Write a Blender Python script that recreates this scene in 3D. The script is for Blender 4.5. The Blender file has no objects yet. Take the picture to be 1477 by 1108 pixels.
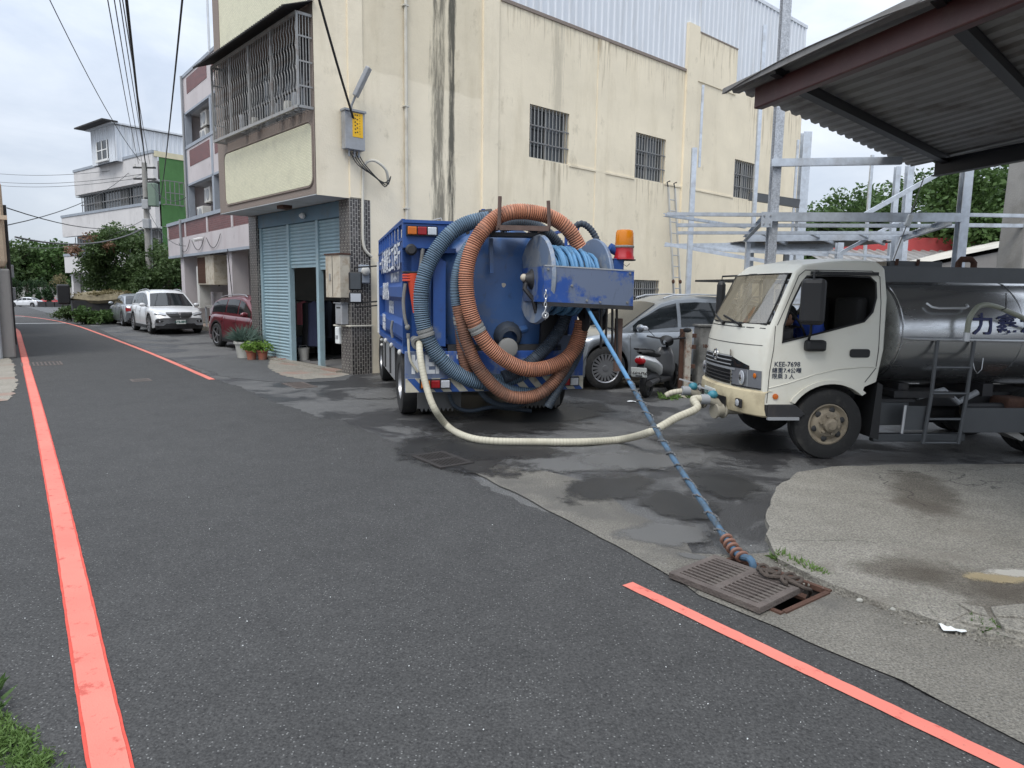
import bpy, bmesh, math, random
from mathutils import Vector, Matrix, Euler
R = math.radians
scene = bpy.context.scene
col = scene.collection
rng = random.Random(7)

# ---------------------------------------------------------------- camera
CZ = 1.75; PITCH = R(7.5); ROLL = R(0.8); FPX = 1000.0; PW, PH = 1477.0, 1108.0
_U0 = Vector((0, math.sin(PITCH), math.cos(PITCH))); _F = Vector((0, math.cos(PITCH), -math.sin(PITCH))); _X = Vector((1, 0, 0))
_R = math.cos(ROLL) * _X + math.sin(ROLL) * _U0
_U = math.cos(ROLL) * _U0 - math.sin(ROLL) * _X
cam_d = bpy.data.cameras.new('Camera'); cam = bpy.data.objects.new('Camera', cam_d); col.objects.link(cam)
cam.matrix_world = Matrix(((_R.x, _U.x, -_F.x, 0), (_R.y, _U.y, -_F.y, 0), (_R.z, _U.z, -_F.z, CZ), (0, 0, 0, 1)))
cam_d.sensor_width = 36; cam_d.lens = 36 * FPX / PW; cam_d.clip_start = 0.05; cam_d.clip_end = 2000
scene.camera = cam
scene.cycles.transparent_max_bounces = 32      # the stain films on the ground overlap

# ---------------------------------------------------------------- world: overcast sky
SUN_EL, SUN_AZ = R(56), R(200)     # azimuth from +Y, clockwise: behind the photographer
w = bpy.data.worlds.new('World'); scene.world = w; w.use_nodes = True
nt = w.node_tree; nt.nodes.clear(); N = nt.nodes.new; L = nt.links.new
sky = N('ShaderNodeTexSky'); sky.sky_type = 'NISHITA'; sky.sun_disc = False; sky.sun_elevation = SUN_EL; sky.sun_rotation = SUN_AZ
skym = N('ShaderNodeVectorMath'); skym.operation = 'SCALE'; skym.inputs['Scale'].default_value = 1.1; L(sky.outputs[0], skym.inputs[0])
tc = N('ShaderNodeTexCoord'); sep = N('ShaderNodeSeparateXYZ'); L(tc.outputs['Generated'], sep.inputs[0])
mp = N('ShaderNodeMapping'); mp.inputs['Scale'].default_value = (1.6, 1.6, 4.2); mp.inputs['Location'].default_value = (3.1, 1.7, 0.4); L(tc.outputs['Generated'], mp.inputs[0])
nz = N('ShaderNodeTexNoise'); nz.inputs['Scale'].default_value = 1.9; nz.inputs['Detail'].default_value = 9; nz.inputs['Roughness'].default_value = .58; nz.inputs['Distortion'].default_value = .35; L(mp.outputs[0], nz.inputs[0])
cr = N('ShaderNodeValToRGB'); L(nz.outputs[0], cr.inputs[0])
e = cr.color_ramp.elements; e[0].position = .34; e[0].color = (4.25, 4.8, 5.7, 1); e[1].position = .66; e[1].color = (6.3, 6.7, 7.3, 1)
# an overcast dome is brighter overhead than at the horizon
gr = N('ShaderNodeMapRange'); gr.inputs[1].default_value = 0; gr.inputs[2].default_value = 1; gr.inputs[3].default_value = .82; gr.inputs[4].default_value = 2.4; L(sep.outputs[2], gr.inputs[0])
cm = N('ShaderNodeVectorMath'); cm.operation = 'SCALE'; L(cr.outputs[0], cm.inputs[0]); L(gr.outputs[0], cm.inputs['Scale'])
mx = N('ShaderNodeMix'); mx.data_type = 'RGBA'; mx.inputs[0].default_value = .9; L(skym.outputs[0], mx.inputs[6]); L(cm.outputs[0], mx.inputs[7])
bg = N('ShaderNodeBackground'); bg.inputs[1].default_value = .1; L(mx.outputs[2], bg.inputs[0])
wo = N('ShaderNodeOutputWorld'); L(bg.outputs[0], wo.inputs[0])
sd = bpy.data.lights.new('Sun', 'SUN'); sd.energy = 1.5; sd.angle = R(25); sd.color = (1, .97, .92)
sun = bpy.data.objects.new('Sun', sd); col.objects.link(sun); sun.rotation_euler = (math.pi / 2 - SUN_EL, 0, math.pi - SUN_AZ)
sun.location = (-5, -10, 30)
vs = scene.view_settings; vs.view_transform = 'Standard'; vs.look = 'None'; vs.exposure = 0.46; vs.gamma = 1; vs.use_curve_mapping = False

# ---------------------------------------------------------------- materials
MATS = {}
def lin(h):
    if isinstance(h, (tuple, list)): return tuple(h)
    h = h.lstrip('#'); c = [int(h[i:i + 2], 16) / 255 for i in (0, 2, 4)]
    return tuple(x / 12.92 if x <= .04045 else ((x + .055) / 1.055) ** 2.4 for x in c)
def mat(name, c, rough=.6, metal=0., var=.14, vscale=2.5, bump=0., bscale=60., dirt=None, dscale=1.6, damt=.5, dcut=.52, stretch=(1, 1, 1), spec=.5, coat=0., tr=0., emit=0, alpha=1., grime=None):
    if name in MATS: return MATS[name]
    c = lin(c); m = bpy.data.materials.new(name); m.use_nodes = True; t = m.node_tree; P = t.nodes['Principled BSDF']; n = t.nodes.new; l = t.links.new
    tc = n('ShaderNodeTexCoord'); mp = n('ShaderNodeMapping'); mp.inputs['Scale'].default_value = stretch; l(tc.outputs['Object'], mp.inputs[0])
    a = n('ShaderNodeTexNoise'); a.inputs['Scale'].default_value = vscale; a.inputs['Detail'].default_value = 6; a.inputs['Roughness'].default_value = .6; l(mp.outputs[0], a.inputs[0])
    mix = n('ShaderNodeMix'); mix.data_type = 'RGBA'; l(a.outputs[0], mix.inputs[0])
    mix.inputs[6].default_value = (*[x * (1 - var * 1.6) for x in c], 1); mix.inputs[7].default_value = (*[min(1, x * (1 + var * 1.6)) for x in c], 1)
    out = mix.outputs[2]
    rgh = None
    if dirt is not None:
        d = n('ShaderNodeTexNoise'); d.inputs['Scale'].default_value = dscale; d.inputs['Detail'].default_value = 8; d.inputs['Roughness'].default_value = .65
        off = n('ShaderNodeMapping'); off.inputs['Location'].default_value = (7.3, 2.1, 4.4); l(mp.outputs[0], off.inputs[0]); l(off.outputs[0], d.inputs[0])
        rp = n('ShaderNodeValToRGB'); rp.color_ramp.elements[0].position = dcut; rp.color_ramp.elements[1].position = dcut + .16; rp.color_ramp.elements[1].color = (damt, damt, damt, 1); l(d.outputs[0], rp.inputs[0])
        m2 = n('ShaderNodeMix'); m2.data_type = 'RGBA'; l(rp.outputs[0], m2.inputs[0]); l(out, m2.inputs[6]); m2.inputs[7].default_value = (*lin(dirt), 1); out = m2.outputs[2]
        ra = n('ShaderNodeMapRange'); ra.inputs[3].default_value = rough; ra.inputs[4].default_value = min(1, rough + .3); l(rp.outputs[0], ra.inputs[0]); rgh = ra.outputs[0]
    l(out, P.inputs['Base Color']); P.inputs['Roughness'].default_value = rough; P.inputs['Metallic'].default_value = metal
    if rgh: l(rgh, P.inputs['Roughness'])
    P.inputs['Specular IOR Level'].default_value = spec; P.inputs['Coat Weight'].default_value = coat; P.inputs['Coat Roughness'].default_value = .08
    if tr: P.inputs['Transmission Weight'].default_value = tr
    if alpha < 1: P.inputs['Alpha'].default_value = alpha
    if emit: P.inputs['Emission Color'].default_value = (*c, 1); P.inputs['Emission Strength'].default_value = emit
    if bump:
        b = n('ShaderNodeTexNoise'); b.inputs['Scale'].default_value = bscale; b.inputs['Detail'].default_value = 5; l(mp.outputs[0], b.inputs[0])
        bn = n('ShaderNodeBump'); bn.inputs['Strength'].default_value = bump; bn.inputs['Distance'].default_value = .02; l(b.outputs[0], bn.inputs['Height']); l(bn.outputs[0], P.inputs['Normal'])
    MATS[name] = m; return m

def nodes_mat(name):
    m = bpy.data.materials.new(name); m.use_nodes = True; t = m.node_tree; MATS[name] = m
    return m, t, t.nodes.new, t.links.new, t.nodes['Principled BSDF']
def ramp(n, l, src, stops):
    r = n('ShaderNodeValToRGB'); l(src, r.inputs[0]); e = r.color_ramp.elements
    while len(e) < len(stops): e.new(.5)
    for i, (p, c) in enumerate(stops):
        e[i].position = p; e[i].color = (*(c if isinstance(c, (tuple, list)) else (c, c, c)), 1)
    return r.outputs[0]
def noise(n, l, src, scale, detail=6, rough=.6, stretch=None, loc=(0, 0, 0), dist=0):
    mp = n('ShaderNodeMapping'); mp.inputs['Scale'].default_value = stretch or (1, 1, 1); mp.inputs['Location'].default_value = loc; l(src, mp.inputs[0])
    a = n('ShaderNodeTexNoise'); a.inputs['Scale'].default_value = scale; a.inputs['Detail'].default_value = detail; a.inputs['Roughness'].default_value = rough; a.inputs['Distortion'].default_value = dist; l(mp.outputs[0], a.inputs[0]); return a.outputs[0]
def mixc(n, l, f, a, b, mode='MIX'):
    m = n('ShaderNodeMix'); m.data_type = 'RGBA'; m.blend_type = mode
    for i, s in ((0, f), (6, a), (7, b)):
        if isinstance(s, (int, float)): m.inputs[i].default_value = s
        elif isinstance(s, (tuple, list)): m.inputs[i].default_value = (*s, 1)
        else: l(s, m.inputs[i])
    return m.outputs[2]
def bumpn(n, l, P, h, strength, dist=.01):
    b = n('ShaderNodeBump'); b.inputs['Strength'].default_value = strength; b.inputs['Distance'].default_value = dist; l(h, b.inputs['Height']); l(b.outputs[0], P.inputs['Normal'])

def asphalt_mat(name, base, lo, hi, wet=False, patch=None, cracks=False):
    m, t, n, l, P = nodes_mat(name); c = n('ShaderNodeTexCoord').outputs['Object']
    big = noise(n, l, c, .35, 6, .6); mid = noise(n, l, c, 3.0, 6, .65, loc=(3, 1, 0)); fine = noise(n, l, c, 75, 4, .75)
    k = ramp(n, l, big, [(.3, lo), (.7, hi)])
    k2 = mixc(n, l, .55, k, ramp(n, l, mid, [(.3, lo), (.72, hi)]))
    k3 = mixc(n, l, ramp(n, l, fine, [(.3, 0), (.75, 1)]), mixc(n, l, 1, k2, (.30, .30, .31), 'MULTIPLY'), mixc(n, l, 1, k2, (1.75, 1.75, 1.73), 'MULTIPLY'))
    vo = n('ShaderNodeTexVoronoi'); vo.inputs['Scale'].default_value = 70; l(c, vo.inputs[0])
    sepc = n('ShaderNodeSeparateColor'); l(vo.outputs['Color'], sepc.inputs[0])
    sp = ramp(n, l, sepc.outputs[0], [(.70, 0), (.90, .75)])
    near = ramp(n, l, vo.outputs['Distance'], [(.16, 1), (.34, 0)])
    spk = mixc(n, l, 1, sp, near, 'MULTIPLY')
    c2 = mixc(n, l, spk, k3, (.26, .26, .25))
    if patch:
        pn = noise(n, l, c, .55, 7, .62, loc=(9, 4, 0)); pf = ramp(n, l, pn, [(.54, 0), (.60, .7)])
        c2 = mixc(n, l, pf, c2, patch)
    rough = .82
    if wet:
        wn = noise(n, l, c, .62, 9, .66, loc=(1.5, 2.2, 0), dist=.5); wf = ramp(n, l, wn, [(.47, 0), (.53, 1)])
        c2 = mixc(n, l, wf, c2, mixc(n, l, 1, c2, (.40, .40, .42), 'MULTIPLY'))
        rr = n('ShaderNodeMapRange'); rr.inputs[3].default_value = .85; rr.inputs[4].default_value = .42; l(wf, rr.inputs[0]); l(rr.outputs[0], P.inputs['Roughness'])
    else: P.inputs['Roughness'].default_value = rough
    if cracks:
        v2 = n('ShaderNodeTexVoronoi'); v2.feature = 'DISTANCE_TO_EDGE'; v2.inputs['Scale'].default_value = .55
        mpd = n('ShaderNodeVectorMath'); mpd.operation = 'ADD'; l(c, mpd.inputs[0])
        nn = n('ShaderNodeTexNoise'); nn.inputs['Scale'].default_value = 2.2; nn.inputs['Detail'].default_value = 6; l(c, nn.inputs[0])
        sc = n('ShaderNodeVectorMath'); sc.operation = 'SCALE'; sc.inputs['Scale'].default_value = .7; l(nn.outputs['Color'], sc.inputs[0]); l(sc.outputs[0], mpd.inputs[1]); l(mpd.outputs[0], v2.inputs[0])
        ck = ramp(n, l, v2.outputs['Distance'], [(.0, 1), (.007, 0)])
        gate = ramp(n, l, noise(n, l, c, .5, 3, .5, loc=(5, 5, 0)), [(.52, 0), (.6, .8)])
        c2 = mixc(n, l, mixc(n, l, 1, ck, gate, 'MULTIPLY'), c2, (.02, .02, .02))
    l(c2, P.inputs['Base Color'])
    P.inputs['Specular IOR Level'].default_value = .4
    h = mixc(n, l, .5, fine, vo.outputs['Distance'])
    bumpn(n, l, P, h, .8, .009)
    return m
asphalt_mat('asphalt_road', None, (.041, .0405, .040), (.066, .065, .0635))
asphalt_mat('asphalt_lot', None, (.092, .092, .091), (.145, .143, .138), wet=True, cracks=True)
def blot_mat(name, c, rough, amt=1.0, edge=.0, ns=2.2):
    # a stain with a soft, broken outline on an otherwise see-through film
    m, t, n, l, P = nodes_mat(name); tc = n('ShaderNodeTexCoord'); v = n('ShaderNodeVectorMath'); v.operation = 'SUBTRACT'; v.inputs[1].default_value = (.5, .5, 0); l(tc.outputs['Generated'], v.inputs[0]); fl = n('ShaderNodeVectorMath'); fl.operation = 'MULTIPLY'; fl.inputs[1].default_value = (1, 1, 0); l(v.outputs[0], fl.inputs[0]); ln = n('ShaderNodeVectorMath'); ln.operation = 'LENGTH'; l(fl.outputs[0], ln.inputs[0])
    nz = noise(n, l, tc.outputs['Object'], ns, 9, .68); a = n('ShaderNodeMath'); a.operation = 'MULTIPLY_ADD'; a.inputs[1].default_value = -1.6; l(ln.outputs['Value'], a.inputs[0]); l(nz, a.inputs[2])
    k = ramp(n, l, a.outputs[0], [(.08 - edge, 0), (.16 + edge, amt)]); fine = noise(n, l, tc.outputs['Object'], 90, 3, .6); l(mixc(n, l, fine, [x * .7 for x in c], [x * 1.3 for x in c]), P.inputs['Base Color']); P.inputs['Roughness'].default_value = rough; bumpn(n, l, P, fine, .3, .004)
    tr_ = n('ShaderNodeBsdfTransparent'); ms = n('ShaderNodeMixShader'); l(k, ms.inputs[0]); l(tr_.outputs[0], ms.inputs[1]); l(P.outputs[0], ms.inputs[2]); l(ms.outputs[0], t.nodes['Material Output'].inputs[0])
blot_mat('stain_grey', (.075, .073, .068), .85, .6, .08, 3.5); blot_mat('stain_wet', (.028, .028, .028), .45, .7, .02); blot_mat('stain_brown', (.10, .082, .062), .8, .38, .07); blot_mat('paint_yellow_spill', (.42, .34, .20), .7, .6, .05, 6); blot_mat('paint_white_spill', (.50, .48, .43), .7, .7, .05, 6); blot_mat('dry_patch', (.135, .133, .128), .85, .8, .03)
asphalt_mat('asphalt_patch', None, (.075, .075, .075), (.11, .11, .108))
asphalt_mat('gutter_concrete', None, (.118, .110, .094), (.212, .198, .170), patch=(.097, .092, .083), cracks=True)
asphalt_mat('slab_concrete', None, (.175, .163, .138), (.30, .283, .245), patch=(.155, .138, .115), cracks=True)
asphalt_mat('pad_concrete', None, (.22, .20, .165), (.36, .33, .28), patch=(.30, .18, .14))
def red_paint():
    m, t, n, l, P = nodes_mat('red_paint'); c = n('ShaderNodeTexCoord').outputs['Object']
    b = noise(n, l, c, 1.2, 5, .6); wear = noise(n, l, c, 9, 9, .72, loc=(2, 8, 1)); fine = noise(n, l, c, 120, 3, .6)
    cc = ramp(n, l, b, [(.3, (.63, .165, .125)), (.7, (.71, .22, .165))])
    cc = mixc(n, l, ramp(n, l, wear, [(.56, 0), (.64, .8)]), cc, (.45, .07, .05))
    cc = mixc(n, l, ramp(n, l, wear, [(.27, .55), (.33, 0)]), cc, (.10, .07, .07))
    cc = mixc(n, l, ramp(n, l, fine, [(.66, 0), (.74, .6)]), cc, (.22, .08, .07))
    l(cc, P.inputs['Base Color']); P.inputs['Roughness'].default_value = .75; bumpn(n, l, P, fine, .35, .004)
red_paint()
mat('red_edge', (.60, .07, .045), .7, var=.2, vscale=20)
def wall_mat(name, base, stain, black, amt=1.0, streak_x=None, drips=(), zone=None):
    m, t, n, l, P = nodes_mat(name); c = n('ShaderNodeTexCoord').outputs['Object']
    big = noise(n, l, c, .6, 7, .6); st = noise(n, l, c, 1.1, 8, .68, stretch=(1.6, 1.6, .3), loc=(4, 2, 0)); fine = noise(n, l, c, 30, 5, .65)
    b = [x for x in base]
    cc = mixc(n, l, ramp(n, l, big, [(.3, 0), (.7, 1)]), [x * .90 for x in b], [min(1, x * 1.07) for x in b])
    cc = mixc(n, l, ramp(n, l, st, [(.52, 0), (.80, .38 * amt)]), cc, stain)
    blot = noise(n, l, c, 2.3, 8, .7, stretch=(1, 1, .6), loc=(1, 5, 2))
    cc = mixc(n, l, ramp(n, l, blot, [(.60, 0), (.74, .4 * amt)]), cc, [x * .62 for x in stain])
    if streak_x is not None:     # the long run of black mould below a leak in the parapet
        sp = n('ShaderNodeSeparateXYZ'); l(c, sp.inputs[0])
        for (x0, hw, a) in streak_x:
            d = n('ShaderNodeMath'); d.operation = 'SUBTRACT'; l(sp.outputs[0], d.inputs[0]); d.inputs[1].default_value = x0
            ab = n('ShaderNodeMath'); ab.operation = 'ABSOLUTE'; l(d.outputs[0], ab.inputs[0])
            f = n('ShaderNodeMapRange'); f.inputs[1].default_value = hw * .25; f.inputs[2].default_value = hw; f.inputs[3].default_value = .47; f.inputs[4].default_value = 0; l(ab.outputs[0], f.inputs[0])
            sn = noise(n, l, c, 2.6, 9, .75, stretch=(3, 3, .28), loc=(x0, 1, 0))
            ad = n('ShaderNodeMath'); ad.operation = 'ADD'; l(sn, ad.inputs[0]); l(f.outputs[0], ad.inputs[1])
            g = ramp(n, l, ad.outputs[0], [(.82, 0), (1.06, a)])
            cc = mixc(n, l, g, cc, black)
    def mth(op, a, b):
        k = n('ShaderNodeMath'); k.operation = op
        for i, q in enumerate((a, b)):
            if isinstance(q, (int, float)): k.inputs[i].default_value = q
            else: l(q, k.inputs[i])
        return k.outputs[0]
    if drips:            # rain runs below sills and copings
        sp = n('ShaderNodeSeparateXYZ'); l(c, sp.inputs[0]); dn = noise(n, l, c, 5, 6, .7, stretch=(2.2, 2.2, .12), loc=(8, 3, 1))
        for (x0, x1, zt, ln_, a) in drips:
            inx = mth('MULTIPLY', mth('GREATER_THAN', sp.outputs[0], x0), mth('LESS_THAN', sp.outputs[0], x1)); dz = mth('DIVIDE', mth('SUBTRACT', zt, sp.outputs[2]), ln_); inz = mth('MULTIPLY', mth('GREATER_THAN', dz, 0), mth('LESS_THAN', dz, 1.4))
            k = mth('MULTIPLY', mth('MULTIPLY', inx, inz), ramp(n, l, mth('SUBTRACT', dn, mth('MULTIPLY', dz, .16)), [(.47, 0), (.60, a)])); cc = mixc(n, l, k, cc, (.26, .19, .11))
    if zone:             # an older, dirtier coat of paint
        sp = n('ShaderNodeSeparateXYZ'); l(c, sp.inputs[0]); wob = mth('MULTIPLY', mth('SUBTRACT', noise(n, l, c, 1.2, 4, .6), .5), .25); z_ = mth('ADD', sp.outputs[2], wob)
        k = mth('MULTIPLY', mth('MULTIPLY', mth('GREATER_THAN', sp.outputs[0], zone[0]), mth('LESS_THAN', sp.outputs[0], zone[1])), ramp(n, l, mth('SUBTRACT', z_, zone[2] - .5), [(.49, 0), (.53, .6)])); cc = mixc(n, l, k, cc, mixc(n, l, 1, cc, (.84, .83, .80), 'MULTIPLY'))
    l(cc, P.inputs['Base Color']); P.inputs['Roughness'].default_value = .85; bumpn(n, l, P, mixc(n, l, .6, fine, noise(n, l, c, 4.5, 5, .6, loc=(2, 2, 2))), .6, .02)
    return m
CREAM = (.83, .735, .56)
wall_mat('cream_wall', CREAM, (.46, .38, .24), (.05, .05, .04), 1.0, [(2.22, .40, .75), (2.58, .22, .9), (5.9, .5, .25), (17.2, .5, .5)], [(5.2, 6.4, 5.06, 1.3, .55), (9.2, 10.6, 5.05, 1.0, .5), (14.5, 15.9, 5.04, 1.0, .6), (3.95, 11.4, 8.44, 1.1, .45), (7.4, 7.9, 8.44, 2.5, .5), (12.0, 14.2, 9.7, 1.4, .5), (15, 18.8, 8.4, 2.2, .5)], (.36, 3.45, 6.15))
wall_mat('white_plaster', (.52, .48, .48), (.30, .20, .20), (.1, .1, .1), 1.0)
wall_mat('white_tile', (.62, .60, .59), (.30, .29, .28), (.1, .1, .1), 1.2)
wall_mat('grey_plaster', (.22, .21, .20), (.10, .10, .09), (.05, .05, .05), 1.2)
wall_mat('beige_plaster', (.60, .46, .33), (.40, .30, .22), (.05, .05, .05), .7)
def brick_mat(name, c1, c2, mortar, sx, sz, off=.5, msize=.08, bump=.5, rough=.5, vertical=False):
    m, t, n, l, P = nodes_mat(name); c = n('ShaderNodeTexCoord').outputs['Object']
    s = n('ShaderNodeSeparateXYZ'); l(c, s.inputs[0]); ad = n('ShaderNodeMath'); ad.operation = 'ADD'; l(s.outputs[0], ad.inputs[0]); l(s.outputs[1], ad.inputs[1])
    cb = n('ShaderNodeCombineXYZ')
    l(ad.outputs[0], cb.inputs[1 if vertical else 0]); l(s.outputs[2], cb.inputs[0 if vertical else 1])
    b = n('ShaderNodeTexBrick'); b.inputs['Scale'].default_value = 1; b.inputs['Brick Width'].default_value = sx; b.inputs['Row Height'].default_value = sz; b.inputs['Mortar Size'].default_value = msize * sz; b.offset = off
    b.inputs['Color1'].default_value = (*c1, 1); b.inputs['Color2'].default_value = (*c2, 1); b.inputs['Mortar'].default_value = (*mortar, 1); l(cb.outputs[0], b.inputs[0])
    nz = noise(n, l, c, 3, 7, .7); cc = mixc(n, l, ramp(n, l, nz, [(.5, 0), (.75, .4)]), b.outputs['Color'], [x * .8 for x in mortar])
    l(cc, P.inputs['Base Color']); P.inputs['Roughness'].default_value = rough
    inv = n('ShaderNodeMath'); inv.operation = 'SUBTRACT'; inv.inputs[0].default_value = 1; l(b.outputs['Fac'], inv.inputs[1]); bumpn(n, l, P, inv.outputs[0], bump, .006)
brick_mat('mosaic_dark', (.022, .02, .02), (.07, .06, .055), (.33, .31, .28), .125, .058, msize=.11, rough=.35, vertical=True)
brick_mat('panel_tile', (.74, .71, .51), (.66, .64, .45), (.50, .47, .35), .075, .030, msize=.12)
brick_mat('red_tile', (.11, .024, .022), (.165, .042, .038), (.15, .10, .09), .24, .08, msize=.10)
mat('granite_chip', (.24, .195, .165), .8, var=.35, vscale=40, bump=.4, bscale=60)
mat('soffit', (.50, .52, .53), .8, dirt=(.3, .3, .28), dscale=1)
mat('blue_paint', (.12, .20, .26), .6, dirt=(.2, .2, .18), dscale=3, damt=.4)
mat('shutter_blue', (.29, .40, .44), .5, var=.18, vscale=3, dirt=(.33, .30, .26), dscale=5, damt=.35, dcut=.55)
mat('dark_room', (.5, .49, .46), .9); mat('room_floor', (.16, .155, .15), .8)
mat('bar_grey', (.19, .19, .19), .6, dirt=(.12, .06, .03), dscale=9, damt=.5); mat('bar_light', (.30, .30, .29), .55, dirt=(.16, .10, .07), dscale=5, damt=.5)
mat('glass_dark', (.015, .018, .02), .06, var=.3, spec=.6); mat('glass_grey', (.06, .068, .075), .12, var=.4, vscale=1.5)
mat('curtain', (.15, .15, .145), .9, var=.3, vscale=6, stretch=(6, 6, .4))
mat('tin_black', (.028, .027, .027), .7, dirt=(.1, .07, .05), damt=.3)
mat('tin_white', (.66, .69, .73), .5, var=.06, stretch=(4, 4, .5), dirt=(.45, .45, .44), dscale=.8, damt=.5)
mat('tin_underside', (.24, .235, .225), .6, var=.12, dirt=(.10, .08, .065), dscale=1.2, damt=.6)
mat('beam_red', (.075, .022, .019), .4, var=.3, vscale=4, dirt=(.15, .10, .08), dscale=5, damt=.35); mat('beam_black', (.012, .012, .014), .5)
mat('galv', (.58, .62, .67), .42, metal=.55, var=.22, vscale=9, dirt=(.28, .26, .24), dscale=3, damt=.4)
mat('galv_speckle', (.38, .40, .43), .5, metal=.4, var=.55, vscale=55, dirt=(.6, .62, .65), dscale=40, damt=.8, dcut=.5)
mat('alu', (.55, .56, .57), .4, metal=.8); mat('chrome', (.75, .75, .75), .15, metal=1)
mat('rust', (.085, .042, .028), .9, var=.4, vscale=10, bump=.4); mat('rust_white', (.45, .42, .36), .7, dirt=(.18, .06, .025), dscale=7, damt=.9, dcut=.48)
mat('pipe_white', (.58, .55, .47), .6, dirt=(.35, .3, .22)); mat('pvc_grey', (.28, .29, .30), .55)
mat('conc_post', (.21, .205, .19), .9, var=.3, vscale=4, bump=.4, bscale=40, dirt=(.05, .05, .045), dscale=2.2, damt=.75, dcut=.45)
mat('conc_pole', (.30, .29, .27), .9, var=.18, vscale=3, bump=.3, bscale=50, dirt=(.17, .16, .14)); mat('yellow_paint', (.65, .40, .02), .7)
mat('rubber', (.018, .018, .018), .85, var=.3, bump=.2, bscale=40, dirt=(.075, .07, .062), dscale=5, damt=.5); mat('black_plastic', (.013, .013, .014), .5)
mat('dark_steel', (.025, .025, .027), .6, dirt=(.07, .06, .05), dscale=4, damt=.6); mat('cable', (.012, .012, .013), .6); mat('cable_grey', (.12, .12, .12), .6)
mat('terracotta', (.30, .10, .06), .85, dirt=(.25, .2, .17), dscale=6); mat('pot_white', (.45, .44, .40), .85, dirt=(.2, .2, .17)); mat('soil', (.04, .03, .02), 1)
mat('brick', (.28, .10, .07), .9); mat('paper', (.72, .74, .73), .8); mat('white_paint', (.75, .75, .73), .6, dirt=(.5, .5, .48)); mat('cream_box', (.50, .45, .36), .7, dirt=(.28, .2, .13), dscale=5, damt=.6, dcut=.48)
mat('ac_white', (.58, .57, .53), .6, dirt=(.35, .32, .28)); mat('grey_box', (.33, .34, .35), .5, dirt=(.2, .18, .16)); mat('sign_yellow', (.80, .45, .01), .5); mat('ink', (.03, .03, .03), .7)
mat('moss_roof', (.20, .17, .11), .95, var=.4, vscale=8, bump=.5); mat('green_wall', (.075, .19, .06), .8, dirt=(.05, .12, .04), dscale=.5); mat('cream_trim', (.66, .60, .42), .8)
mat('frame_blue_grey', (.30, .33, .37), .7)
def leaf_mat(name, c, c2):
    m, t, n, l, P = nodes_mat(name); c0 = n('ShaderNodeTexCoord').outputs['Object']
    a = noise(n, l, c0, 1.3, 4, .6); b = n('ShaderNodeObjectInfo')
    cc = ramp(n, l, a, [(.3, c), (.72, c2)]); l(cc, P.inputs['Base Color']); P.inputs['Roughness'].default_value = .55; P.inputs['Specular IOR Level'].default_value = .3
    tl = n('ShaderNodeBsdfTranslucent'); l(cc, tl.inputs[0]); ms = n('ShaderNodeMixShader'); ms.inputs[0].default_value = .3
    l(P.outputs[0], ms.inputs[1]); l(tl.outputs[0], ms.inputs[2]); l(ms.outputs[0], t.nodes['Material Output'].inputs[0])
leaf_mat('leaf_dark', (.045, .078, .027), (.105, .16, .055)); leaf_mat('leaf_mid', (.045, .09, .025), (.10, .17, .05)); leaf_mat('leaf_bamboo', (.05, .10, .03), (.12, .19, .065))
leaf_mat('leaf_red', (.16, .09, .05), (.26, .15, .10)); leaf_mat('leaf_bright', (.13, .24, .04), (.24, .36, .08)); leaf_mat('leaf_blue', (.11, .17, .14), (.20, .27, .22)); leaf_mat('leaf_conifer', (.018, .045, .018), (.045, .085, .03)); leaf_mat('leaf_weed', (.09, .16, .04), (.17, .26, .08)); leaf_mat('leaf_dry', (.14, .12, .06), (.24, .20, .10))
mat('bark', (.09, .07, .055), .95, var=.3, bump=.5)

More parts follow.
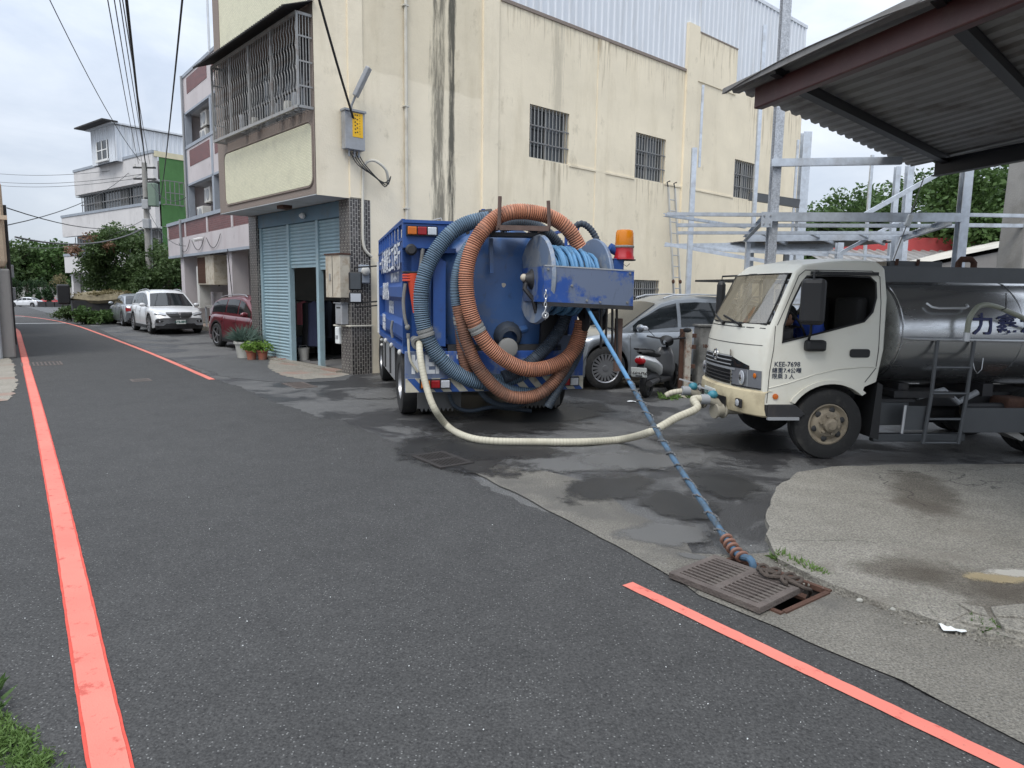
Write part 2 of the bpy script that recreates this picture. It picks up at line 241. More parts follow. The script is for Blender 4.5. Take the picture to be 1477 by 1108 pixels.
# ---------------------------------------------------------------- mesh helpers
V = Vector
class MB:
    def __init__(s): s.v = []; s.f = []; s.m = []; s.mi = 0
    def add(s, vs, fs):
        o = len(s.v); s.v += [tuple(x) for x in vs]; s.f += [tuple(i + o for i in f) for f in fs]; s.m += [s.mi] * len(fs); return s
    def box(s, c, d, rot=None):
        c = V(c); vs = []
        for z in (-.5, .5):
            for x, y in ((-.5, -.5), (.5, -.5), (.5, .5), (-.5, .5)):
                p = V((x * d[0], y * d[1], z * d[2])); vs.append(c + (rot @ p if rot else p))
        return s.add(vs, [(3, 2, 1, 0), (4, 5, 6, 7), (0, 1, 5, 4), (1, 2, 6, 5), (2, 3, 7, 6), (3, 0, 4, 7)])
    def bb(s, x0, x1, y0, y1, z0, z1): return s.box(((x0 + x1) / 2, (y0 + y1) / 2, (z0 + z1) / 2), (abs(x1 - x0), abs(y1 - y0), abs(z1 - z0)))
    def bar(s, a, b, wdt, hgt, up=(0, 0, 1)):
        a = V(a); b = V(b); d = (b - a); ln = d.length; d.normalize(); up = V(up)
        if abs(d.dot(up)) > .98: up = V((0, 1, 0))
        x = d.cross(up).normalized(); z = x.cross(d)
        return s.box((a + b) / 2, (wdt, ln, hgt), Matrix((x, d, z)).transposed())
    def ring(s, c, ax, r, n, ref=None):
        ax = V(ax).normalized(); ref = V(ref) if ref is not None else (V((0, 0, 1)) if abs(ax.z) < .9 else V((1, 0, 0)))
        x = (ref - ax * ref.dot(ax)).normalized(); y = ax.cross(x)
        return [V(c) + (x * math.cos(2 * math.pi * i / n) + y * math.sin(2 * math.pi * i / n)) * r for i in range(n)]
    def cyl(s, a, b, r, r2=None, n=12, cap=True):
        a = V(a); b = V(b); d = b - a; v = s.ring(a, d, r, n) + s.ring(b, d, r if r2 is None else r2, n)
        f = [(i, (i + 1) % n, n + (i + 1) % n, n + i) for i in range(n)]
        if cap: f += [tuple(reversed(range(n))), tuple(range(n, 2 * n))]
        return s.add(v, f)
    def tube(s, pts, r, n=8, cap=True, closed=False):
        pts = [V(p) for p in pts]; m = len(pts); vs = []; ref = None
        rr = r if isinstance(r, (list, tuple)) else [r] * m
        for i, p in enumerate(pts):
            if closed: d = pts[(i + 1) % m] - pts[i - 1]
            else: d = pts[min(i + 1, m - 1)] - pts[max(i - 1, 0)]
            d.normalize()
            if ref is None: ref = V((0, 0, 1)) if abs(d.z) < .9 else V((1, 0, 0))
            ref = (ref - d * ref.dot(d)); ref = ref.normalized() if ref.length > 1e-6 else V((1, 0, 0))
            vs += s.ring(p, d, rr[i], n, ref)
        f = []
        for k in range(m if closed else m - 1):
            a = k * n; b = ((k + 1) % m) * n
            f += [(a + i, a + (i + 1) % n, b + (i + 1) % n, b + i) for i in range(n)]
        if cap and not closed: f += [tuple(reversed(range(n))), tuple(range((m - 1) * n, m * n))]
        return s.add(vs, f)
    def poly(s, pts): return s.add(pts, [tuple(range(len(pts)))])
    def prism(s, pts, vec):
        n = len(pts); vec = V(vec); v = [V(p) for p in pts] + [V(p) + vec for p in pts]
        return s.add(v, [tuple(reversed(range(n))), tuple(range(n, 2 * n))] + [(i, (i + 1) % n, n + (i + 1) % n, n + i) for i in range(n)])
    def grid(s, rows, closed=False):
        m = len(rows[0]); v = [p for r in rows for p in r]; f = []
        for i in range(len(rows) - 1):
            for j in range(m if closed else m - 1):
                f.append((i * m + j, i * m + (j + 1) % m, (i + 1) * m + (j + 1) % m, (i + 1) * m + j))
        return s.add(v, f)
    def lathe(s, prof, c, ax, n=20):      # prof: (radius, distance along the axis)
        ax = V(ax).normalized(); rows = [s.ring(V(c) + ax * h, ax, max(r, 1e-4), n) for r, h in prof]; return s.grid(rows, True)
    def sphere(s, c, r, n=10, m=7):
        r = r if isinstance(r, (tuple, list)) else (r, r, r); c = V(c)
        return s.grid([[c + V((math.sin(math.pi * i / m) * math.cos(2 * math.pi * j / n) * r[0], math.sin(math.pi * i / m) * math.sin(2 * math.pi * j / n) * r[1], math.cos(math.pi * i / m) * r[2])) for j in range(n)] for i in range(m + 1)], True)
    def mesh(s, name, mats, smooth=False, ang=35):
        me = bpy.data.meshes.new(name); me.from_pydata(s.v, [], s.f)
        for m_ in (mats if isinstance(mats, (list, tuple)) else [mats]): me.materials.append(MATS[m_])
        if len(me.materials) > 1: me.polygons.foreach_set('material_index', s.m)
        if smooth:
            me.polygons.foreach_set('use_smooth', [True] * len(me.polygons)); me.set_sharp_from_angle(angle=R(ang))
        me.update(); return me
    def build(s, name, mats, parent=None, smooth=False, bevel=0, ang=35):
        o = link(name, s.mesh(name, mats, smooth, ang), parent)
        if bevel:
            b = o.modifiers.new('Bevel', 'BEVEL'); b.width = bevel; b.segments = 2; b.limit_method = 'ANGLE'; b.angle_limit = R(40)
        return o
def link(name, me, parent=None):
    o = bpy.data.objects.new(name, me); col.objects.link(o)
    if parent: o.parent = parent
    return o
def tag(o, label=None, cat=None, group=None, kind=None):
    for k, x in (('label', label), ('category', cat), ('group', group), ('kind', kind)):
        if x: o[k] = x
    return o
def thing(name, label, cat, loc=(0, 0, 0), rz=0, group=None):
    o = bpy.data.objects.new(name, None); o.empty_display_size = .2; col.objects.link(o); o.location = loc; o.rotation_euler = (0, 0, rz); return tag(o, label, cat, group)
def struct(name, mb, m, **k): return tag(mb.build(name, m, **k), kind='structure')
def copies(me, name, parent, locs, rots=None):
    for i, p in enumerate(locs):
        o = link(name, me, parent); o.location = p
        if rots: o.rotation_euler = rots[i]
def spline(pts, step=.02, closed=False):
    """Catmull-Rom through pts, resampled evenly."""
    P = [V(p) for p in pts]; n = len(P); out = []
    for i in range(n if closed else n - 1):
        if closed: p0, p1, p2, p3 = P[i - 1], P[i], P[(i + 1) % n], P[(i + 2) % n]
        else: p0, p1, p2, p3 = P[max(i - 1, 0)], P[i], P[i + 1], P[min(i + 2, n - 1)]
        k = max(2, int((p2 - p1).length / step) * 2)
        for j in range(k):
            t = j / k; out.append(.5 * ((2 * p1) + (p2 - p0) * t + (2 * p0 - 5 * p1 + 4 * p2 - p3) * t * t + (3 * p1 - p0 - 3 * p2 + p3) * t ** 3))
    if not closed: out.append(P[-1])
    res = [out[0]]; acc = 0
    for a, b in zip(out, out[1:]):
        acc += (b - a).length
        if acc >= step: res.append(b); acc = 0
    if (res[-1] - out[-1]).length > step * .3: res.append(out[-1])
    return res
def hose(mb, pts, r, pitch=.03, amp=.08, n=12):
    sp = spline(pts, pitch / 3); f0 = len(mb.f); rr = [r * (1 + (amp if i % 3 == 0 else (-amp if i % 3 == 1 else amp * .2))) for i in range(len(sp))]
    mb.tube(sp, rr, n)
    for k in range(len(sp) - 1):
        if k % 3 == 1: mb.m[f0 + k * n:f0 + (k + 1) * n] = [1] * n  # every third ring takes the darker second material: rib shading put into the colour
    return mb
def text(body, size, m, name, parent, mw, bold=.0, align='CENTER', sx=1.0, depth=.0015):
    cu = bpy.data.curves.new(name, 'FONT'); cu.body = body; cu.size = size; cu.align_x = align; cu.align_y = 'CENTER'; cu.extrude = depth; cu.offset = bold; cu.space_character = 1.0
    cu.resolution_u = 3
    o = bpy.data.objects.new(name, cu); col.objects.link(o); dg = bpy.context.evaluated_depsgraph_get(); me = bpy.data.meshes.new_from_object(o.evaluated_get(dg))
    bpy.data.objects.remove(o); bpy.data.curves.remove(cu); me.materials.clear(); me.materials.append(MATS[m])
    q = link(name, me, parent); q.matrix_basis = mw @ Matrix.Diagonal((sx, 1, 1, 1)); return q
def basis(o, x, y):       # matrix whose local X runs along x and local Y along y
    x = V(x).normalized(); y = V(y); y = (y - x * y.dot(x)).normalized(); z = x.cross(y)
    return Matrix(((x.x, y.x, z.x, o[0]), (x.y, y.y, z.y, o[1]), (x.z, y.z, z.z, o[2]), (0, 0, 0, 1)))

# street axes: T runs along the street away from the camera, W across it to the right
T = V((-.595, .804, 0)); Wd = V((.804, .595, 0))
def GZ(x, y):
    d = T.x * x + T.y * y - 35
    return 0 if d <= 0 else -.0155 * (d - 6 * (1 - math.exp(-d / 6)))
def tw(t, ww, z=0): p = T * t + Wd * ww; return V((p.x, p.y, GZ(p.x, p.y) + z))
def ray(px, py): return _F * FPX + _R * (px - PW / 2) - _U * (py - PH / 2)
def gp(px, py, z=0):      # where the sight line through a measured point of the survey photograph meets the ground
    d = ray(px, py); k = (z - CZ) / d.z; p = V((0, 0, CZ)) + d * k
    for _ in range(12):
        k = (GZ(p.x, p.y) + z - CZ) / d.z; p = V((0, 0, CZ)) + d * k
    return p
def at(px, py, Y): d = ray(px, py); return V((0, 0, CZ)) + d * (Y / d.y)

# ================================================================ ground
mat('pit_dark', (.03, .028, .026), .8)
HT0, HT1, HW0, HW1 = 2.02, 2.68, 3.36, 3.87       # the open drain pit, in street coordinates
def ground():
    ts = [-80, -30, -10, -4, HT0, HT1, 8, 15, 25, 33] + [35 + 3 * i for i in range(14)] + [80, 100, 130, 180, 300, 600]
    ws = [-400, -120, -40, -10, HW0, HW1, 10, 30, 90, 400]; mb = MB()
    idx = [[tw(t, x) for x in ws] for t in ts]; vs = [p for r in idx for p in r]; n = len(ws); fs = []
    for i in range(len(ts) - 1):
        for j in range(n - 1):
            if ts[i] == HT0 and ws[j] == HW0: continue
            fs.append((i * n + j, i * n + j + 1, (i + 1) * n + j + 1, (i + 1) * n + j))
    mb.add(vs, fs); return struct('ground', mb, 'asphalt_lot')
ground()
def strip(name, ctr, width, z, m, jit=0.0, step=.25, ends=True):      # a painted band along (t, w) points
    pts = [V((t, x, 0)) for t, x in ctr]; sp = spline(pts, step); l, r = [], []
    for i, p in enumerate(sp):
        d = (sp[min(i + 1, len(sp) - 1)] - sp[max(i - 1, 0)]).normalized(); nrm = V((-d.y, d.x, 0))
        a = p + nrm * (width / 2 + rng.uniform(-jit, jit)); b = p - nrm * (width / 2 + rng.uniform(-jit, jit))
        l.append(tw(a.x, a.y, z)); r.append(tw(b.x, b.y, z))
    mb = MB(); mb.grid([l, r]); return struct(name, mb, m)
# road carriageway with a slightly ragged right edge
def road():
    mb = MB(); lft, rgt, mid = [], [], []; t = -12.0
    while t < 150:
        e = 3.12 if t < 0 else (3.12 + (t - 0) * .075 if t < 7 else 3.65)
        if t > 9: e = 3.45 - min(1, (t - 9) / 5) * .1
        e += (rng.uniform(-.035, .035) + .04 * math.sin(t * 2.1)) * (1 if t < 30 else 0)
        lft.append(tw(t, -2.2, .004)); mid.append(tw(t, 1, .004)); rgt.append(tw(t, e + rng.uniform(-.018, .018), .004)); t += .09 if t < 20 else 3
    mb.grid([rgt, mid, lft]); return struct('road', mb, 'asphalt_road')
road()
LEFT = [(-3, .17), (0, .19), (2.74, .221), (4.63, .258), (6.74, .296), (11.8, .362), (18, .42), (26, .50), (33, .56), (36, .45)]
strip('road_marking', LEFT, .142, .008, 'red_edge', .0015, .05); strip('road_marking', LEFT, .118, .011, 'red_paint', .0018, .06)
strip('road_marking', [(2.80, 2.965), (1.5, 2.955), (0, 2.95), (-2, 2.94)], .088, .010, 'red_paint', .002, .04)
strip('road_marking', [(14.1, 3.24), (18, 3.24), (22, 3.2), (30, 3.02), (37, 2.8), (46, 2.3), (56, 1.3), (62, .2)], .11, .009, 'red_paint', .004, .3)
for t0, a, b in ((40.2, .4, 2.65), (54, -.1, 1.35)):
    mb = MB(); mb.grid([[tw(t0 + d, a + (b - a) * i / 6, .009) for i in range(7)] for d in (0, .35)]); struct('road_marking', mb, 'white_paint')
def filled(name, outer, hole, z, m, thick=0, jit=.012, sub=.14, kind='structure'):
    """Flat sheet with a ragged outline, an optional hole and an optional rim down to the ground."""
    pts = []
    for i, p in enumerate(outer):
        q = outer[(i + 1) % len(outer)]; k = max(1, int((q - p).length / sub))
        for j in range(k): pts.append(p.lerp(q, j / k) + V((rng.uniform(-jit, jit), rng.uniform(-jit, jit), 0)))
    bm = bmesh.new(); rings = [pts] + ([hole] if hole else []); es = []
    for rg in rings:
        vv = [bm.verts.new((p.x, p.y, p.z + z)) for p in rg]
        es += [bm.edges.new((vv[i], vv[(i + 1) % len(vv)])) for i in range(len(vv))]
    bmesh.ops.triangle_fill(bm, use_beauty=True, use_dissolve=False, edges=es, normal=(0, 0, 1))
    if thick:
        n = len(pts); low = [bm.verts.new((p.x + rng.uniform(-.012, .012), p.y + rng.uniform(-.012, .012), -.02)) for p in pts]; bm.verts.ensure_lookup_table(); top = [bm.verts[i] for i in range(n)]
        for i in range(n): bm.faces.new((top[i], top[(i + 1) % n], low[(i + 1) % n], low[i]))
    bmesh.ops.recalc_face_normals(bm, faces=bm.faces)
    me = bpy.data.meshes.new(name); bm.to_mesh(me); bm.free(); me.materials.append(MATS[m]); o = link(name, me); o['kind'] = kind; return o
hole = [tw(HT0, HW0), tw(HT1, HW0), tw(HT1, HW1), tw(HT0, HW1)]
gut = [(1700, 1190), (1477, 1076), (1300, 985), (1085, 893), (1010, 862), (930, 812), (850, 768), (760, 722), (690, 686), (640, 664), (650, 654), (700, 655), (790, 682), (860, 700), (905, 740), (985, 770), (1000, 800), (1060, 803), (1110, 800), (1165, 822), (1255, 855), (1400, 902), (1500, 926), (1720, 985)]
filled('gutter', [gp(*p) for p in gut], hole, .012, 'gutter_concrete')
slab = [(1118, 806), (1165, 826), (1210, 845), (1255, 862), (1300, 880), (1350, 894), (1400, 908), (1477, 924), (1720, 980), (2300, 900), (1900, 668), (1477, 669), (1300, 670), (1200, 673), (1150, 681), (1120, 702), (1106, 742), (1108, 780)]
slab_o = filled('pavement', [gp(*p, .05) for p in slab], None, 0, 'slab_concrete', thick=.06, jit=.02)
for k, q in enumerate(([(1335, 874), (1375, 871), (1398, 884), (1372, 897), (1352, 893)], [(1380, 871), (1420, 878), (1428, 892), (1403, 884)], [(1426, 878), (1490, 872), (1490, 894), (1434, 892)], [(1401, 889), (1428, 895), (1438, 910), (1405, 905), (1380, 898)], [(1434, 896), (1500, 899), (1500, 924), (1446, 912)])):
    pts = [gp(x, y, .05) for x, y in q]; c_ = sum(pts, V()) / len(pts); up_ = .058 + .004 * k; tl = V((rng.uniform(-.05, .05), rng.uniform(-.05, .05), 0)); MB().prism([V((p.x, p.y, -.01)) for p in [c_ + (p - c_) * .96 for p in pts]], (tl.x * .1, tl.y * .1, up_ + .01)).build('slab_piece', 'slab_concrete', slab_o, bevel=.006)
filled('pavement', [gp(*p) for p in [(262, 523), (330, 545), (395, 551), (440, 552), (500, 549), (512, 541), (470, 521), (372, 509), (330, 512)]], None, .005, 'asphalt_patch', jit=.05)
pad = [(385, 530), (408, 543), (440, 548), (480, 545), (506, 541), (470, 521), (405, 515), (390, 520)]
filled('pavement', [gp(*p) for p in pad], None, .0085, 'pad_concrete', jit=.05)
filled('pavement', [gp(*p) for p in [(-60, 533), (-60, 590), (12, 578), (24, 560), (20, 528), (14, 516)]], None, .0105, 'pad_concrete', jit=.04)
# stains: wash water, dried patches, spilt paint on the slab
def blot(name, cx, cy, rx, ry, rot, z, m):
    p = gp(cx, cy); mb = MB(); c, s_ = math.cos(rot), math.sin(rot); mb.poly([(x, y, 0) for x, y in ((-rx, -ry), (rx, -ry), (rx, ry), (-rx, ry))]); o = struct(name, mb, m); o.location = (p.x, p.y, z); o.rotation_euler = (0, 0, rot); return o
aS = math.atan2(T.y, T.x)
for k, (x, y, a, b) in enumerate(((660, 655, 2.0, 1.2), (720, 650, 1.5, 1.0), (880, 705, 1.0, .7), (980, 730, .8, .6), (1080, 640, 2.0, 1.0), (770, 602, 3.4, 1.6), (1040, 700, .9, .7))): blot('wet_patch', x, y, a, b, aS + k, .0165 + .0007 * k, 'stain_wet')
for k, (x, y, a, b) in enumerate(((800, 668, 1.5, .8), (920, 665, 1.3, .8), (960, 770, .7, .5), (560, 570, 1.4, .8))): blot('dry_patch', x, y, a, b, .3 * k, .0135 + .0006 * k, 'dry_patch')
for k, (x, y, a, b) in enumerate(((1400, 850, .75, .45), (1300, 830, .6, .4), (1470, 880, .7, .5), (1330, 720, 1.5, .5))): blot('slab_stain', x, y, a, b, .4 * k, .0525 + .0006 * k, 'stain_brown')
ck_l, ck_r = [], []
for p, q in zip(slab[:9], slab[1:9]):
    a, b = gp(*p), gp(*q); n_ = max(2, int((b - a).length / .05)); d_ = (b - a).normalized(); o_ = V((d_.y, -d_.x, 0)); o_ = o_ if o_.y < 0 else -o_
    for i in range(n_): c_ = a.lerp(b, i / n_); ck_l.append(c_ + o_ * (.0 + rng.uniform(-.006, .006)) + V((0, 0, .0138))); ck_r.append(c_ + o_ * (.022 + rng.uniform(-.014, .016)) + V((0, 0, .0138)))
mb = MB(); mb.grid([ck_l, ck_r]); struct('slab_joint', mb, 'pit_dark')
blot('paint_spill', 1440, 845, .42, .16, .1, .0555, 'paint_yellow_spill'); blot('paint_spill', 1462, 838, .34, .12, .15, .0562, 'paint_white_spill'); blot('paint_spill', 1000, 805, .22, .1, -.3, .0155, 'dry_patch')
# pit walls
mb = MB(); d = .95; q = [tw(HT0, HW0), tw(HT1, HW0), tw(HT1, HW1), tw(HT0, HW1)]
for i in range(4):
    a, b = q[i], q[(i + 1) % 4]; mb.poly([a + V((0, 0, .011)), b + V((0, 0, .011)), b - V((0, 0, d)), a - V((0, 0, d))])
mb.poly([p - V((0, 0, d)) for p in q]); struct('drain_pit', mb, 'pit_dark')
# steel angle frame round the pit
fr = thing('pit_rim', 'rusty steel rim set around the open drain pit by the slab', 'drain rim', tw(2.35, 3.62), math.atan2(T.y, T.x))
hl, hw = (HT1 - HT0) / 2, (HW1 - HW0) / 2
for c, s in (((0, hw - .003, .008), (2 * hl, .03, .03)), ((0, -hw + .003, .008), (2 * hl, .03, .03)), ((hl - .003, 0, .0085), (.03, 2 * hw - .06, .028)), ((-hl + .003, 0, .0085), (.03, 2 * hw - .06, .028))): MB().box(c, s).build('frame_bar', 'rust', fr)
MB().box((0, -hw + .05, -.06), (2 * hl, .06, .02)).build('ledge', 'rust', fr)
mat('cast_iron', (.105, .085, .075), .75, var=.35, vscale=9, bump=.5, bscale=70, dirt=(.17, .15, .13), dscale=7, damt=.6)
mat('cast_iron_dark', (.03, .026, .024), .6, var=.3, vscale=9, bump=.4, bscale=70)
def grate(name, label, loc, rz, ln, wd, th, rows, tilt=(0, 0), im='cast_iron'):
    g = thing(name, label, 'drain grate', loc, rz); g.rotation_euler = (tilt[0], tilt[1], rz); n = 9; fr_ = .045; gapl = (ln - fr_ * 2 - .05 * (rows - 1)) / rows
    mb = MB(); mb.bb(-ln / 2, ln / 2, -wd / 2, -wd / 2 + fr_, 0, th); mb.bb(-ln / 2, ln / 2, wd / 2 - fr_, wd / 2, 0, th)
    x = -ln / 2; mb.bb(x, x + fr_, -wd / 2 + fr_, wd / 2 - fr_, 0, th)
    for r_ in range(rows):
        x0 = -ln / 2 + fr_ + r_ * (gapl + .05); mb.bb(x0 + gapl, x0 + gapl + (.05 if r_ < rows - 1 else fr_), -wd / 2 + fr_, wd / 2 - fr_, 0, th)
    mb.build('rim', im, g, bevel=.003)
    y0 = -wd / 2 + fr_; yw = wd - 2 * fr_; pit = yw / n
    me = MB().bb(-gapl / 2 - .002, gapl / 2 + .002, -pit * .22, pit * .22, .004, th - .001).mesh('bar', im)
    for r_ in range(rows): copies(me, 'bar', g, [(-ln / 2 + fr_ + r_ * (gapl + .05) + gapl / 2, y0 + pit * (i + .5), 0) for i in range(n)] if True else [])
    return g
ang = math.atan2(T.y, T.x)
grate('drain_grate', 'cast iron grate dragged half off its pit, end of the blue hose beside it', tw(2.40, 3.47, .022), ang + R(1.5), .63, .46, .038, 2, (R(-1.2), R(.8)))
grate('drain_grate', 'flush slotted grate in the wet gutter behind the vacuum truck', tw(6.10, 3.62, -.006), ang, .62, .40, .034, 2, im='cast_iron_dark')
grate('drain_grate', 'flat oblong grate let into the middle of the far lane', tw(18.9, .72, -.016), ang, .9, .78, .026, 1)
grate('drain_grate', 'small drain grate sunk in the lane beside the end of the far red line', tw(14.7, 2.1, -.017), ang, .42, .34, .026, 1)
grate('drain_grate', 'shallow grate in front of the shop forecourt edge', gp(432, 556) + V((0, 0, -.016)), ang, .8, .4, .028, 1)

# ================================================================ yellow corner building
C0 = V((-3.35, 14.38, 0)); B1R = R(42)
b1 = thing('corner_building', 'cream rendered corner building with blue roller shutters and mouldy side wall', 'building', C0, B1R)
def holed(mb, ar, br, holes, f, depth):
    A = sorted({ar[0], ar[1], *[h[0] for h in holes], *[h[1] for h in holes]}); B = sorted({br[0], br[1], *[h[2] for h in holes], *[h[3] for h in holes]})
    for i in range(len(A) - 1):
        for j in range(len(B) - 1):
            a, b = (A[i] + A[i + 1]) / 2, (B[j] + B[j + 1]) / 2
            if any(h[0] < a < h[1] and h[2] < b < h[3] for h in holes): continue
            mb.poly([f(A[i], B[j], 0), f(A[i + 1], B[j], 0), f(A[i + 1], B[j + 1], 0), f(A[i], B[j + 1], 0)])
    for h in holes:
        c = [(h[0], h[2]), (h[1], h[2]), (h[1], h[3]), (h[0], h[3])]
        for k in range(4):
            p, q = c[k], c[(k + 1) % 4]; mb.poly([f(*p, 0), f(*q, 0), f(*q, depth), f(*p, depth)])
sideY = lambda a, b, d: (a, d, b)
SW = [(4.97, 6.37, 5.08, 6.34), (9.12, 10.55, 5.07, 6.33), (14.42, 15.9, 5.06, 6.30), (9.25, 10.5, 1.5, 2.18)]
mb = MB(); holed(mb, (0, 18.9), (0, 8.5), SW, sideY, .22); mb.poly([(-.7, 0, 3.6), (0, 0, 3.6), (0, 0, 11), (-.7, 0, 11)]); mb.poly([(0, 0, 8.5), (3.9, 0, 8.5), (3.9, 0, 11), (0, 0, 11)])
mb.poly([(18.9, 0, 0), (18.9, 6, 0), (18.9, 6, 8.5), (18.9, 0, 8.5)]); mb.poly([(3.9, .1, 8.5), (18.9, .1, 8.5), (18.9, 6, 8.5), (3.9, 6, 8.5)])
mb.poly([(0, 5.3, 3.6), (0, 5.3, 11), (18.9, 5.3, 11), (18.9, 5.3, 3.6)]); mb.poly([(3.9, .02, 8.5), (3.9, 5.3, 8.5), (3.9, 5.3, 11), (3.9, .02, 11)]); mb.poly([(-.7, 0, 11), (3.9, 0, 11), (3.9, 5.3, 11), (-.7, 5.3, 11)])
mb.build('side_wall', 'cream_wall', b1)
for x0, x1, z1, pr in ((3.46, 3.92, 11, .05), (7.42, 7.84, 8.47, .02), (11.4, 11.98, 9.85, .06), (12.0, 14.2, 9.7, .03), (15.95, 16.4, 8.46, .02), (.02, .34, 8.9, .03)):
    MB().bb(x0, x1, -pr, .05, (8.3 if (x0, x1) == (12.0, 14.2) else (3.62 if x0 < 1 else 0)), z1).build('pilaster', 'cream_wall', b1)
MB().bb(4, 11.4, -.03, .02, 8.44, 8.52).build('wall_coping', 'granite_chip', b1); MB().bb(12.01, 14.2, -.045, .0, 9.70, 9.74).build('wall_coping', 'granite_chip', b1)
# crack / shelf line running between the windows
for a, b in ((6.4, 9.1), (10.55, 14.4)): MB().bar((a, -.012, 5.06), (b, -.012, 5.04), .02, .05).build('drip_moulding', 'cream_wall', b1)
# corrugated cladding of the upper floor
def corrugated(n, pitch, hgt, a, along, out, ln):
    """trapezoid ribs: n ribs, stepping by pitch along `along`, raised by hgt along `out`, ribs running for vector ln."""
    a, along, out, ln = V(a), V(along), V(out), V(ln); prof = []
    for i in range(n):
        for f, h in ((0, 0), (.55, 0), (.66, 1), (.88, 1)): prof.append(a + along * (pitch * (i + f)) + out * (hgt * h))
    prof.append(a + along * (pitch * n)); mb = MB(); mb.grid([prof, [p + ln for p in prof]]); return mb
cl = corrugated(60, .25, .03, (3.92, .06, 8.35), (1, 0, 0), (0, -1, 0), (0, 0, 3.25)); cl.build('metal_cladding', 'tin_white', b1)
corrugated(20, .25, .03, (18.92, .06, 8.35), (0, 1, 0), (1, 0, 0), (0, 0, 3.25)).build('metal_cladding', 'tin_white', b1)
MB().bb(3.9, 18.97, .02, .2, 11.55, 11.66).build('roof_trim', 'tin_white', b1)
def barred_window(x0, x1, z0, z1, nb):
    wnd = MB(); wnd.bb(x0, x1, .19, .21, z0, z1); p = wnd.build('window', 'glass_dark', b1)
    f = MB()
    for a, b, c, d in ((x0, x0 + .05, z0, z1), (x1 - .05, x1, z0, z1), (x0 + .05, x1 - .05, z1 - .05, z1), (x0 + .05, x1 - .05, z0, z0 + .05), ((x0 + x1) / 2 - .03, (x0 + x1) / 2 + .03, z0 + .05, z1 - .05)): f.bb(a, b, .15, .188, c, d)
    f.build('frame', 'bar_light', p); MB().bb((x0 + x1) / 2 + .03, x1 - .05, .172, .186, z0 + .05, z1 - .05).build('pane', 'glass_grey', p)
    bm_ = MB().cyl((0, 0, z0 - .02), (0, 0, z1 + .0), .012, n=6).mesh('bar', 'bar_light')
    copies(bm_, 'bar', p, [(x0 + (x1 - x0) * (i + .5) / nb, .03, 0) for i in range(nb)])
    hb = MB().bar((x0 - .06, 0, 0), (x1 + .03, 0, 0), .018, .03).mesh('cross_bar', 'bar_grey'); copies(hb, 'cross_bar', p, [(0, .012, z0 + (z1 - z0) * k) for k in (.3, .62)])
for i, (a, b, c, d) in enumerate(SW): barred_window(a, b, c, d, 11 if i < 3 else 13)
MB().tube([(1.35, -.05, 9.2), (1.35, -.05, .1)], .035, 8).build('downpipe', 'pipe_white', b1, smooth=True)
for z in (3.5, 5.6, 7.6): MB().bb(1.29, 1.41, -.09, 0, z, z + .03).build('pipe_clip', 'pipe_white', b1)
# front: overhanging upper storey (x = -0.7), opening behind the cage
frontX = lambda a, b, d: (-.7 + d, a, b)
mb = MB(); holed(mb, (0.02, 5.25), (3.62, 11), [(.2, 4.7, 5.25, 7.0)], frontX, .5); mb.build('front_wall', 'granite_chip', b1)
MB().bb(-.7, .02, .003, 5.25, 3.6, 3.615).build('soffit', 'soffit', b1); MB().poly([(-.7, 5.25, 3.6), (2.2, 5.25, 3.6), (2.2, 5.25, 11), (-.7, 5.25, 11)]).build('end_wall', 'cream_wall', b1)
MB().poly([(2.2, 5.27, 0), (18.9, 5.27, 0), (18.9, 5.27, 3.7), (2.2, 5.27, 3.7)]).build('party_wall', 'grey_plaster', b1)
def rounded(y0, y1, z0, z1, r, x, k=5):
    pts = []
    for cy, cz, a0 in ((y1 - r, z1 - r, 0), (y0 + r, z1 - r, 90), (y0 + r, z0 + r, 180), (y1 - r, z0 + r, 270)):
        for i in range(k + 1): a = R(a0 + 90 * i / k); pts.append((x, cy + r * math.cos(a), cz + r * math.sin(a)))
    return pts
for z0, z1 in ((3.80, 4.98), (7.16, 10.9)): MB().prism(rounded(.14, 4.78, z0, z1, .16, -.705), (-.012, 0, 0)).build('tiled_panel', 'panel_tile', b1)
# raised rim round each panel and a lower edge band
for z0, z1 in ((3.80, 4.98), (7.16, 10.9)):
    mb = MB(); lp = rounded(.11, 4.81, z0 - .03, z1 + .03, .18, -.71); mb.tube([V(p) for p in lp], .018, 6, closed=True); mb.build('panel_rim', 'granite_chip', b1)
# window behind the cage
wn = MB().bb(-.22, -.20, .2, 4.7, 5.25, 7.0).build('window', 'glass_grey', b1)
for y in (.22, 1.3, 2.45, 3.6, 4.68): MB().bb(-.27, -.225, y - .03, y + .03, 5.25, 7.0).build('mullion', 'bar_grey', wn)
MB().bb(-.262, -.226, .2, 4.7, 6.0, 6.05).build('transom', 'bar_grey', wn)
for y in (.9, 1.9, 3.1, 4.2): MB().bb(-.24, -.224, y - .3, y + .12, 5.28, 6.9).build('curtain', 'curtain', wn)
for k, (y, h, r_) in enumerate(((.55, .35, .08), (.9, .25, .1), (1.4, .3, .07), (2.6, .22, .1), (3.3, .4, .08))): MB().lathe([(r_ * .7, 0), (r_, h * .5), (r_ * .8, h), (0, h)], (-.82, y, 5.235), (0, 0, 1), 10).build('balcony_pot', 'pot_white' if k % 2 else 'pvc_grey', b1, smooth=True)
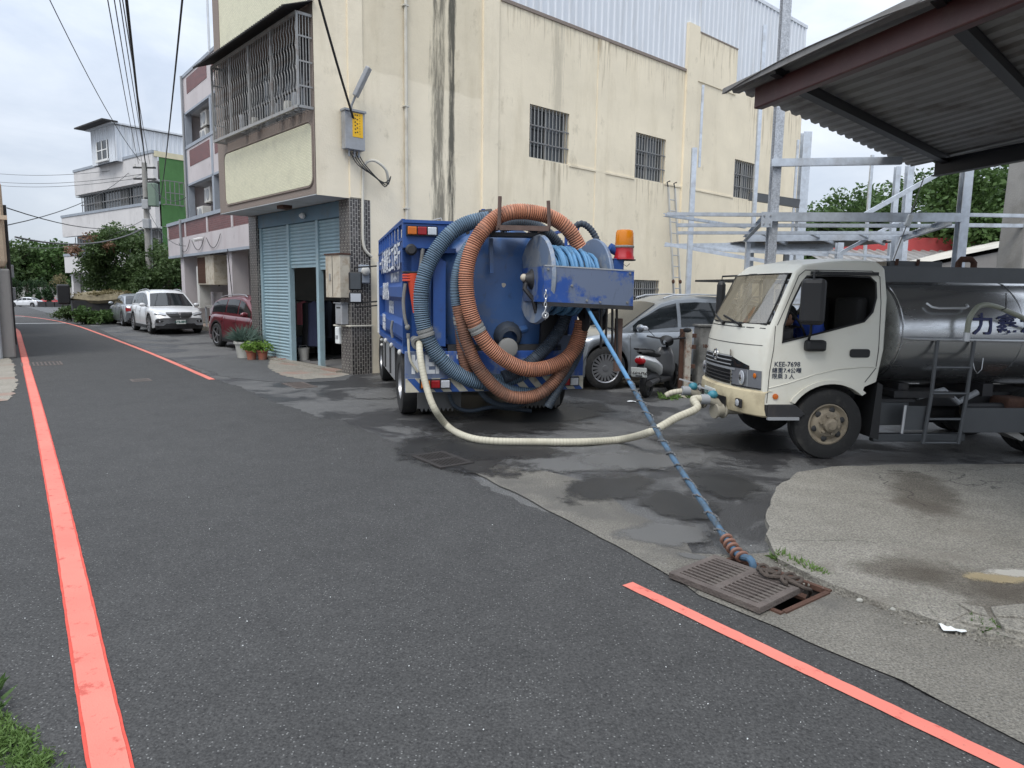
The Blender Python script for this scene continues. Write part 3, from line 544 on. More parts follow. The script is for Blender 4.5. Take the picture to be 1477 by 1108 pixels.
# cage of bent bars
cg = MB(); X = -1.0; cy0, cy1, cz0, cz1 = .06, 4.62, 5.22, 6.9
for z in (cz0, cz1): cg.bar((X, cy0, z), (X, cy1, z), .045, .06); cg.bar((X, cy0, z), (-.7, cy0, z), .04, .05); cg.bar((X, cy1, z), (-.7, cy1, z), .04, .05)
for y in (cy0, 1.25, 2.4, 3.5, cy1): cg.bar((X, y, cz0), (X, y, cz1), .04, .04)
cage = cg.build('window_cage', 'bar_light', b1)
mb = MB(); pts = []
for i in range(41):
    z = cz0 + (cz1 - cz0) * i / 40; ph = (z - cz0) / (cz1 - cz0); dx = 0
    for c in (.22, .45, .68, .86):
        if abs(ph - c) < .06: dx = .045 * (1 - abs(ph - c) / .06)
    pts.append((X + .01, dx, z))
mb.tube(pts, .009, 5); bm_ = mb.mesh('cage_bar', 'bar_light'); copies(bm_, 'cage_bar', cage, [(0, cy0 + (cy1 - cy0) * (i + .5) / 36, 0) for i in range(36)])
for z in (5.6, 6.05, 6.5):
    for y in (cy0, cy1): MB().bar((X, y, z), (-.7, y, z), .02, .03).build('cage_rail', 'bar_light', cage)
sb = MB().cyl((0, 0, cz0), (0, 0, cz1), .009, n=5).mesh('cage_bar', 'bar_light'); copies(sb, 'cage_bar', cage, [(X + .06 * k, y, 0) for k in range(1, 5) for y in (cy0, cy1)])
fb = MB().bar((X, 0, cz0 - .01), (-.7, 0, cz0 - .01), .02, .012).mesh('floor_bar', 'bar_grey'); copies(fb, 'floor_bar', cage, [(0, cy0 + .1 + .13 * i, 0) for i in range(35)])
aw = corrugated(46, .11, .03, (-.68, -.06, 7.16), (0, 1, 0), (0, 0, 1), (-.62, 0, -.25)); aw.build('cage_awning', 'tin_black', b1)
MB().bar((-1.28, -.05, 6.915), (-1.28, 5.0, 6.915), .03, .025).build('awning_edge', 'tin_black', b1)
# ground floor: tiled piers, lintel, shutters, dark shop behind
MB().bb(.0, .48, -.012, .42, 0, 3.6).build('pier', 'mosaic_dark', b1); MB().bb(.0, .42, 4.78, 5.25, 0, 3.6).build('pier', 'mosaic_dark', b1)
MB().bb(.06, .22, .42, 4.78, 3.28, 3.6).build('lintel', 'blue_paint', b1)
mb = MB(); rx = 7
mb.poly([(.3, .42, .02), (rx, .42, .02), (rx, 4.9, .02), (.3, 4.9, .02)]); room_f = mb.build('shop_floor', 'room_floor', b1)
mb = MB(); mb.poly([(rx, .2, 0), (rx, 5, 0), (rx, 5, 3.4), (rx, .2, 3.4)]); mb.poly([(.3, .3, 0), (rx, .3, 0), (rx, .3, 3.4), (.3, .3, 3.4)]); mb.poly([(.3, 4.9, 0), (rx, 4.9, 0), (rx, 4.9, 3.4), (.3, 4.9, 3.4)]); mb.poly([(.1, .2, 3.42), (rx, .2, 3.42), (rx, 5, 3.42), (.1, 5, 3.42)]); mb.build('shop_interior_wall', 'dark_room', b1)
for y0, y1 in ((.42, .5), (1.56, 1.68), (3.05, 3.17), (4.66, 4.78)): MB().bb(.08, .2, y0, y1, .0, 3.28).build('shutter_post', 'shutter_blue', b1)
for (y0, y1, zb) in ((3.17, 4.66, .1), (1.68, 3.05, 2.32), (.5, 1.56, 2.26)):
    sh = MB().bb(.125, .145, y0, y1, zb - .06, zb).build('shutter', 'shutter_blue', b1); n = int((3.28 - zb) / .077); h = (3.28 - zb) / n; prof = []
    for i in range(6): a = math.pi * i / 5; prof.append((.14 - .028 * math.sin(a), h * (i / 5) * .98))
    mb = MB(); mb.grid([[(x, y0, z) for x, z in prof], [(x, y1, z) for x, z in prof]]); me = mb.mesh('slat', 'shutter_blue', True); copies(me, 'slat', sh, [(0, 0, zb + h * i) for i in range(n)])
MB().bb(-.1, .12, .5, 4.66, .0, .05).build('threshold', 'pad_concrete', b1)
MB().box((-.38, 2.2, 3.57), (.22, .3, .09)).build('soffit_lamp', 'rust', b1); MB().lathe([(.02, 0), (.06, .04), (.065, .09), (.03, .14), (0, .15)], (.06, 2.1, 3.40), (-1, 0, 0), 10).build('bulb', 'white_paint', b1, smooth=True)
MB().poly([(-.69, .01, 3.598), (0, .01, 3.598), (0, 5.2, 3.598), (-.69, 5.2, 3.598)]).build('soffit_face', 'soffit', b1)
def b1w(x, y, z): return b1.matrix_basis @ V((x, y, z)) if False else C0 + V((math.cos(B1R) * x - math.sin(B1R) * y, math.sin(B1R) * x + math.cos(B1R) * y, z))
# things fixed to the corner
m = thing('electric_cabinet', 'rust stained cream double door electric cabinet on the tiled corner pier', 'electric cabinet', b1w(-.1, .3, 1.75), B1R)
mb = MB().bb(-.14, .09, -.32, .30, -.15, .72); mb.build('case', 'cream_box', m, bevel=.01); MB().bb(-.16, .1, -.34, .32, .72, .75).build('lid', 'rust', m); MB().bb(-.147, -.141, -.008, .004, -.13, .7).build('door_gap', 'ink', m); MB().bb(-.155, -.142, .08, .12, .2, .34).build('latch', 'pvc_grey', m)
m = thing('mail_box', 'small grey metal box below the electric cabinet on the pier', 'box', b1w(-.06, .22, 1.1), B1R); MB().bb(-.1, .055, -.14, .14, -.05, .38).build('case', 'grey_box', m, bevel=.01); MB().bb(-.13, .055, -.16, .16, .38, .40).build('lid', 'pvc_grey', m); MB().bb(-.107, -.101, -.08, .08, .28, .31).build('slot', 'ink', m)
m = thing('meter', 'grey electricity meter with round glass face on the side of the pier', 'meter', b1w(.28, -.08, 2.0), B1R); MB().bb(-.11, .11, -.04, .065, -.1, .28).build('case', 'frame_blue_grey', m, bevel=.02); MB().lathe([(.09, 0), (.088, .05), (.06, .07), (0, .075)], (0, -.04, .15), (0, -1, 0), 14).build('glass_face', 'ac_white', m, smooth=True)
m = thing('power_box', 'grey steel power box with yellow notice high on the cream wall', 'power box', b1w(.06, -.05, 4.95), B1R)
MB().bb(-.22, .22, -.14, .02, -.42, .3).build('case', 'grey_box', m, bevel=.008); MB().bb(-.24, .24, -.17, .02, .3, .34).build('hood', 'pvc_grey', m); MB().bb(-.06, .17, -.146, -.141, -.18, .28).build('notice', 'sign_yellow', m)
for k, (x, n_) in enumerate(((.0, 6), (.045, 5), (.1, 8))):
    for i in range(n_): MB().box((x, -.149, .24 - i * .4 / n_), (.026 if k < 2 else .014, .002, .022 if k < 2 else .012)).build('character', 'ink', m)
for x in (-.1, .02, .12): MB().cyl((x, -.06, -.42), (x, -.06, -.55), .02, n=8).build('gland', 'pvc_grey', m)
m = thing('street_lamp', 'grey flood lamp tilted up on a short arm above the power box', 'lamp', b1w(.05, -.02, 5.3), B1R)
MB().tube([(0, 0, -.05), (.01, -.04, .1), (.06, -.14, .3)], .024, 8).build('arm', 'pvc_grey', m); MB().bar((.05, -.12, .26), (.24, -.34, .80), .17, .09).build('head', 'grey_box', m, bevel=.02)
m = MB(); m.tube(spline([(.48, -.06, 2.45), (.30, -.05, 2.65), (.28, -.05, 3.2), (.3, -.05, 4.0), (.34, -.06, 4.3), (.5, -.16, 4.38), (.75, -.2, 4.22), (.85, -.12, 3.95)], .05), .03, 7); o = m.build('conduit', 'pipe_white', None, True); o.location = C0; o.rotation_euler = (0, 0, B1R); tag(o, 'bent white conduit climbing the pier below the power box', 'conduit')
for k in range(4):
    a = V((.02 + .06 * k, -.05, 4.5)); m = MB().tube(spline([a, a + V((.1, -.12, -.25)), (.5 + .06 * k, -.2 - .03 * k, 4.05 - .05 * k), (.72 + .05 * k, -.2, 3.88 + .08 * k), (.84, -.14, 4.0)], .05), .011, 5); o = m.build('loose_wire', 'cable', None); o.location = C0; o.rotation_euler = (0, 0, B1R); tag(o, 'loose dark wire drooping from the power box to the conduit mouth', 'wire', 'loose wires under the power box')
m = MB().tube([(-.15, .46, 1.02), (-.02, -.04, 1.02), (.5, -.04, 1.02)], .016, 6); o = m.build('conduit', 'pipe_white', None, True); o.location = C0; o.rotation_euler = (0, 0, B1R); tag(o, 'thin white pipe wrapped level around the foot of the tiled pier', 'conduit')
# inside the shop: two clothes rails with garments, boxes, bucket
def rail(loc, n, label):
    r_ = thing('clothes_rail', label, 'clothes rail', loc, B1R)
    MB().cyl((0, -.75, 1.45), (0, .75, 1.45), .014, n=8).build('rod', 'dark_steel', r_)
    for y in (-.75, .75): MB().cyl((0, y, 0), (0, y, 1.45), .014, n=8).build('leg', 'dark_steel', r_); MB().bar((-.25, y, .02), (.25, y, .02), .03, .03).build('foot', 'dark_steel', r_)
rail(b1w(1.45, 3.85, .02), 5, 'black clothes rail near the narrow open shutter bay'); rail(b1w(.75, 3.7, .02), 4, 'black clothes rail deeper in the shop behind the wide open bay')
mat('cloth_navy', (.02, .025, .06), .9, var=.3); mat('cloth_black', (.012, .012, .014), .9); mat('cloth_tan', (.30, .22, .15), .9); mat('cloth_pink', (.45, .14, .16), .9); mat('cloth_grey', (.09, .1, .13), .9)
gn = {'cloth_navy': 'navy blue', 'cloth_black': 'black', 'cloth_tan': 'tan', 'cloth_pink': 'pink', 'cloth_grey': 'grey'}
for k, (x, y, m_, ln) in enumerate(((1.45, 3.45, 'cloth_black', 1.0), (1.45, 3.72, 'cloth_grey', .95), (1.45, 3.98, 'cloth_navy', 1.05), (1.45, 4.3, 'cloth_tan', 1.0), (.75, 3.15, 'cloth_navy', 1.1), (.75, 3.4, 'cloth_black', 1.15), (.75, 3.68, 'cloth_pink', .6))):
    g = thing('garment', '%s coat hanging from the rail in the %s bay' % (gn[m_], 'narrow' if x > 1 else 'wide'), 'coat', b1w(x, y, 1.47 - ln), B1R); mb = MB(); rows = []
    for z, wd, th in ((ln, .04, .02), (ln - .06, .2, .05), (ln - .3, .2, .07), (ln - .6, .2, .075), (0, .24, .09)): rows.append([(wd * math.cos(a) * (1 + .08 * math.sin(5 * a + k)), th * math.sin(a) * (1.1 + .3 * math.sin(7 * a)), z) for a in [2 * math.pi * i / 24 for i in range(24)]])
    mb.grid(rows, True); q = mb.build('cloth', m_, g, True); q.rotation_euler = (0, 0, R(70 + 12 * k)); MB().tube([(0, 0, ln), (0, 0, ln + .03)], .006, 5).build('hook', 'alu', g)
for x, y, s, m_, lb in ((.8, 4.3, (.7, .6, .5), 'cloth_grey', 'grey bundle heaped on the shop floor'), (1.9, 4.5, (.5, .5, .8), 'dark_steel', 'tall dark carton at the back of the shop'), (.5, 3.3, (.3, .3, .3), 'ac_white', 'pale bucket on the shop floor')):
    g = thing('bucket' if 'bucket' in lb else ('bundle' if 'bundle' in lb else 'carton'), lb, lb.split()[1], b1w(x, y, .02), B1R + .3)
    if 'bucket' in lb: MB().lathe([(.11, 0), (.14, .28), (.15, .3), (.13, .29), (.1, .02), (0, .02)], (0, 0, 0), (0, 0, 1), 16).build('shell', m_, g, True); MB().tube([(-.14, 0, .28), (-.1, .02, .36), (.1, .02, .36), (.14, 0, .28)], .006, 5).build('handle', 'alu', g)
    elif 'bundle' in lb:
        for q in range(5): MB().sphere((rng.uniform(-.25, .25), rng.uniform(-.2, .2), .16 + .06 * q), (.26, .22, .16)).build('roll', m_, g, True)
    else: MB().bb(-.25, .25, -.25, .25, 0, .8).build('body', m_, g, bevel=.01); MB().bb(-.26, .26, -.04, .04, .8, .806).build('tape', 'cream_box', g)
m = thing('meter_tag', 'small white plastic box hooked on the narrow shutter post', 'box', b1w(.02, .52, .62), B1R); MB().bb(-.07, .055, -.09, .09, 0, .36).build('case', 'paper', m, bevel=.02); MB().bb(-.075, -.071, -.05, .05, .1, .18).build('label_patch', 'grey_box', m)

# ================================================================ second building (brick red panels, open arcade)
B2R = B1R - R(3.5); _l = V((3.1, 22.5, 0)); _w = b1w(3.1, 22.5, 0); _o = _w - V((math.cos(B2R) * _l.x - math.sin(B2R) * _l.y, math.sin(B2R) * _l.x + math.cos(B2R) * _l.y, 0))
def b2w(x, y, z): return _o + V((math.cos(B2R) * x - math.sin(B2R) * y, math.sin(B2R) * x + math.cos(B2R) * y, z))
b2 = thing('brick_trimmed_building', 'pinkish white building with red brick balcony panels above an open arcade', 'building', _o, B2R)
Y0, Y1 = 9.5, 22.75; F = 3.0
MB().bb(F, F + .14, Y0, Y1, 3.22, 3.97).build('balcony_front', 'white_plaster', b2); MB().bb(F - .04, F + .18, Y0, Y1, 4.58, 4.72).build('balcony_rail', 'frame_blue_grey', b2); MB().bb(F - .02, F + .16, Y0, Y1, 3.12, 3.219).build('balcony_lip', 'frame_blue_grey', b2)
MB().bb(F + .14, 9, Y0, Y1, 3.2, 3.35).build('slab', 'soffit', b2)
ps = (9.6, 12.9, 16.1, 19.5, 22.66)
for a, b in zip(ps, ps[1:]):
    MB().bb(F + .02, F + .12, a + .1, b - .1, 3.97, 4.58).build('brick_panel', 'red_tile', b2)
for y in ps: MB().bb(F - .012, F + .15, y - .1, y + .1, 3.971, 4.579).build('balcony_post', 'white_plaster', b2)
ux = 3.95
for z0, z1 in ((6.62, 8.2), (9.85, 11.4)):
    MB().bb(ux, ux + .14, Y0, Y1, z0, z1).build('parapet', 'white_plaster', b2); MB().bb(ux - .04, ux + .18, Y0, Y1, z1, z1 + .14).build('parapet_cap', 'frame_blue_grey', b2); MB().bb(ux - .02, ux + .16, Y0, Y1, z0 - .09, z0 - .001).build('parapet_lip', 'frame_blue_grey', b2)
    MB().bb(ux + .14, 9, Y0, Y1, z0 - .05, z0 + .1).build('slab', 'soffit', b2)
    for a, b in ((10, 14), (14.4, 18.0), (18.75, 22.0)): MB().bb(ux - .014, ux - .001, a, b, z0 + .75, z1 - .12).build('brick_panel', 'red_tile', b2)
for y in (9.7, 14.2, 18.4, 22.6): MB().bb(ux - .02, ux + .26, y - .14, y + .14, 4.72, 9.8).build('pier', 'frame_blue_grey', b2)
MB().poly([(ux + 1.5, Y0, 3.3), (ux + 1.5, Y1, 3.3), (ux + 1.5, Y1, 11.4), (ux + 1.5, Y0, 11.4)]).build('recessed_wall', 'red_tile', b2)
mb = MB(); mb.poly([(ux, Y1, 0), (9, Y1, 0), (9, Y1, 11.4), (ux, Y1, 11.4)]); mb.poly([(ux, Y0, 11.41), (9, Y0, 11.41), (9, Y1, 11.41), (ux, Y1, 11.41)]); mb.poly([(9, Y0, 0), (9, Y1, 0), (9, Y1, 11.4), (9, Y0, 11.4)]); mb.poly([(6.2, Y0, 0), (6.2, Y1, 0), (6.2, Y1, 3.2), (6.2, Y0, 3.2)]); mb.poly([(F, Y0, 0), (9, Y0, 0), (9, Y0, 11.4), (F, Y0, 11.4)]); mb.build('end_wall', 'white_plaster', b2)
MB().bb(F + .1, 6.2, Y0, Y1, 0, .16).build('arcade_step', 'pad_concrete', b2)
for y, z in ((16.5, 4.9), (20.4, 4.9), (16.5, 8.3), (20.4, 8.3)):
    p = MB().bb(ux + 1.44, ux + 1.49, y - .9, y + .9, z, z + 1.6).build('window', 'glass_dark', b2); MB().bb(ux + 1.41, ux + 1.439, y - .03, y + .03, z, z + 1.6).build('mullion', 'alu', p)
for y in (20.9, 13.9, 10.5): MB().bb(F + .15, F + .75, y - .3, y + .3, .16, 3.2).build('column', 'white_plaster', b2)
MB().bb(6.1, 6.19, 14.4, 17.6, .16, 2.9).build('rolling_door', 'tin_black', b2); MB().bb(F + .9, F + 1.4, 17.6, 19.6, .16, 1.6).build('low_wall', 'white_plaster', b2)
mb = MB(); mb.tube([(ux - .08, 22.6, 11.5), (ux - .08, 22.6, 4.9), (F - .08, 20.0, 4.7), (F - .08, 20.0, 3.1)], .055, 7); mb.build('downpipe', 'pvc_grey', b2, True); MB().tube([(ux - .06, 18.0, 13.6), (ux - .06, 18.0, 11.4)], .05, 7).build('vent_pipe', 'alu', b2)
def ac(p, lb, k=1.2):
    a = thing('air_conditioner', lb, 'air conditioner', b2w(*p), B2R); MB().bb(-.16 * k, .16 * k, -.4 * k, .4 * k, 0, .55 * k).build('case', 'ac_white', a, bevel=.02)
    MB().lathe([(.2 * k, 0), (.21 * k, .02), (.18 * k, .03), (0, .02)], (-.155 * k, -.1 * k, .28 * k), (-1, 0, 0), 18).build('fan_grille', 'pvc_grey', a); MB().bb(-.165 * k, -.161 * k, .2 * k, .36 * k, .08, .48 * k).build('vent', 'pvc_grey', a)
    for y in (-.3 * k, .3 * k): MB().bar((-.14, y, -.02), (1.0, y, -.02), .04, .04).build('bracket', 'dark_steel', a)
ac((ux + .5, 20.7, 9.0), 'upper white air conditioner on the top floor balcony'); ac((ux + .5, 20.9, 8.25), 'lower white air conditioner on the top floor balcony'); ac((ux + .5, 20.6, 5.65), 'upper white air conditioner on the middle floor balcony'); ac((ux + .1, 20.4, 4.75), 'lower white air conditioner standing on the middle floor rail')
m = thing('louvred_cabinet', 'cream outdoor unit with brown louvres hung under the arcade beam', 'air conditioner', b2w(F + .5, 17.5, 1.9), B2R); MB().bb(-.3, .3, -1.3, 1.1, 0, 1.2).build('case', 'cream_box', m, bevel=.02)
lm = MB().bb(-.32, -.301, -.018, .018, .06, 1.14).mesh('louvre', 'rust'); copies(lm, 'louvre', m, [(0, -.1 + .09 * i, 0) for i in range(13)]); MB().bar((0, -.9, -.05), (.0, -.9, .0), .05, .05).build('bracket', 'dark_steel', m); MB().bb(-.25, .2, 1.11, 1.5, -1.0, .8).build('side_cabinet', 'ac_white', m); MB().bb(-.05, .05, -.05, .05, 1.2, 1.32).build('hanger', 'dark_steel', m)
m = thing('workbench', 'small grey trestle table under the louvred cabinet in the arcade', 'table', b2w(F + .5, 17.0, .16), B2R); MB().bb(-.35, .35, -.7, .6, .82, .88).build('top', 'conc_pole', m)
for x in (-.3, .3):
    for y in (-.65, .55): MB().bb(x - .03, x + .03, y - .03, y + .03, 0, .82).build('leg', 'galv', m)
m = thing('security_camera', 'white bullet camera on the balcony front above the parked cars', 'camera', b2w(F - .02, 16.9, 3.75), B2R); MB().cyl((-.02, 0, 0), (-.36, -.14, -.08), .07, n=10).build('body', 'white_paint', m, True); MB().cyl((.04, 0, .02), (-.12, -.04, .02), .04, n=8).build('mount', 'white_paint', m)

# ================================================================ third building (white bands, green gable)
K3 = V((-23.3, 46, 0)); a3 = math.atan2(.629, -.777)
b3 = thing('banded_building', 'white tiled three storey building with green side wall and rooftop shed', 'building', (K3.x, K3.y, GZ(-30, 50)), a3)
# local x runs left along the front, local y points to the street side (outward = +y)
for x1, z0, z1 in ((13.2, 8.9, 10.6), (16.3, 5.9, 7.4), (16.3, 3.1, 4.4)):
    MB().bb(0, x1, -.3, 0, z0, z1).build('band_wall', 'white_tile', b3); MB().bb(-.05, x1 + .05, -.35, .05, z1, z1 + .18).build('band_cap', 'frame_blue_grey', b3)
MB().bb(0, 16.2, -9, -1.0, -.4, 7.4).build('core_wall', 'grey_plaster', b3); MB().bb(0, 13.1, -9, -1.0, 7.4, 10.4).build('core_wall', 'grey_plaster', b3)
for z in (5.85, 8.85): MB().bb(0, 14, -1, -.31, z, z + .15).build('slab', 'soffit', b3)
for x0, x1, z0, z1 in ((.1, 4.4, 7.5, 8.85), (4.6, 9, 7.5, 8.85), (9.2, 13.0, 7.5, 8.85), (.1, 5, 4.55, 5.85), (5.2, 10, 4.55, 5.85), (10.2, 14.8, 4.55, 5.85)):
    p = MB().bb(x0, x1, -.6, -.5, z0, z1).build('window', 'glass_grey', b3)
    n = int((x1 - x0) / .45); bm_ = MB().bb(-.03, .03, -.12, -.08, z0, z1).mesh('window_bar', 'bar_grey'); copies(bm_, 'window_bar', p, [(x0 + (x1 - x0) * (i + .5) / n, -.2, 0) for i in range(n)]); MB().bb(x0, x1, -.34, -.28, (z0 + z1) / 2 - .03, (z0 + z1) / 2 + .03).build('window_rail', 'bar_grey', p)
    MB().bb(x0 + .3, x0 + 1.6, -.49, -.47, z0 + .1, z1 - .1).build('curtain', 'curtain', p)
for x in (13.4, 15.9): MB().bb(x, x + .4, -.9, -.4, -.4, 3.1).build('column', 'white_tile', b3)
# green side: runs along local -y at x = 0
MB().bb(-.02, -.001, -9.2, -.4, .2, 10.4).build('gable_wall', 'green_wall', b3); MB().bb(-.05, -.021, -3.2, -2.0, .2, 10.4).build('gable_stripe', 'cream_trim', b3); MB().bb(-.06, .0, -9.2, -.1, 10.4, 10.75).build('gable_cap', 'cream_trim', b3)
mb = corrugated(42, .32, .05, (4.4, -13, 10.5), (0, 1, 0), (-1, 0, 0), (0, 0, 2.35)); mb.build('shed_side', 'tin_white', b3); mb = corrugated(12, .32, .05, (4.45, .44, 10.5), (1, 0, 0), (0, 1, 0), (0, 0, 2.45)); mb.build('shed_front', 'tin_white', b3)
MB().poly([(8.3, .4, 10.5), (8.3, -13, 10.5), (8.3, -13, 12.9), (8.3, .4, 12.9)]).build('shed_lining', 'tin_white', b3); MB().bb(4.2, 8.6, -13.2, .7, 12.9, 13.0).build('shed_roof', 'tin_white', b3); MB().bb(4.1, 8.9, .3, 1.3, 12.98, 13.07).build('shed_eave', 'tin_black', b3); MB().bb(0, 13, -13, -9, 0, 10.4).build('rear_wing', 'grey_plaster', b3)
p = MB().bb(5.4, 7.2, .50, .54, 10.75, 12.0).build('window', 'glass_dark', b3); [MB().bb(x - .05, x + .05, .54, .58, 10.75, 12.0).build('mullion', 'white_paint', p) for x in (5.44, 6.3, 7.16)]; MB().bb(5.4, 7.2, .54, .57, 11.35, 11.42).build('transom', 'white_paint', p); MB().bb(5.3, 7.3, .52, .66, 10.6, 10.74).build('sill', 'white_paint', p)
for z in (4.5, 7.4):
    mb = MB(); [mb.bar((-.5, -1.7 + .3 * k, z), (-.5, -1.7 + .3 * k, z + 1.5), .04, .04) for k in range(5)]; [mb.bar((-.5, -1.7, z + q), (-.5, -.5, z + q), .05, .05) for q in (0, .75, 1.5)]; [mb.bar((-.5, y, z + q), (0, y, z + q), .05, .05) for q in (0, 1.5) for y in (-1.7, -.5)]; mb.build('side_cage', 'bar_grey', b3)

# ================================================================ roadside building at the left edge
b4 = thing('roadside_building', 'low building end with peach upper wall and stained grey base', 'building', tw(20.7, .29), math.atan2(T.y, T.x))
MB().bb(0, 8, 0, 7, 0, 1.05 + 1.1).build('base_wall', 'grey_plaster', b4, bevel=.04); MB().bb(.02, 8, .03, 7, 2.15, 4.3).build('upper_wall', 'beige_plaster', b4, bevel=.18); MB().bb(-.06, .05, -.03, 7, 3.3, 3.4).build('ledge', 'beige_plaster', b4)
MB().tube([(-.04, .3, 0), (-.04, .3, 3.2)], .04, 8).build('downpipe', 'pvc_grey', b4, True); MB().tube([(5, -.06, 0), (5, -.06, 4.1)], .05, 8).build('pole', 'dark_steel', b4)
for x, z in ((6.6, 2.2), (6.2, 1.5)): MB().box((x, -.1, z), (.3, .2, .4)).build('meter_case', 'grey_box', b4, bevel=.02)
b5 = thing('roadside_house', 'grey walled house with pale eaves beyond the low peach building', 'house', tw(30, -.25), math.atan2(T.y, T.x)); MB().bb(0, 9, .15, 6, -.1, 3.2).build('wall', 'grey_plaster', b5); MB().bb(-.4, 9.4, -.45, 6.3, 3.2, 3.5).build('eave', 'white_plaster', b5); MB().tube([(.2, .05, 0), (.2, .05, 3.2)], .05, 7).build('downpipe', 'pvc_grey', b5)
p = MB().bb(3, 4.4, .1, .149, 1, 2.3).build('window', 'glass_dark', b5); MB().bb(3.66, 3.74, .08, .099, 1, 2.3).build('mullion', 'alu', p)
wl = thing('boundary_wall', 'long pale wall behind the conifers at the far bend', 'wall', at(170, 440, 128).xy.to_3d() + V((0, 0, GZ(-80, 128) - .3)), R(8))
for k in range(16): MB().bb(-48 + 3 * k, -45 + 3 * k - .05, -.1, .1, 0, 3.4).build('panel', 'conc_pole', wl)
MB().bb(-48, 0, -.16, .16, 3.4, 3.55).build('coping', 'conc_pole', wl)

# ================================================================ vehicles: parked cars
mat('paint_white', (.66, .67, .68), .3, var=.04, coat=.6); mat('paint_silver', (.33, .35, .37), .32, metal=.5, var=.05, coat=.5); mat('paint_grey', (.27, .29, .31), .3, metal=.55, var=.05, coat=.6)
mat('paint_maroon', (.13, .012, .02), .28, metal=.3, var=.05, coat=.7); mat('paint_red', (.42, .015, .02), .35, coat=.5); mat('lamp_clear', (.55, .57, .6), .15, metal=.3); mat('lamp_body', (.24, .25, .27), .18, metal=.4); mat('lamp_red', (.28, .008, .012), .2); mat('lamp_amber', (.55, .14, .01), .25); mat('plate', (.70, .73, .70), .5); mat('plate_ink', (.02, .10, .08), .6)
mat('rim_silver', (.38, .38, .39), .35, metal=.8); mat('rim_dark', (.04, .04, .042), .4, metal=.5); mat('seat_dark', (.02, .02, .02), .9)
def interp(pts, x):
    if x <= pts[0][0]: return pts[0][1]
    for (a, b), (c, d) in zip(pts, pts[1:]):
        if x <= c: return b + (d - b) * (x - a) / (c - a)
    return pts[-1][1]
SHAPE = {
 'suv': dict(deck=[(0, .46), (.012, .56), (.05, .62), (.15, .635), (.5, .61), (.66, .60), (.72, .60), (.82, .58), (.91, .535), (.955, .48), (.985, .42), (1, .36)], roof=[(.015, .60), (.04, .74), (.09, .90), (.16, .955), (.3, .99), (.42, 1.0), (.5, .985), (.56, .935), (.74, .60)]),
 'sedan': dict(deck=[(0, .42), (.012, .56), (.035, .655), (.06, .675), (.2, .68), (.5, .64), (.66, .63), (.74, .625), (.86, .585), (.93, .53), (.975, .46), (1, .37)], roof=[(.12, .67), (.2, .83), (.27, .94), (.36, .99), (.45, 1.0), (.52, .985), (.57, .94), (.75, .625)])}
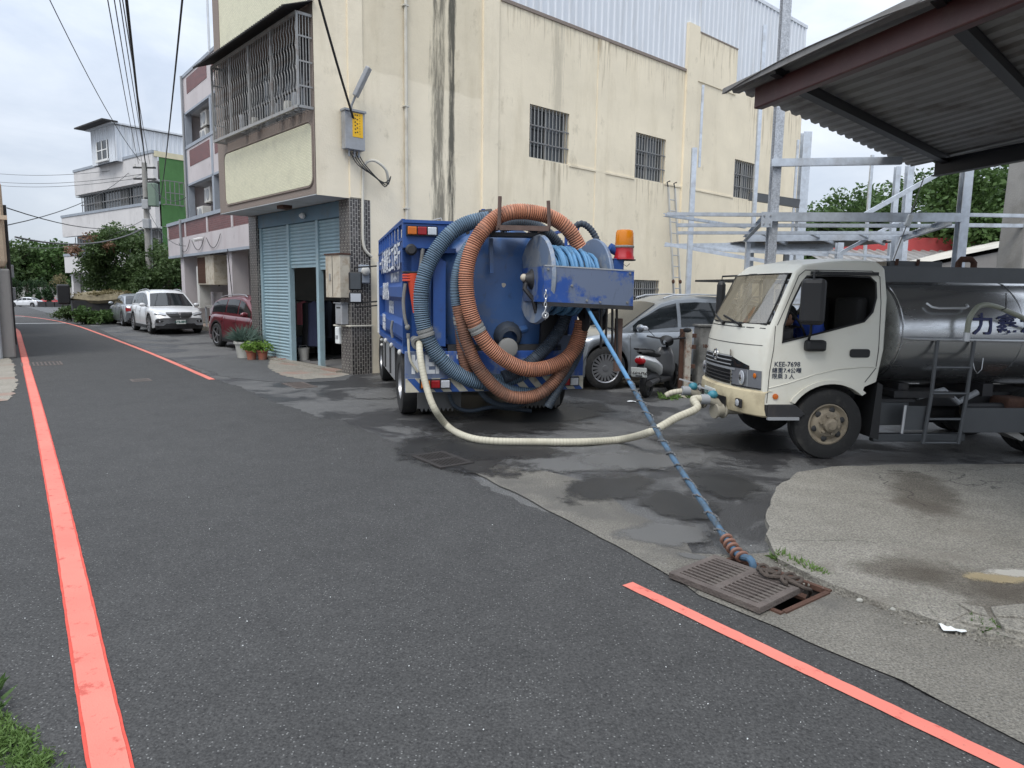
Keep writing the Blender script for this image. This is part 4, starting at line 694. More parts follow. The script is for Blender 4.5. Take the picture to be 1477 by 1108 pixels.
def car(name, label, loc, rz, L_, W_, H_, kind, paint, rw, wb=(.19, .80), rim='rim_silver', spokes=10, plate_txt=None, trim='black_plastic', cladding=False, detail=True, group=None):
    c = thing(name, label, 'car', loc, rz, group); S = SHAPE[kind]; sill = .20 * H_ / 1.66 + .03; tw_ = .22
    hx = lambda f: (f - .5) * L_
    def bend(f, y):      # plan curvature of nose and tail
        k = abs(y) / (W_ / 2)
        if f > .84: return -((f - .84) / .16) * k ** 2.4 * .30
        if f < .12: return ((.12 - f) / .12) * k ** 2.6 * .20
        return 0
    wid = lambda f: W_ / 2 * interp([(0, .93), (.06, .97), (.2, 1), (.8, 1), (.93, .97), (1, .93)], f)
    wx = [hx(wb[0]), hx(wb[1])]; ra = rw * 1.12
    def zlow(f):
        x = hx(f); z = sill + (.03 if f > .94 or f < .05 else 0)
        for q in wx:
            if abs(x - q) < ra: z = max(z, rw + math.sqrt(ra * ra - (x - q) ** 2))
        return z
    fs = sorted(set([i / 44 for i in range(45)] + [(q + d * ra) / L_ + .5 for q in wx for d in (-1.001, -.999, -.94, -.8, -.5, 0, .5, .8, .94, .999, 1.001)] + [.985, .97, .955, .012, .03, .05]))
    fs = [f for f in fs if 0 <= f <= 1]
    zz = lambda f: interp(S['deck'], f) * H_
    def section(f):
        zl, zt, w_ = zlow(f), zz(f), wid(f); out = []
        for k, yk in ((0, .965), (.12, .985), (.35, 1), (.62, .995), (.82, .972), (.95, .935), (1.0, .895)): out.append((w_ * yk, zl + (zt - zl) * k))
        out += [(w_ * .78, zt + .014), (w_ * .4, zt + .03), (0, zt + .036)]
        return out
    rows = []
    for f in fs:
        s_ = section(f); full = [(y, z) for y, z in s_] + [(-y, z) for y, z in reversed(s_[:-1])]
        rows.append([(hx(f) + bend(f, y), y, z) for y, z in full])
    mb = MB(); mb.grid(rows); mb.add(rows[0], [tuple(range(len(rows[0])))]); mb.add(rows[-1], [tuple(reversed(range(len(rows[-1]))))])
    body = mb.build('body', paint, c, True, ang=30)
    # cabin shell
    rf = S['roof']; f0, f1 = rf[0][0], rf[-1][0]; gs = sorted(set([f0 + (f1 - f0) * i / 26 for i in range(27)] + [p[0] for p in rf])); zr = lambda f: interp(rf, f) * H_
    def cab(f):
        zb, z2, w_ = zz(f), max(zr(f), zz(f) + .001), wid(f); h = z2 - zb; k = min(1, h / (.38 * H_))
        return [(w_ * .90, zb - .01), (w_ * (.90 - .06 * k), zb + h * .45), (w_ * (.90 - .165 * k), z2 - .06 * k), (w_ * (.86 - .24 * k), z2 - .018 * k), (w_ * .4, z2 + .01), (0, z2 + .02)]
    rows = []
    for f in gs:
        s_ = cab(f); full = s_ + [(-y, z) for y, z in reversed(s_[:-1])]; rows.append([(hx(f), y, z) for y, z in full])
    MB().grid(rows).build('cabin', paint, c, True, ang=40)
    def onside(f, t, s):
        a = cab(f); p = (a[0], a[1], a[2]); t2 = t * 2
        q, r_ = (p[0], p[1]) if t2 < 1 else (p[1], p[2]); k = t2 % 1 if t2 < 2 else 1
        y = q[0] + (r_[0] - q[0]) * k; z = q[1] + (r_[1] - q[1]) * k; return (hx(f), s * (y + .008), z + .002)
    fr_base = f1 - .055; rr_base = f0 + .05
    wins = [(rr_base + .02, .30), (.315, .485), (.50, fr_base - .005)] if kind == 'suv' else [(.20, .36), (.375, .515), (.53, fr_base - .01)]
    for a, b in wins[:]:
        for s in (1, -1):
            cols_ = []
            for i in range(9):
                f = a + (b - a) * i / 8; hh = zr(f) - zz(f); hi = .90; 
                if hh < .12 * H_: hi = .6
                cols_.append([onside(f, t, s) for t in (.16, .45, .72, hi)])
            MB().grid(cols_).build('side_window', 'glass_dark', c, True)
    def topglass(a, b, nm):
        cols_ = []
        for i in range(9):
            f = a + (b - a) * i / 8; s_ = cab(f); yy = s_[3][0] * .985
            cols_.append([(hx(f) + (.012 if b > .5 else -.012), y * yy, s_[3][1] + (s_[5][1] - s_[3][1]) * (1 - y * y) + .012) for y in (-1, -.7, -.35, 0, .35, .7, 1)])
        MB().grid(cols_).build(nm, 'glass_dark', c, True)
    r_end = [p[0] for p in rf if p[1] > .92][-1]; r_st = [p[0] for p in rf if p[1] > .88][0]
    topglass(r_end + .012, f1 - .012, 'windshield'); topglass(f0 + .012, r_st - .005, 'rear_window')
    # dark underside, arches, wheels
    MB().bb(hx(.03), hx(.97), -W_ / 2 * .86, W_ / 2 * .86, sill - .03, sill + .10).build('underbody', 'black_plastic', c)
    for q in wx:
        for s in (1, -1):
            mb = MB(); n = 14; o_ = []; i_ = []
            for k in range(n + 1):
                a = math.pi * k / n; o_.append((q + math.cos(a) * (ra + .045), s * (W_ / 2 * .985 + .006), rw + math.sin(a) * (ra + .045))); i_.append((q + math.cos(a) * ra, s * (W_ / 2 * .985 + .008), rw + math.sin(a) * ra))
            inn = [(x, s * (W_ / 2 - .3), z) for x, _, z in i_]
            mb.grid([o_, i_, inn] if cladding else [i_, inn]); mb.build('wheel_arch', 'black_plastic', c)
            wc = V((q, s * (W_ / 2 - .115), rw)); ax = V((0, s, 0)); tw2 = .115
            t_ = MB().lathe([(rw * .68, -tw2), (rw * .90, -tw2), (rw * .985, -tw2 * .8), (rw, -tw2 * .4), (rw, tw2 * .4), (rw * .985, tw2 * .8), (rw * .9, tw2), (rw * .70, tw2), (rw * .66, tw2 * .6)], wc, ax, 28).build('wheel', 'rubber', c, True)
            rm = MB().lathe([(rw * .70, tw2 * .9), (rw * .655, tw2 * .95), (rw * .62, tw2 * .2), (rw * .3, tw2 * .1), (0, tw2 * .1)], wc, ax, 24).build('rim', 'rim_dark', t_, True)
            mb = MB()
            for k in range(spokes):
                a = 2 * math.pi * k / spokes; d = V((math.cos(a), 0, math.sin(a))); mb.bar(wc + ax * tw2 * .75 + d * rw * .08, wc + ax * tw2 * .85 + d * rw * .66, rw * .10, .02, up=ax)
            mb.lathe([(rw * .15, tw2 * .7), (rw * .14, tw2 * .95), (0, tw2 * .97)], wc, ax, 12); mb.lathe([(rw * .69, tw2 * .8), (rw * .68, tw2), (rw * .63, tw2 * .9)], wc, ax, 24); mb.build('spokes', rim, t_)
    def fx(y, z):       # nose surface
        f = 1.0
        for k in range(40):
            if zz(f) + .034 > z: break
            f -= .005
        return hx(f) + bend(f, y)
    def rx(y, z):
        f = 0.0
        for k in range(20):
            if zz(f) + .03 > z: break
            f += .003
        return hx(f) + bend(f, y)
    def patch(nm, pts, m_, front=True, off=.012, par=None, n=6, th=.01):
        # pts: outline (y, z); split in strips so that it follows the curved nose
        ys = [p[0] for p in pts]; y0, y1 = min(ys), max(ys); rows = [[] for _ in range(7)]
        def span(y):
            zs = []
            for (a, b), (c_, d) in zip(pts, pts[1:] + pts[:1]):
                if min(a, c_) - 1e-9 <= y <= max(a, c_) + 1e-9 and abs(a - c_) > 1e-9: zs.append(b + (d - b) * (y - a) / (c_ - a))
                elif abs(a - c_) <= 1e-9 and abs(y - a) < 1e-6: zs += [b, d]
            return min(zs), max(zs)
        g = fx if front else rx; s = 1 if front else -1
        for i in range(n + 1):
            y = y0 + (y1 - y0) * i / n; a, b = span(y)
            for q in range(7): z = a + (b - a) * q / 6; rows[q].append((g(y, z) + s * (off + .006), y, z))
        mb = MB(); mb.grid(rows)
        return mb.build(nm, m_, par or c, True)
    W2 = W_ / 2; h = H_
    mir = lambda pts: [(-y, z) for y, z in pts]
    hl_ = [(.46 * W_, .52 * h), (.46 * W_, .475 * h), (.26 * W_, .435 * h), (.26 * W_, .475 * h)]
    for p_ in (hl_, mir(hl_)): patch('headlight', p_, 'lamp_clear', off=.014); 
    for p_ in (hl_, mir(hl_)): patch('headlight_bezel', [(y * (1.0), z - .012 * h) for y, z in p_], 'black_plastic', off=.008)
    g = patch('grille', [(.25 * W_, .50 * h), (.25 * W_, .46 * h), (.17 * W_, .36 * h), (-.17 * W_, .36 * h), (-.25 * W_, .46 * h), (-.25 * W_, .50 * h)], 'black_plastic', off=.012, n=10)
    for k in range(4):
        z = (.385 + .03 * k) * h; hw_ = (.17 + .018 * k + .02) * W_; mb = MB(); mb.tube([(fx(y, z) + .02, y, z) for y in [hw_ * (2 * i / 8 - 1) for i in range(9)]], .008, 5); mb.build('slat', 'chrome' if k == 3 else 'dark_steel', g)
    mb = MB(); mb.lathe([(.055, 0), (.05, .02), (.03, .022), (0, .01)], (fx(0, .47 * h) + .01, 0, .47 * h), (1, 0, .1), 16); mb.build('emblem', 'chrome', g, True)
    patch('lower_grille', [(.30 * W_, .25 * h), (.33 * W_, .19 * h), (-.33 * W_, .19 * h), (-.30 * W_, .25 * h)], 'black_plastic', off=.012, n=10)
    fg = [(.44 * W_, .33 * h), (.44 * W_, .26 * h), (.33 * W_, .275 * h), (.31 * W_, .315 * h)]
    for p_ in (fg, mir(fg)): q = patch('fog_light', p_, 'black_plastic', off=.010); mb = MB().lathe([(.035, 0), (.03, .01), (0, .012)], (fx(p_[0][0] * .85, .3 * h) + .012, p_[0][0] * .85, .295 * h), (1, 0, 0), 10).build('bulb', 'lamp_clear', q)
    tl = [(.46 * W_, .585 * h), (.46 * W_, .47 * h), (.24 * W_, .50 * h), (.24 * W_, .55 * h)]
    for p_ in (tl, mir(tl)): patch('tail_light', p_, 'lamp_red', front=False)
    patch('rear_bumper_trim', [(.40 * W_, .26 * h), (.40 * W_, .18 * h), (-.40 * W_, .18 * h), (-.40 * W_, .26 * h)], 'black_plastic', front=False, n=8)
    for front in (True, False):
        z = .285 * h if front else .43 * h; x = (fx(0, z) + .028) if front else (rx(0, z) - .022)
        p = MB().box((x, 0, z), (.012, .34, .15)).build('license_plate', 'plate', c)
        if plate_txt: text(plate_txt, .105, 'plate_ink', 'plate_number', p, basis((x + (.008 if front else -.008), 0, z), (0, 1, 0) if front else (0, -1, 0), (0, 0, 1)), bold=.004)
    for s in (1, -1):
        x = hx(f1 - .075); y = s * (W2 * .94); z = zz(f1 - .07) + .03
        mb = MB().sphere((x + .0, y + s * .11, z + .06), (.07, .115, .075)); q = mb.build('mirror', paint, c, True); MB().bar((x + .02, y - s * .03, z), (x, y + s * .05, z + .03), .04, .03).build('mirror_stalk', 'black_plastic', q)
        for f in (.47, .27): MB().box((hx(f), s * (W2 * .985 + .008), zz(f) - .12 * h * .9), (.2, .02, .03)).build('door_handle', paint if kind == 'suv' else 'chrome', c)
        for f in (.315, .49, .695):
            zb = zz(f); zl = zlow(f) + .03; mb = MB(); mb.tube([(hx(f), s * wid(f) * yk + s * .0015, zl + (zb - zl) * k) for k, yk in ((0, .972), (.35, 1.001), (.62, .997), (.82, .974), (.95, .94))], .0035, 4); mb.build('door_seam', 'ink', c)
        if kind == 'suv': mb = MB(); mb.tube([(hx(f), s * cab(f)[3][0], zr(f) + .03) for f in (.14, .2, .3, .4, .5, .54)], .014, 6); mb.build('roof_rail', 'alu', c, True)
        if cladding: MB().bb(hx(wb[0]) + ra, hx(wb[1]) - ra, s * W2 * .975, s * (W2 * .985 + .012), sill - .02, sill + .10).build('sill_cladding', 'black_plastic', c)
        else: MB().bb(hx(wb[0]) + ra, hx(wb[1]) - ra, s * W2 * .93, s * W2 * .97, sill - .02, sill + .02).build('sill_trim', 'black_plastic', c)
        for k in (0, 1): mb = MB(); a = V((hx(f1 - .012), s * (.1 + .3 * k), zz(f1) + .035)); mb.bar(a, a + V((-.12, s * .45 if k == 0 else -s * .5, .07)), .012, .012)
        mb.build('wiper', 'black_plastic', c)
    if cladding: patch('front_skid', [(.46 * W_, .20 * h), (.46 * W_, .14 * h), (-.46 * W_, .14 * h), (-.46 * W_, .20 * h)], 'black_plastic', off=.006, n=10)
    return c
aT = math.atan2(T.y, T.x)
car('parked_suv', 'white suv with toothed black grille facing down the street by the arcade', (-14.05, 28.15, 0), aT + math.pi + R(3), 4.5, 1.86, 1.67, 'suv', 'paint_white', .36, plate_txt='ATB-8891', cladding=True, spokes=10, rim='rim_silver', group=None)
car('parked_sedan', 'silver sedan showing its red tail lights behind the white suv', (-18.0, 33.3, 0), aT + R(2), 4.6, 1.78, 1.45, 'sedan', 'paint_silver', .32, spokes=7, plate_txt=None)
car('parked_crossover', 'dark red crossover nosed in behind the tiled pier of the shop', b1w(1.25, 7.45, 0), B1R - R(90) + R(4), 4.35, 1.8, 1.56, 'suv', 'paint_maroon', .36, cladding=True, spokes=5)
car('parked_suv', 'large grey suv with multi spoke wheels parked along the cream wall', (2.9, 13.95, 0), R(194), 5.05, 1.96, 1.74, 'suv', 'paint_grey', .40, wb=(.2, .79), spokes=20, plate_txt=None)
pc = gp(38, 442.5); car('parked_sedan', 'small white sedan standing across the far bend', (pc.x, pc.y, pc.z), R(180 + 4), 4.4, 1.7, 1.42, 'sedan', 'paint_white', .31, spokes=6)
pc = gp(78, 441.8); car('parked_car', 'bright red car half hidden by a clipped conifer', (pc.x, pc.y, pc.z), R(4), 4.4, 1.7, 1.42, 'sedan', 'paint_red', .31, spokes=6)

# ================================================================ scooter
sc = thing('scooter', 'black and white scooter on its stand, number plate to the street', 'scooter', (2.30, 11.75, 0), R(58))
# local +x points forward
for x, nm in ((0, 'wheel'), (1.2, 'wheel')):
    t_ = MB().lathe([(.14, -.05), (.2, -.055), (.235, -.03), (.24, 0), (.235, .03), (.2, .055), (.14, .05)], (x, 0, .24), (0, 1, 0), 22).build('wheel', 'rubber', sc, True); MB().lathe([(.15, -.03), (.13, -.02), (.05, -.04), (0, -.05)], (x, 0, .24), (0, -1, 0), 14).build('rim', 'rim_dark', t_, True); MB().lathe([(.15, -.03), (.13, -.02), (.05, -.04), (0, -.05)], (x, 0, .24), (0, 1, 0), 14).build('rim', 'rim_dark', t_, True)
def loft(prof, n=14):   # prof: (x, z, half width, half height)
    mb = MB(); mb.grid([[(x, w_ * math.cos(2 * math.pi * i / n), z + h_ * math.sin(2 * math.pi * i / n)) for i in range(n)] for x, z, w_, h_ in prof], True); return mb
loft([(-.36, .70, .02, .03), (-.33, .69, .09, .06), (-.2, .66, .14, .09), (.05, .60, .17, .12), (.3, .50, .17, .12), (.42, .40, .12, .06)]).build('tail_body', 'paint_white', sc, True)
loft([(-.34, .79, .03, .02), (-.25, .80, .10, .04), (0, .77, .13, .05), (.25, .73, .13, .05), (.45, .70, .07, .04)]).build('seat', 'seat_dark', sc, True)
loft([(-.15, .32, .06, .05), (.0, .34, .10, .10), (.25, .32, .12, .12), (.45, .28, .1, .08)]).build('engine', 'dark_steel', sc, True)
MB().cyl((-.3, -.16, .28), (.15, -.14, .3), .055, .04, 10).build('exhaust', 'dark_steel', sc, True); MB().box((.55, 0, .27), (.5, .32, .07)).build('footboard', 'black_plastic', sc, bevel=.02)
mb = MB(); mb.grid([[(.80 + .10 * (1 - abs(y) / .24) + dx, y * k, z) for y in (-.24, -.16, -.06, .06, .16, .24)] for z, k, dx in ((.26, .7, .02), (.45, .9, 0), (.66, .82, .03), (.82, .45, .05))]); o = mb.build('leg_shield', 'shield_dark' if 'shield_dark' in MATS else (mat('shield_dark', (.07, .072, .075), .35) and 'shield_dark'), sc, True); o.modifiers.new('S', 'SOLIDIFY').thickness = .02
loft([(.78, .9, .05, .05), (.9, .95, .13, .08), (1.0, .9, .10, .07)]).build('handlebar_cover', 'black_plastic', sc, True); MB().tube([(.86, -.36, 1.0), (.9, -.15, .97), (.93, 0, .96), (.9, .15, .97), (.86, .36, 1.0)], .016, 7).build('handlebar', 'black_plastic', sc)
for s in (1, -1): MB().tube([(.88, s * .22, 1.0), (.84, s * .34, 1.12)], .006, 5).build('mirror_stalk', 'black_plastic', sc); MB().sphere((.82, s * .4, 1.14), (.015, .08, .045)).build('mirror', 'lamp_clear' if s > 0 else 'black_plastic', sc, True)
MB().tube([(.92, 0, .9), (1.08, 0, .5), (1.2, 0, .24)], .03, 8).build('fork', 'dark_steel', sc); mb = MB(); mb.grid([[(1.2 + .27 * math.cos(a), y, .24 + .27 * math.sin(a)) for y in (-.07, .07)] for a in [R(20 + 14 * i) for i in range(10)]]); mb.build('front_fender', 'pvc_grey', sc, True)
MB().sphere((-.335, 0, .66), (.035, .10, .065)).build('tail_light', 'lamp_red', sc, True); MB().tube([(-.02, -.13, .8), (-.2, -.15, .84), (-.36, -.1, .86), (-.39, 0, .86), (-.36, .1, .86), (-.2, .15, .84), (-.02, .13, .8)], .014, 6).build('grab_rail', 'black_plastic', sc)
p = MB().box((-.37, 0, .47), (.012, .27, .16), Euler((0, R(-14), 0)).to_matrix()).build('license_plate', 'plate', sc); text('122-LHZ', .085, 'ink', 'plate_number', p, basis((-.379, 0, .468), (0, -1, 0), (.24, 0, .97)), bold=.002)
mb = MB(); mb.bar((-.3, 0, .62), (-.36, 0, .4), .12, .015); mb.build('mudguard', 'black_plastic', sc); MB().tube([(.2, .1, .2), (.18, .28, .01)], .012, 6).build('side_stand', 'dark_steel', sc); MB().tube([(.25, .05, .2), (.2, .12, .0)], .014, 6).build('centre_stand', 'dark_steel', sc)

# ================================================================ cream tank truck
CT = V((3.43, 7.37, 0)); CR = R(4)
ct = thing('tank_truck', 'cream cab tank truck with steel tank standing beside the concrete apron', 'truck', CT, CR)
mat('truck_cream', (.70, .685, .60), .4, var=.05, vscale=1.5, coat=.25, dirt=(.52, .46, .33), dscale=2.2, damt=.3); mat('bumper_cream', (.58, .50, .33), .5, var=.08, dirt=(.25, .2, .13), dscale=3, damt=.6, dcut=.5); mat('stainless', (.60, .61, .62), .24, metal=.92, var=.1, vscale=1.2, stretch=(.4, 2, 2), dirt=(.12, .12, .12), dscale=1.2, damt=.5); mat('tank_steel_dark', (.10, .105, .11), .45, metal=.5, var=.15); mat('hub_tan', (.26, .22, .16), .7, var=.2, dirt=(.10, .08, .06), dscale=6, damt=.6); mat('letter_blue', (.012, .02, .10), .5); mat('letter_black', (.02, .03, .06), .6); mat('amber_lens', (.55, .13, .02), .3); mat('valve_blue', (.04, .20, .26), .5); mat('valve_cream', (.27, .25, .20), .6, dirt=(.2, .17, .12), dscale=6)
CW = 1.70
FP = [(-.735, .60), (-.75, .76), (-.755, 1.0), (-.735, 1.25), (-.685, 1.45), (-.46, 2.0), (-.36, 2.085), (-.1, 2.12), (.2, 2.135), (.44, 2.13), (.53, 2.06), (.565, 1.75), (.55, 1.2), (.50, .86)]
def inset(z): return max(0, z - 1.3) * .09
def bow(i): return (.20, .205, .205, .20, .20, .13, .10, .04, 0, 0, 0, 0, 0, 0)[i]
def yj(s, z): return inset(z) + (CW - 2 * inset(z)) * s
ss = [0, .02, .06, .12, .2, .3, .4, .5, .6, .7, .8, .88, .94, .98, 1]
def sh(s): return 1 - abs(2 * s - 1) ** 2.6
rows = []
for i, (x, z) in enumerate(FP):
    crown = .05 * sh(.5) if 7 <= i <= 9 else .03 if i in (6, 10) else 0
    rows.append([(x - bow(i) * sh(s), yj(s, z), z + crown * sh(s)) for s in ss])
mb = MB(); n = len(ss)
vs = [p for r_ in rows for p in r_]; fs = []
for i in range(len(rows) - 1):
    for j in range(n - 1):
        if i == 4 and 1 <= j < n - 2: continue          # windscreen opening
        fs.append((i * n + j, (i + 1) * n + j, (i + 1) * n + j + 1, i * n + j + 1))
mb.add(vs, fs)
arch = [(.42 * 1.12 * math.cos(R(a)), .40 + .43 * math.sin(R(a))) for a in (150, 135, 120, 105, 90, 75, 60, 45)]
WIN = [(-.585, 1.27), (-.565, 1.45), (-.50, 1.66), (-.385, 1.90), (-.33, 1.965), (.0, 1.975), (.36, 1.965), (.425, 1.91), (.435, 1.75), (.40, 1.60), (.31, 1.50), (-.1, 1.39)]
outl = [p for p in FP] + [(.36, .80)] + [(x, z) for x, z in reversed(arch)] + [(-.43, .60)]
def sidecap(y, flip):
    bm = bmesh.new(); es = []
    for rg in (outl, WIN):
        vv = [bm.verts.new((x, 0, z)) for x, z in rg]; es += [bm.edges.new((vv[i], vv[(i + 1) % len(vv)])) for i in range(len(vv))]
    bmesh.ops.triangle_fill(bm, use_beauty=True, edges=es, normal=(0, 1, 0))
    for v_ in bm.verts: v_.co.y = y + (inset(v_.co.z) if y < 1 else -inset(v_.co.z))
    bm.verts.index_update(); o = len(mb.v); mb.v += [tuple(v_.co) for v_ in bm.verts]; f = [tuple(o + v_.index for v_ in q.verts) for q in bm.faces]; mb.f += f; mb.m += [0] * len(f); bm.free()
sidecap(0, 0); sidecap(CW, 1)
cab_o = mb.build('cab', 'truck_cream', ct)
bm = bmesh.new(); bm.from_mesh(cab_o.data); bmesh.ops.remove_doubles(bm, verts=bm.verts, dist=.0008); bmesh.ops.recalc_face_normals(bm, faces=bm.faces)
es = [e_ for e_ in bm.edges if len(e_.link_faces) == 2 and e_.calc_face_angle() > R(32) and max(v_.co.z for v_ in e_.verts) > .7]
bmesh.ops.bevel(bm, geom=es, offset=.028, segments=3, profile=.5, affect='EDGES', clamp_overlap=True); bm.to_mesh(cab_o.data); bm.free()
cab_o.data.polygons.foreach_set('use_smooth', [True] * len(cab_o.data.polygons)); cab_o.data.set_sharp_from_angle(angle=R(30))
def fpt(s, z, off=.0):
    zs = [p[1] for p in FP[:6]]
    for i in range(5):
        if z <= zs[i + 1]: break
    k = (z - zs[i]) / (zs[i + 1] - zs[i]); x = FP[i][0] + (FP[i + 1][0] - FP[i][0]) * k; b = bow(i) + (bow(i + 1) - bow(i)) * k
    return V((x - b * sh(s) - off, yj(s, z), z))
def fpatch(nm, s0, s1, za, zb, m_, off=.006, n_=8, par=None):
    fa = za if callable(za) else (lambda s: za); fb = zb if callable(zb) else (lambda s: zb); rws = [[], [], []]
    for i in range(n_ + 1):
        s = s0 + (s1 - s0) * i / n_; a, b = fa(s), fb(s)
        for r_, k in zip(rws, (0, .5, 1)): r_.append(fpt(s, a + (b - a) * k, off))
    o = MB().grid(rws).build(nm, m_, par or ct, True); return o
g5 = []
for k in range(9):
    z = 1.46 + (1.985 - 1.46) * k / 8; g5.append([fpt(s, z, .004) for s in [.045 + .91 * i / 14 for i in range(15)]])
def thin_glass(name, tint, diff_col, kd, kg):
    m, t, n, l, P = nodes_mat(name); c = n('ShaderNodeTexCoord').outputs['Object']; a = n('ShaderNodeBsdfTransparent'); a.inputs[0].default_value = (*tint, 1); d = n('ShaderNodeBsdfDiffuse'); l(ramp(n, l, noise(n, l, c, 2.5, 6), [(.3, [x * .7 for x in diff_col]), (.7, diff_col)]), d.inputs[0]); g = n('ShaderNodeBsdfGlossy'); g.inputs['Roughness'].default_value = .06
    m1 = n('ShaderNodeMixShader'); m1.inputs[0].default_value = kd; l(a.outputs[0], m1.inputs[1]); l(d.outputs[0], m1.inputs[2]); m2 = n('ShaderNodeMixShader'); m2.inputs[0].default_value = kg; l(m1.outputs[0], m2.inputs[1]); l(g.outputs[0], m2.inputs[2]); l(m2.outputs[0], t.nodes['Material Output'].inputs[0])
thin_glass('windscreen', (.40, .39, .35), (.36, .31, .22), .48, .20); thin_glass('cab_glass', (.6, .6, .6), (.05, .05, .05), .2, .12)  # windscreen: brownish reflection and dust painted together as one tan diffuse colour
wsn = MB().grid(g5).build('windscreen', 'windscreen', ct, True)
mb = MB(); lp = [fpt(.04, 1.455, .005), fpt(.3, 1.452, .006), fpt(.5, 1.45, .006), fpt(.7, 1.452, .006), fpt(.96, 1.455, .005), fpt(.965, 1.7, .004), fpt(.955, 1.99, .004), fpt(.5, 1.995, .004), fpt(.045, 1.99, .004), fpt(.035, 1.7, .004)]
mb.tube(lp, .012, 6, closed=True); mb.build('windscreen_seal', 'black_plastic', wsn)
for s0, s1 in ((.25, .55), (.5, .82)): a, b = fpt(s0, 1.44, .03), fpt(s1, 1.52, .025); MB().bar(a, b, .014, .02).build('wiper', 'black_plastic', ct); MB().cyl(a + V((.02, 0, -.02)), a, .018, n=8).build('wiper_pivot', 'black_plastic', ct)
fpatch('cowl_line', .04, .96, 1.405, 1.415, 'ink', .003); fpatch('hood_line', .03, .97, 1.225, 1.232, 'ink', .003, 12)
gu = fpatch('upper_grille', .27, .73, .955, 1.085, 'black_plastic', .008)
for z in (.985, 1.03, 1.075): MB().tube([fpt(.27 + .46 * i / 8, z, .014) for i in range(9)], .007, 5).build('slat', 'pvc_grey', gu)
gl = fpatch('lower_grille', .275, .725, .765, .93, 'black_plastic', .008)
for z in (.80, .84, .88): MB().tube([fpt(.25 + .5 * i / 8, z, .014) for i in range(9)], .006, 5).build('slat', 'dark_steel', gl)
fpatch('grille_bridge', .22, .78, .928, .955, 'pvc_grey', .016); fpatch('grille_corner', .10, .27, lambda s: .955, lambda s: 1.0 + (s - .10) * .45, 'glass_dark', .007); fpatch('grille_corner', .73, .90, lambda s: .955, lambda s: 1.0 + (.90 - s) * .45, 'glass_dark', .007)
c_ = fpt(.5, 1.07, .02); em = MB(); em.tube([c_ + V((-.004, .062 * math.cos(a), .062 * math.sin(a))) for a in [2 * math.pi * i / 20 for i in range(20)]], .010, 6, closed=True); em.bar(c_ + V((0, -.058, 0)), c_ + V((0, .058, 0)), .016, .02); em.tube([c_ + V((0, .036 * math.cos(a), .05 * math.sin(a))) for a in [math.pi * i / 10 for i in range(11)]], .007, 5); em.build('emblem', 'chrome', ct)
for s in (.0, 1.0):
    a, b = (.012, .262) if s == 0 else (.738, .988); hl_ = fpatch('headlight', a, b, .765, lambda q: .958 - abs(q - .5) * -.0, 'lamp_body', .008)
    fpatch('headlight_bezel', a, b, .755, .771, 'black_plastic', .010); k = .16 if s == 0 else .84; cc_ = fpt(k, .86, .012); MB().sphere(cc_, (.012, .085, .082), 16, 8).build('reflector', 'lamp_clear', hl_, True); MB().sphere(cc_ + V((-.010, 0, 0)), (.008, .04, .04), 12, 6).build('bulb', 'chrome', hl_, True)
    k2 = .06 if s == 0 else .94; MB().sphere(fpt(k2, .90, .006), (.012, .035, .03)).build('indicator', 'lamp_amber', hl_, True); fpatch('lens_divider', *((.105, .112) if s == 0 else (.888, .895)), .772, .952, 'pvc_grey', .011, 2, hl_)
mt = fpt(.30, 1.115, .008); text('300', .085, 'rust', 'badge', ct, basis(mt, (-.35, -1, 0), (0, 0, 1)), bold=.004)
mt = fpt(.80, 1.115, .008); text('HINO', .06, 'rust', 'badge', ct, basis(mt, (.35, -1, 0), (0, 0, 1)), bold=.003)
# bumper
rws = []
for (dx, z) in ((.02, .46), (-.03, .48), (-.05, .55), (-.055, .66), (-.045, .725), (-.005, .745), (.04, .745)):
    rws.append([V((-.735 + dx - .22 * sh(s) + (.05 if s in (0, 1) else 0), (CW + .02) * s - .01, z)) for s in ss])
bp = MB().grid(rws).build('bumper', 'bumper_cream', ct, True)
for s in (.14, .86): p = V((-.735 - .06 - .22 * sh(s), CW * s, .585)); MB().box(p, (.03, .17, .10)).build('fog_recess', 'black_plastic', bp, bevel=.02); MB().sphere(p + V((-.016, 0, 0)), (.012, .05, .04)).build('fog_lamp', 'lamp_clear', bp, True)
mb = MB(); 
for s0, s1 in ((.26, .42), (.58, .74)): mb.grid([[V((-.735 - .061 - .22 * sh(s), CW * s, z)) for s in (s0, (s0 + s1) / 2, s1)] for z in (.5, .62)])
mb.build('air_slot', 'black_plastic', bp)
p = MB().box((-.735 - .29, CW * .5, .60), (.012, .34, .15)).build('license_plate', 'plate', bp); text('KEE-7698', .08, 'plate_ink', 'plate_number', p, basis((-1.033, CW * .5, .60), (0, -1, 0), (0, 0, 1)), bold=.002)
mb = MB(); mb.prism([(-.72, -.0, .47), (-.30, -.0, .47), (-.42, -.0, .60), (-.72, 0, .60)], (0, CW, 0)); mb.build('lower_valance', 'dark_steel', ct)
MB().prism([(-.70, -.018, .45), (-.36, -.018, .45), (-.28, -.018, .5), (-.40, -.018, .605), (-.70, -.018, .605)], (0, .05, 0)).build('step_panel', 'dark_steel', ct, bevel=.01); MB().bar((-.70, -.02, .455), (-.36, -.02, .455), .05, .03).build('step_tread', 'pvc_grey', ct)
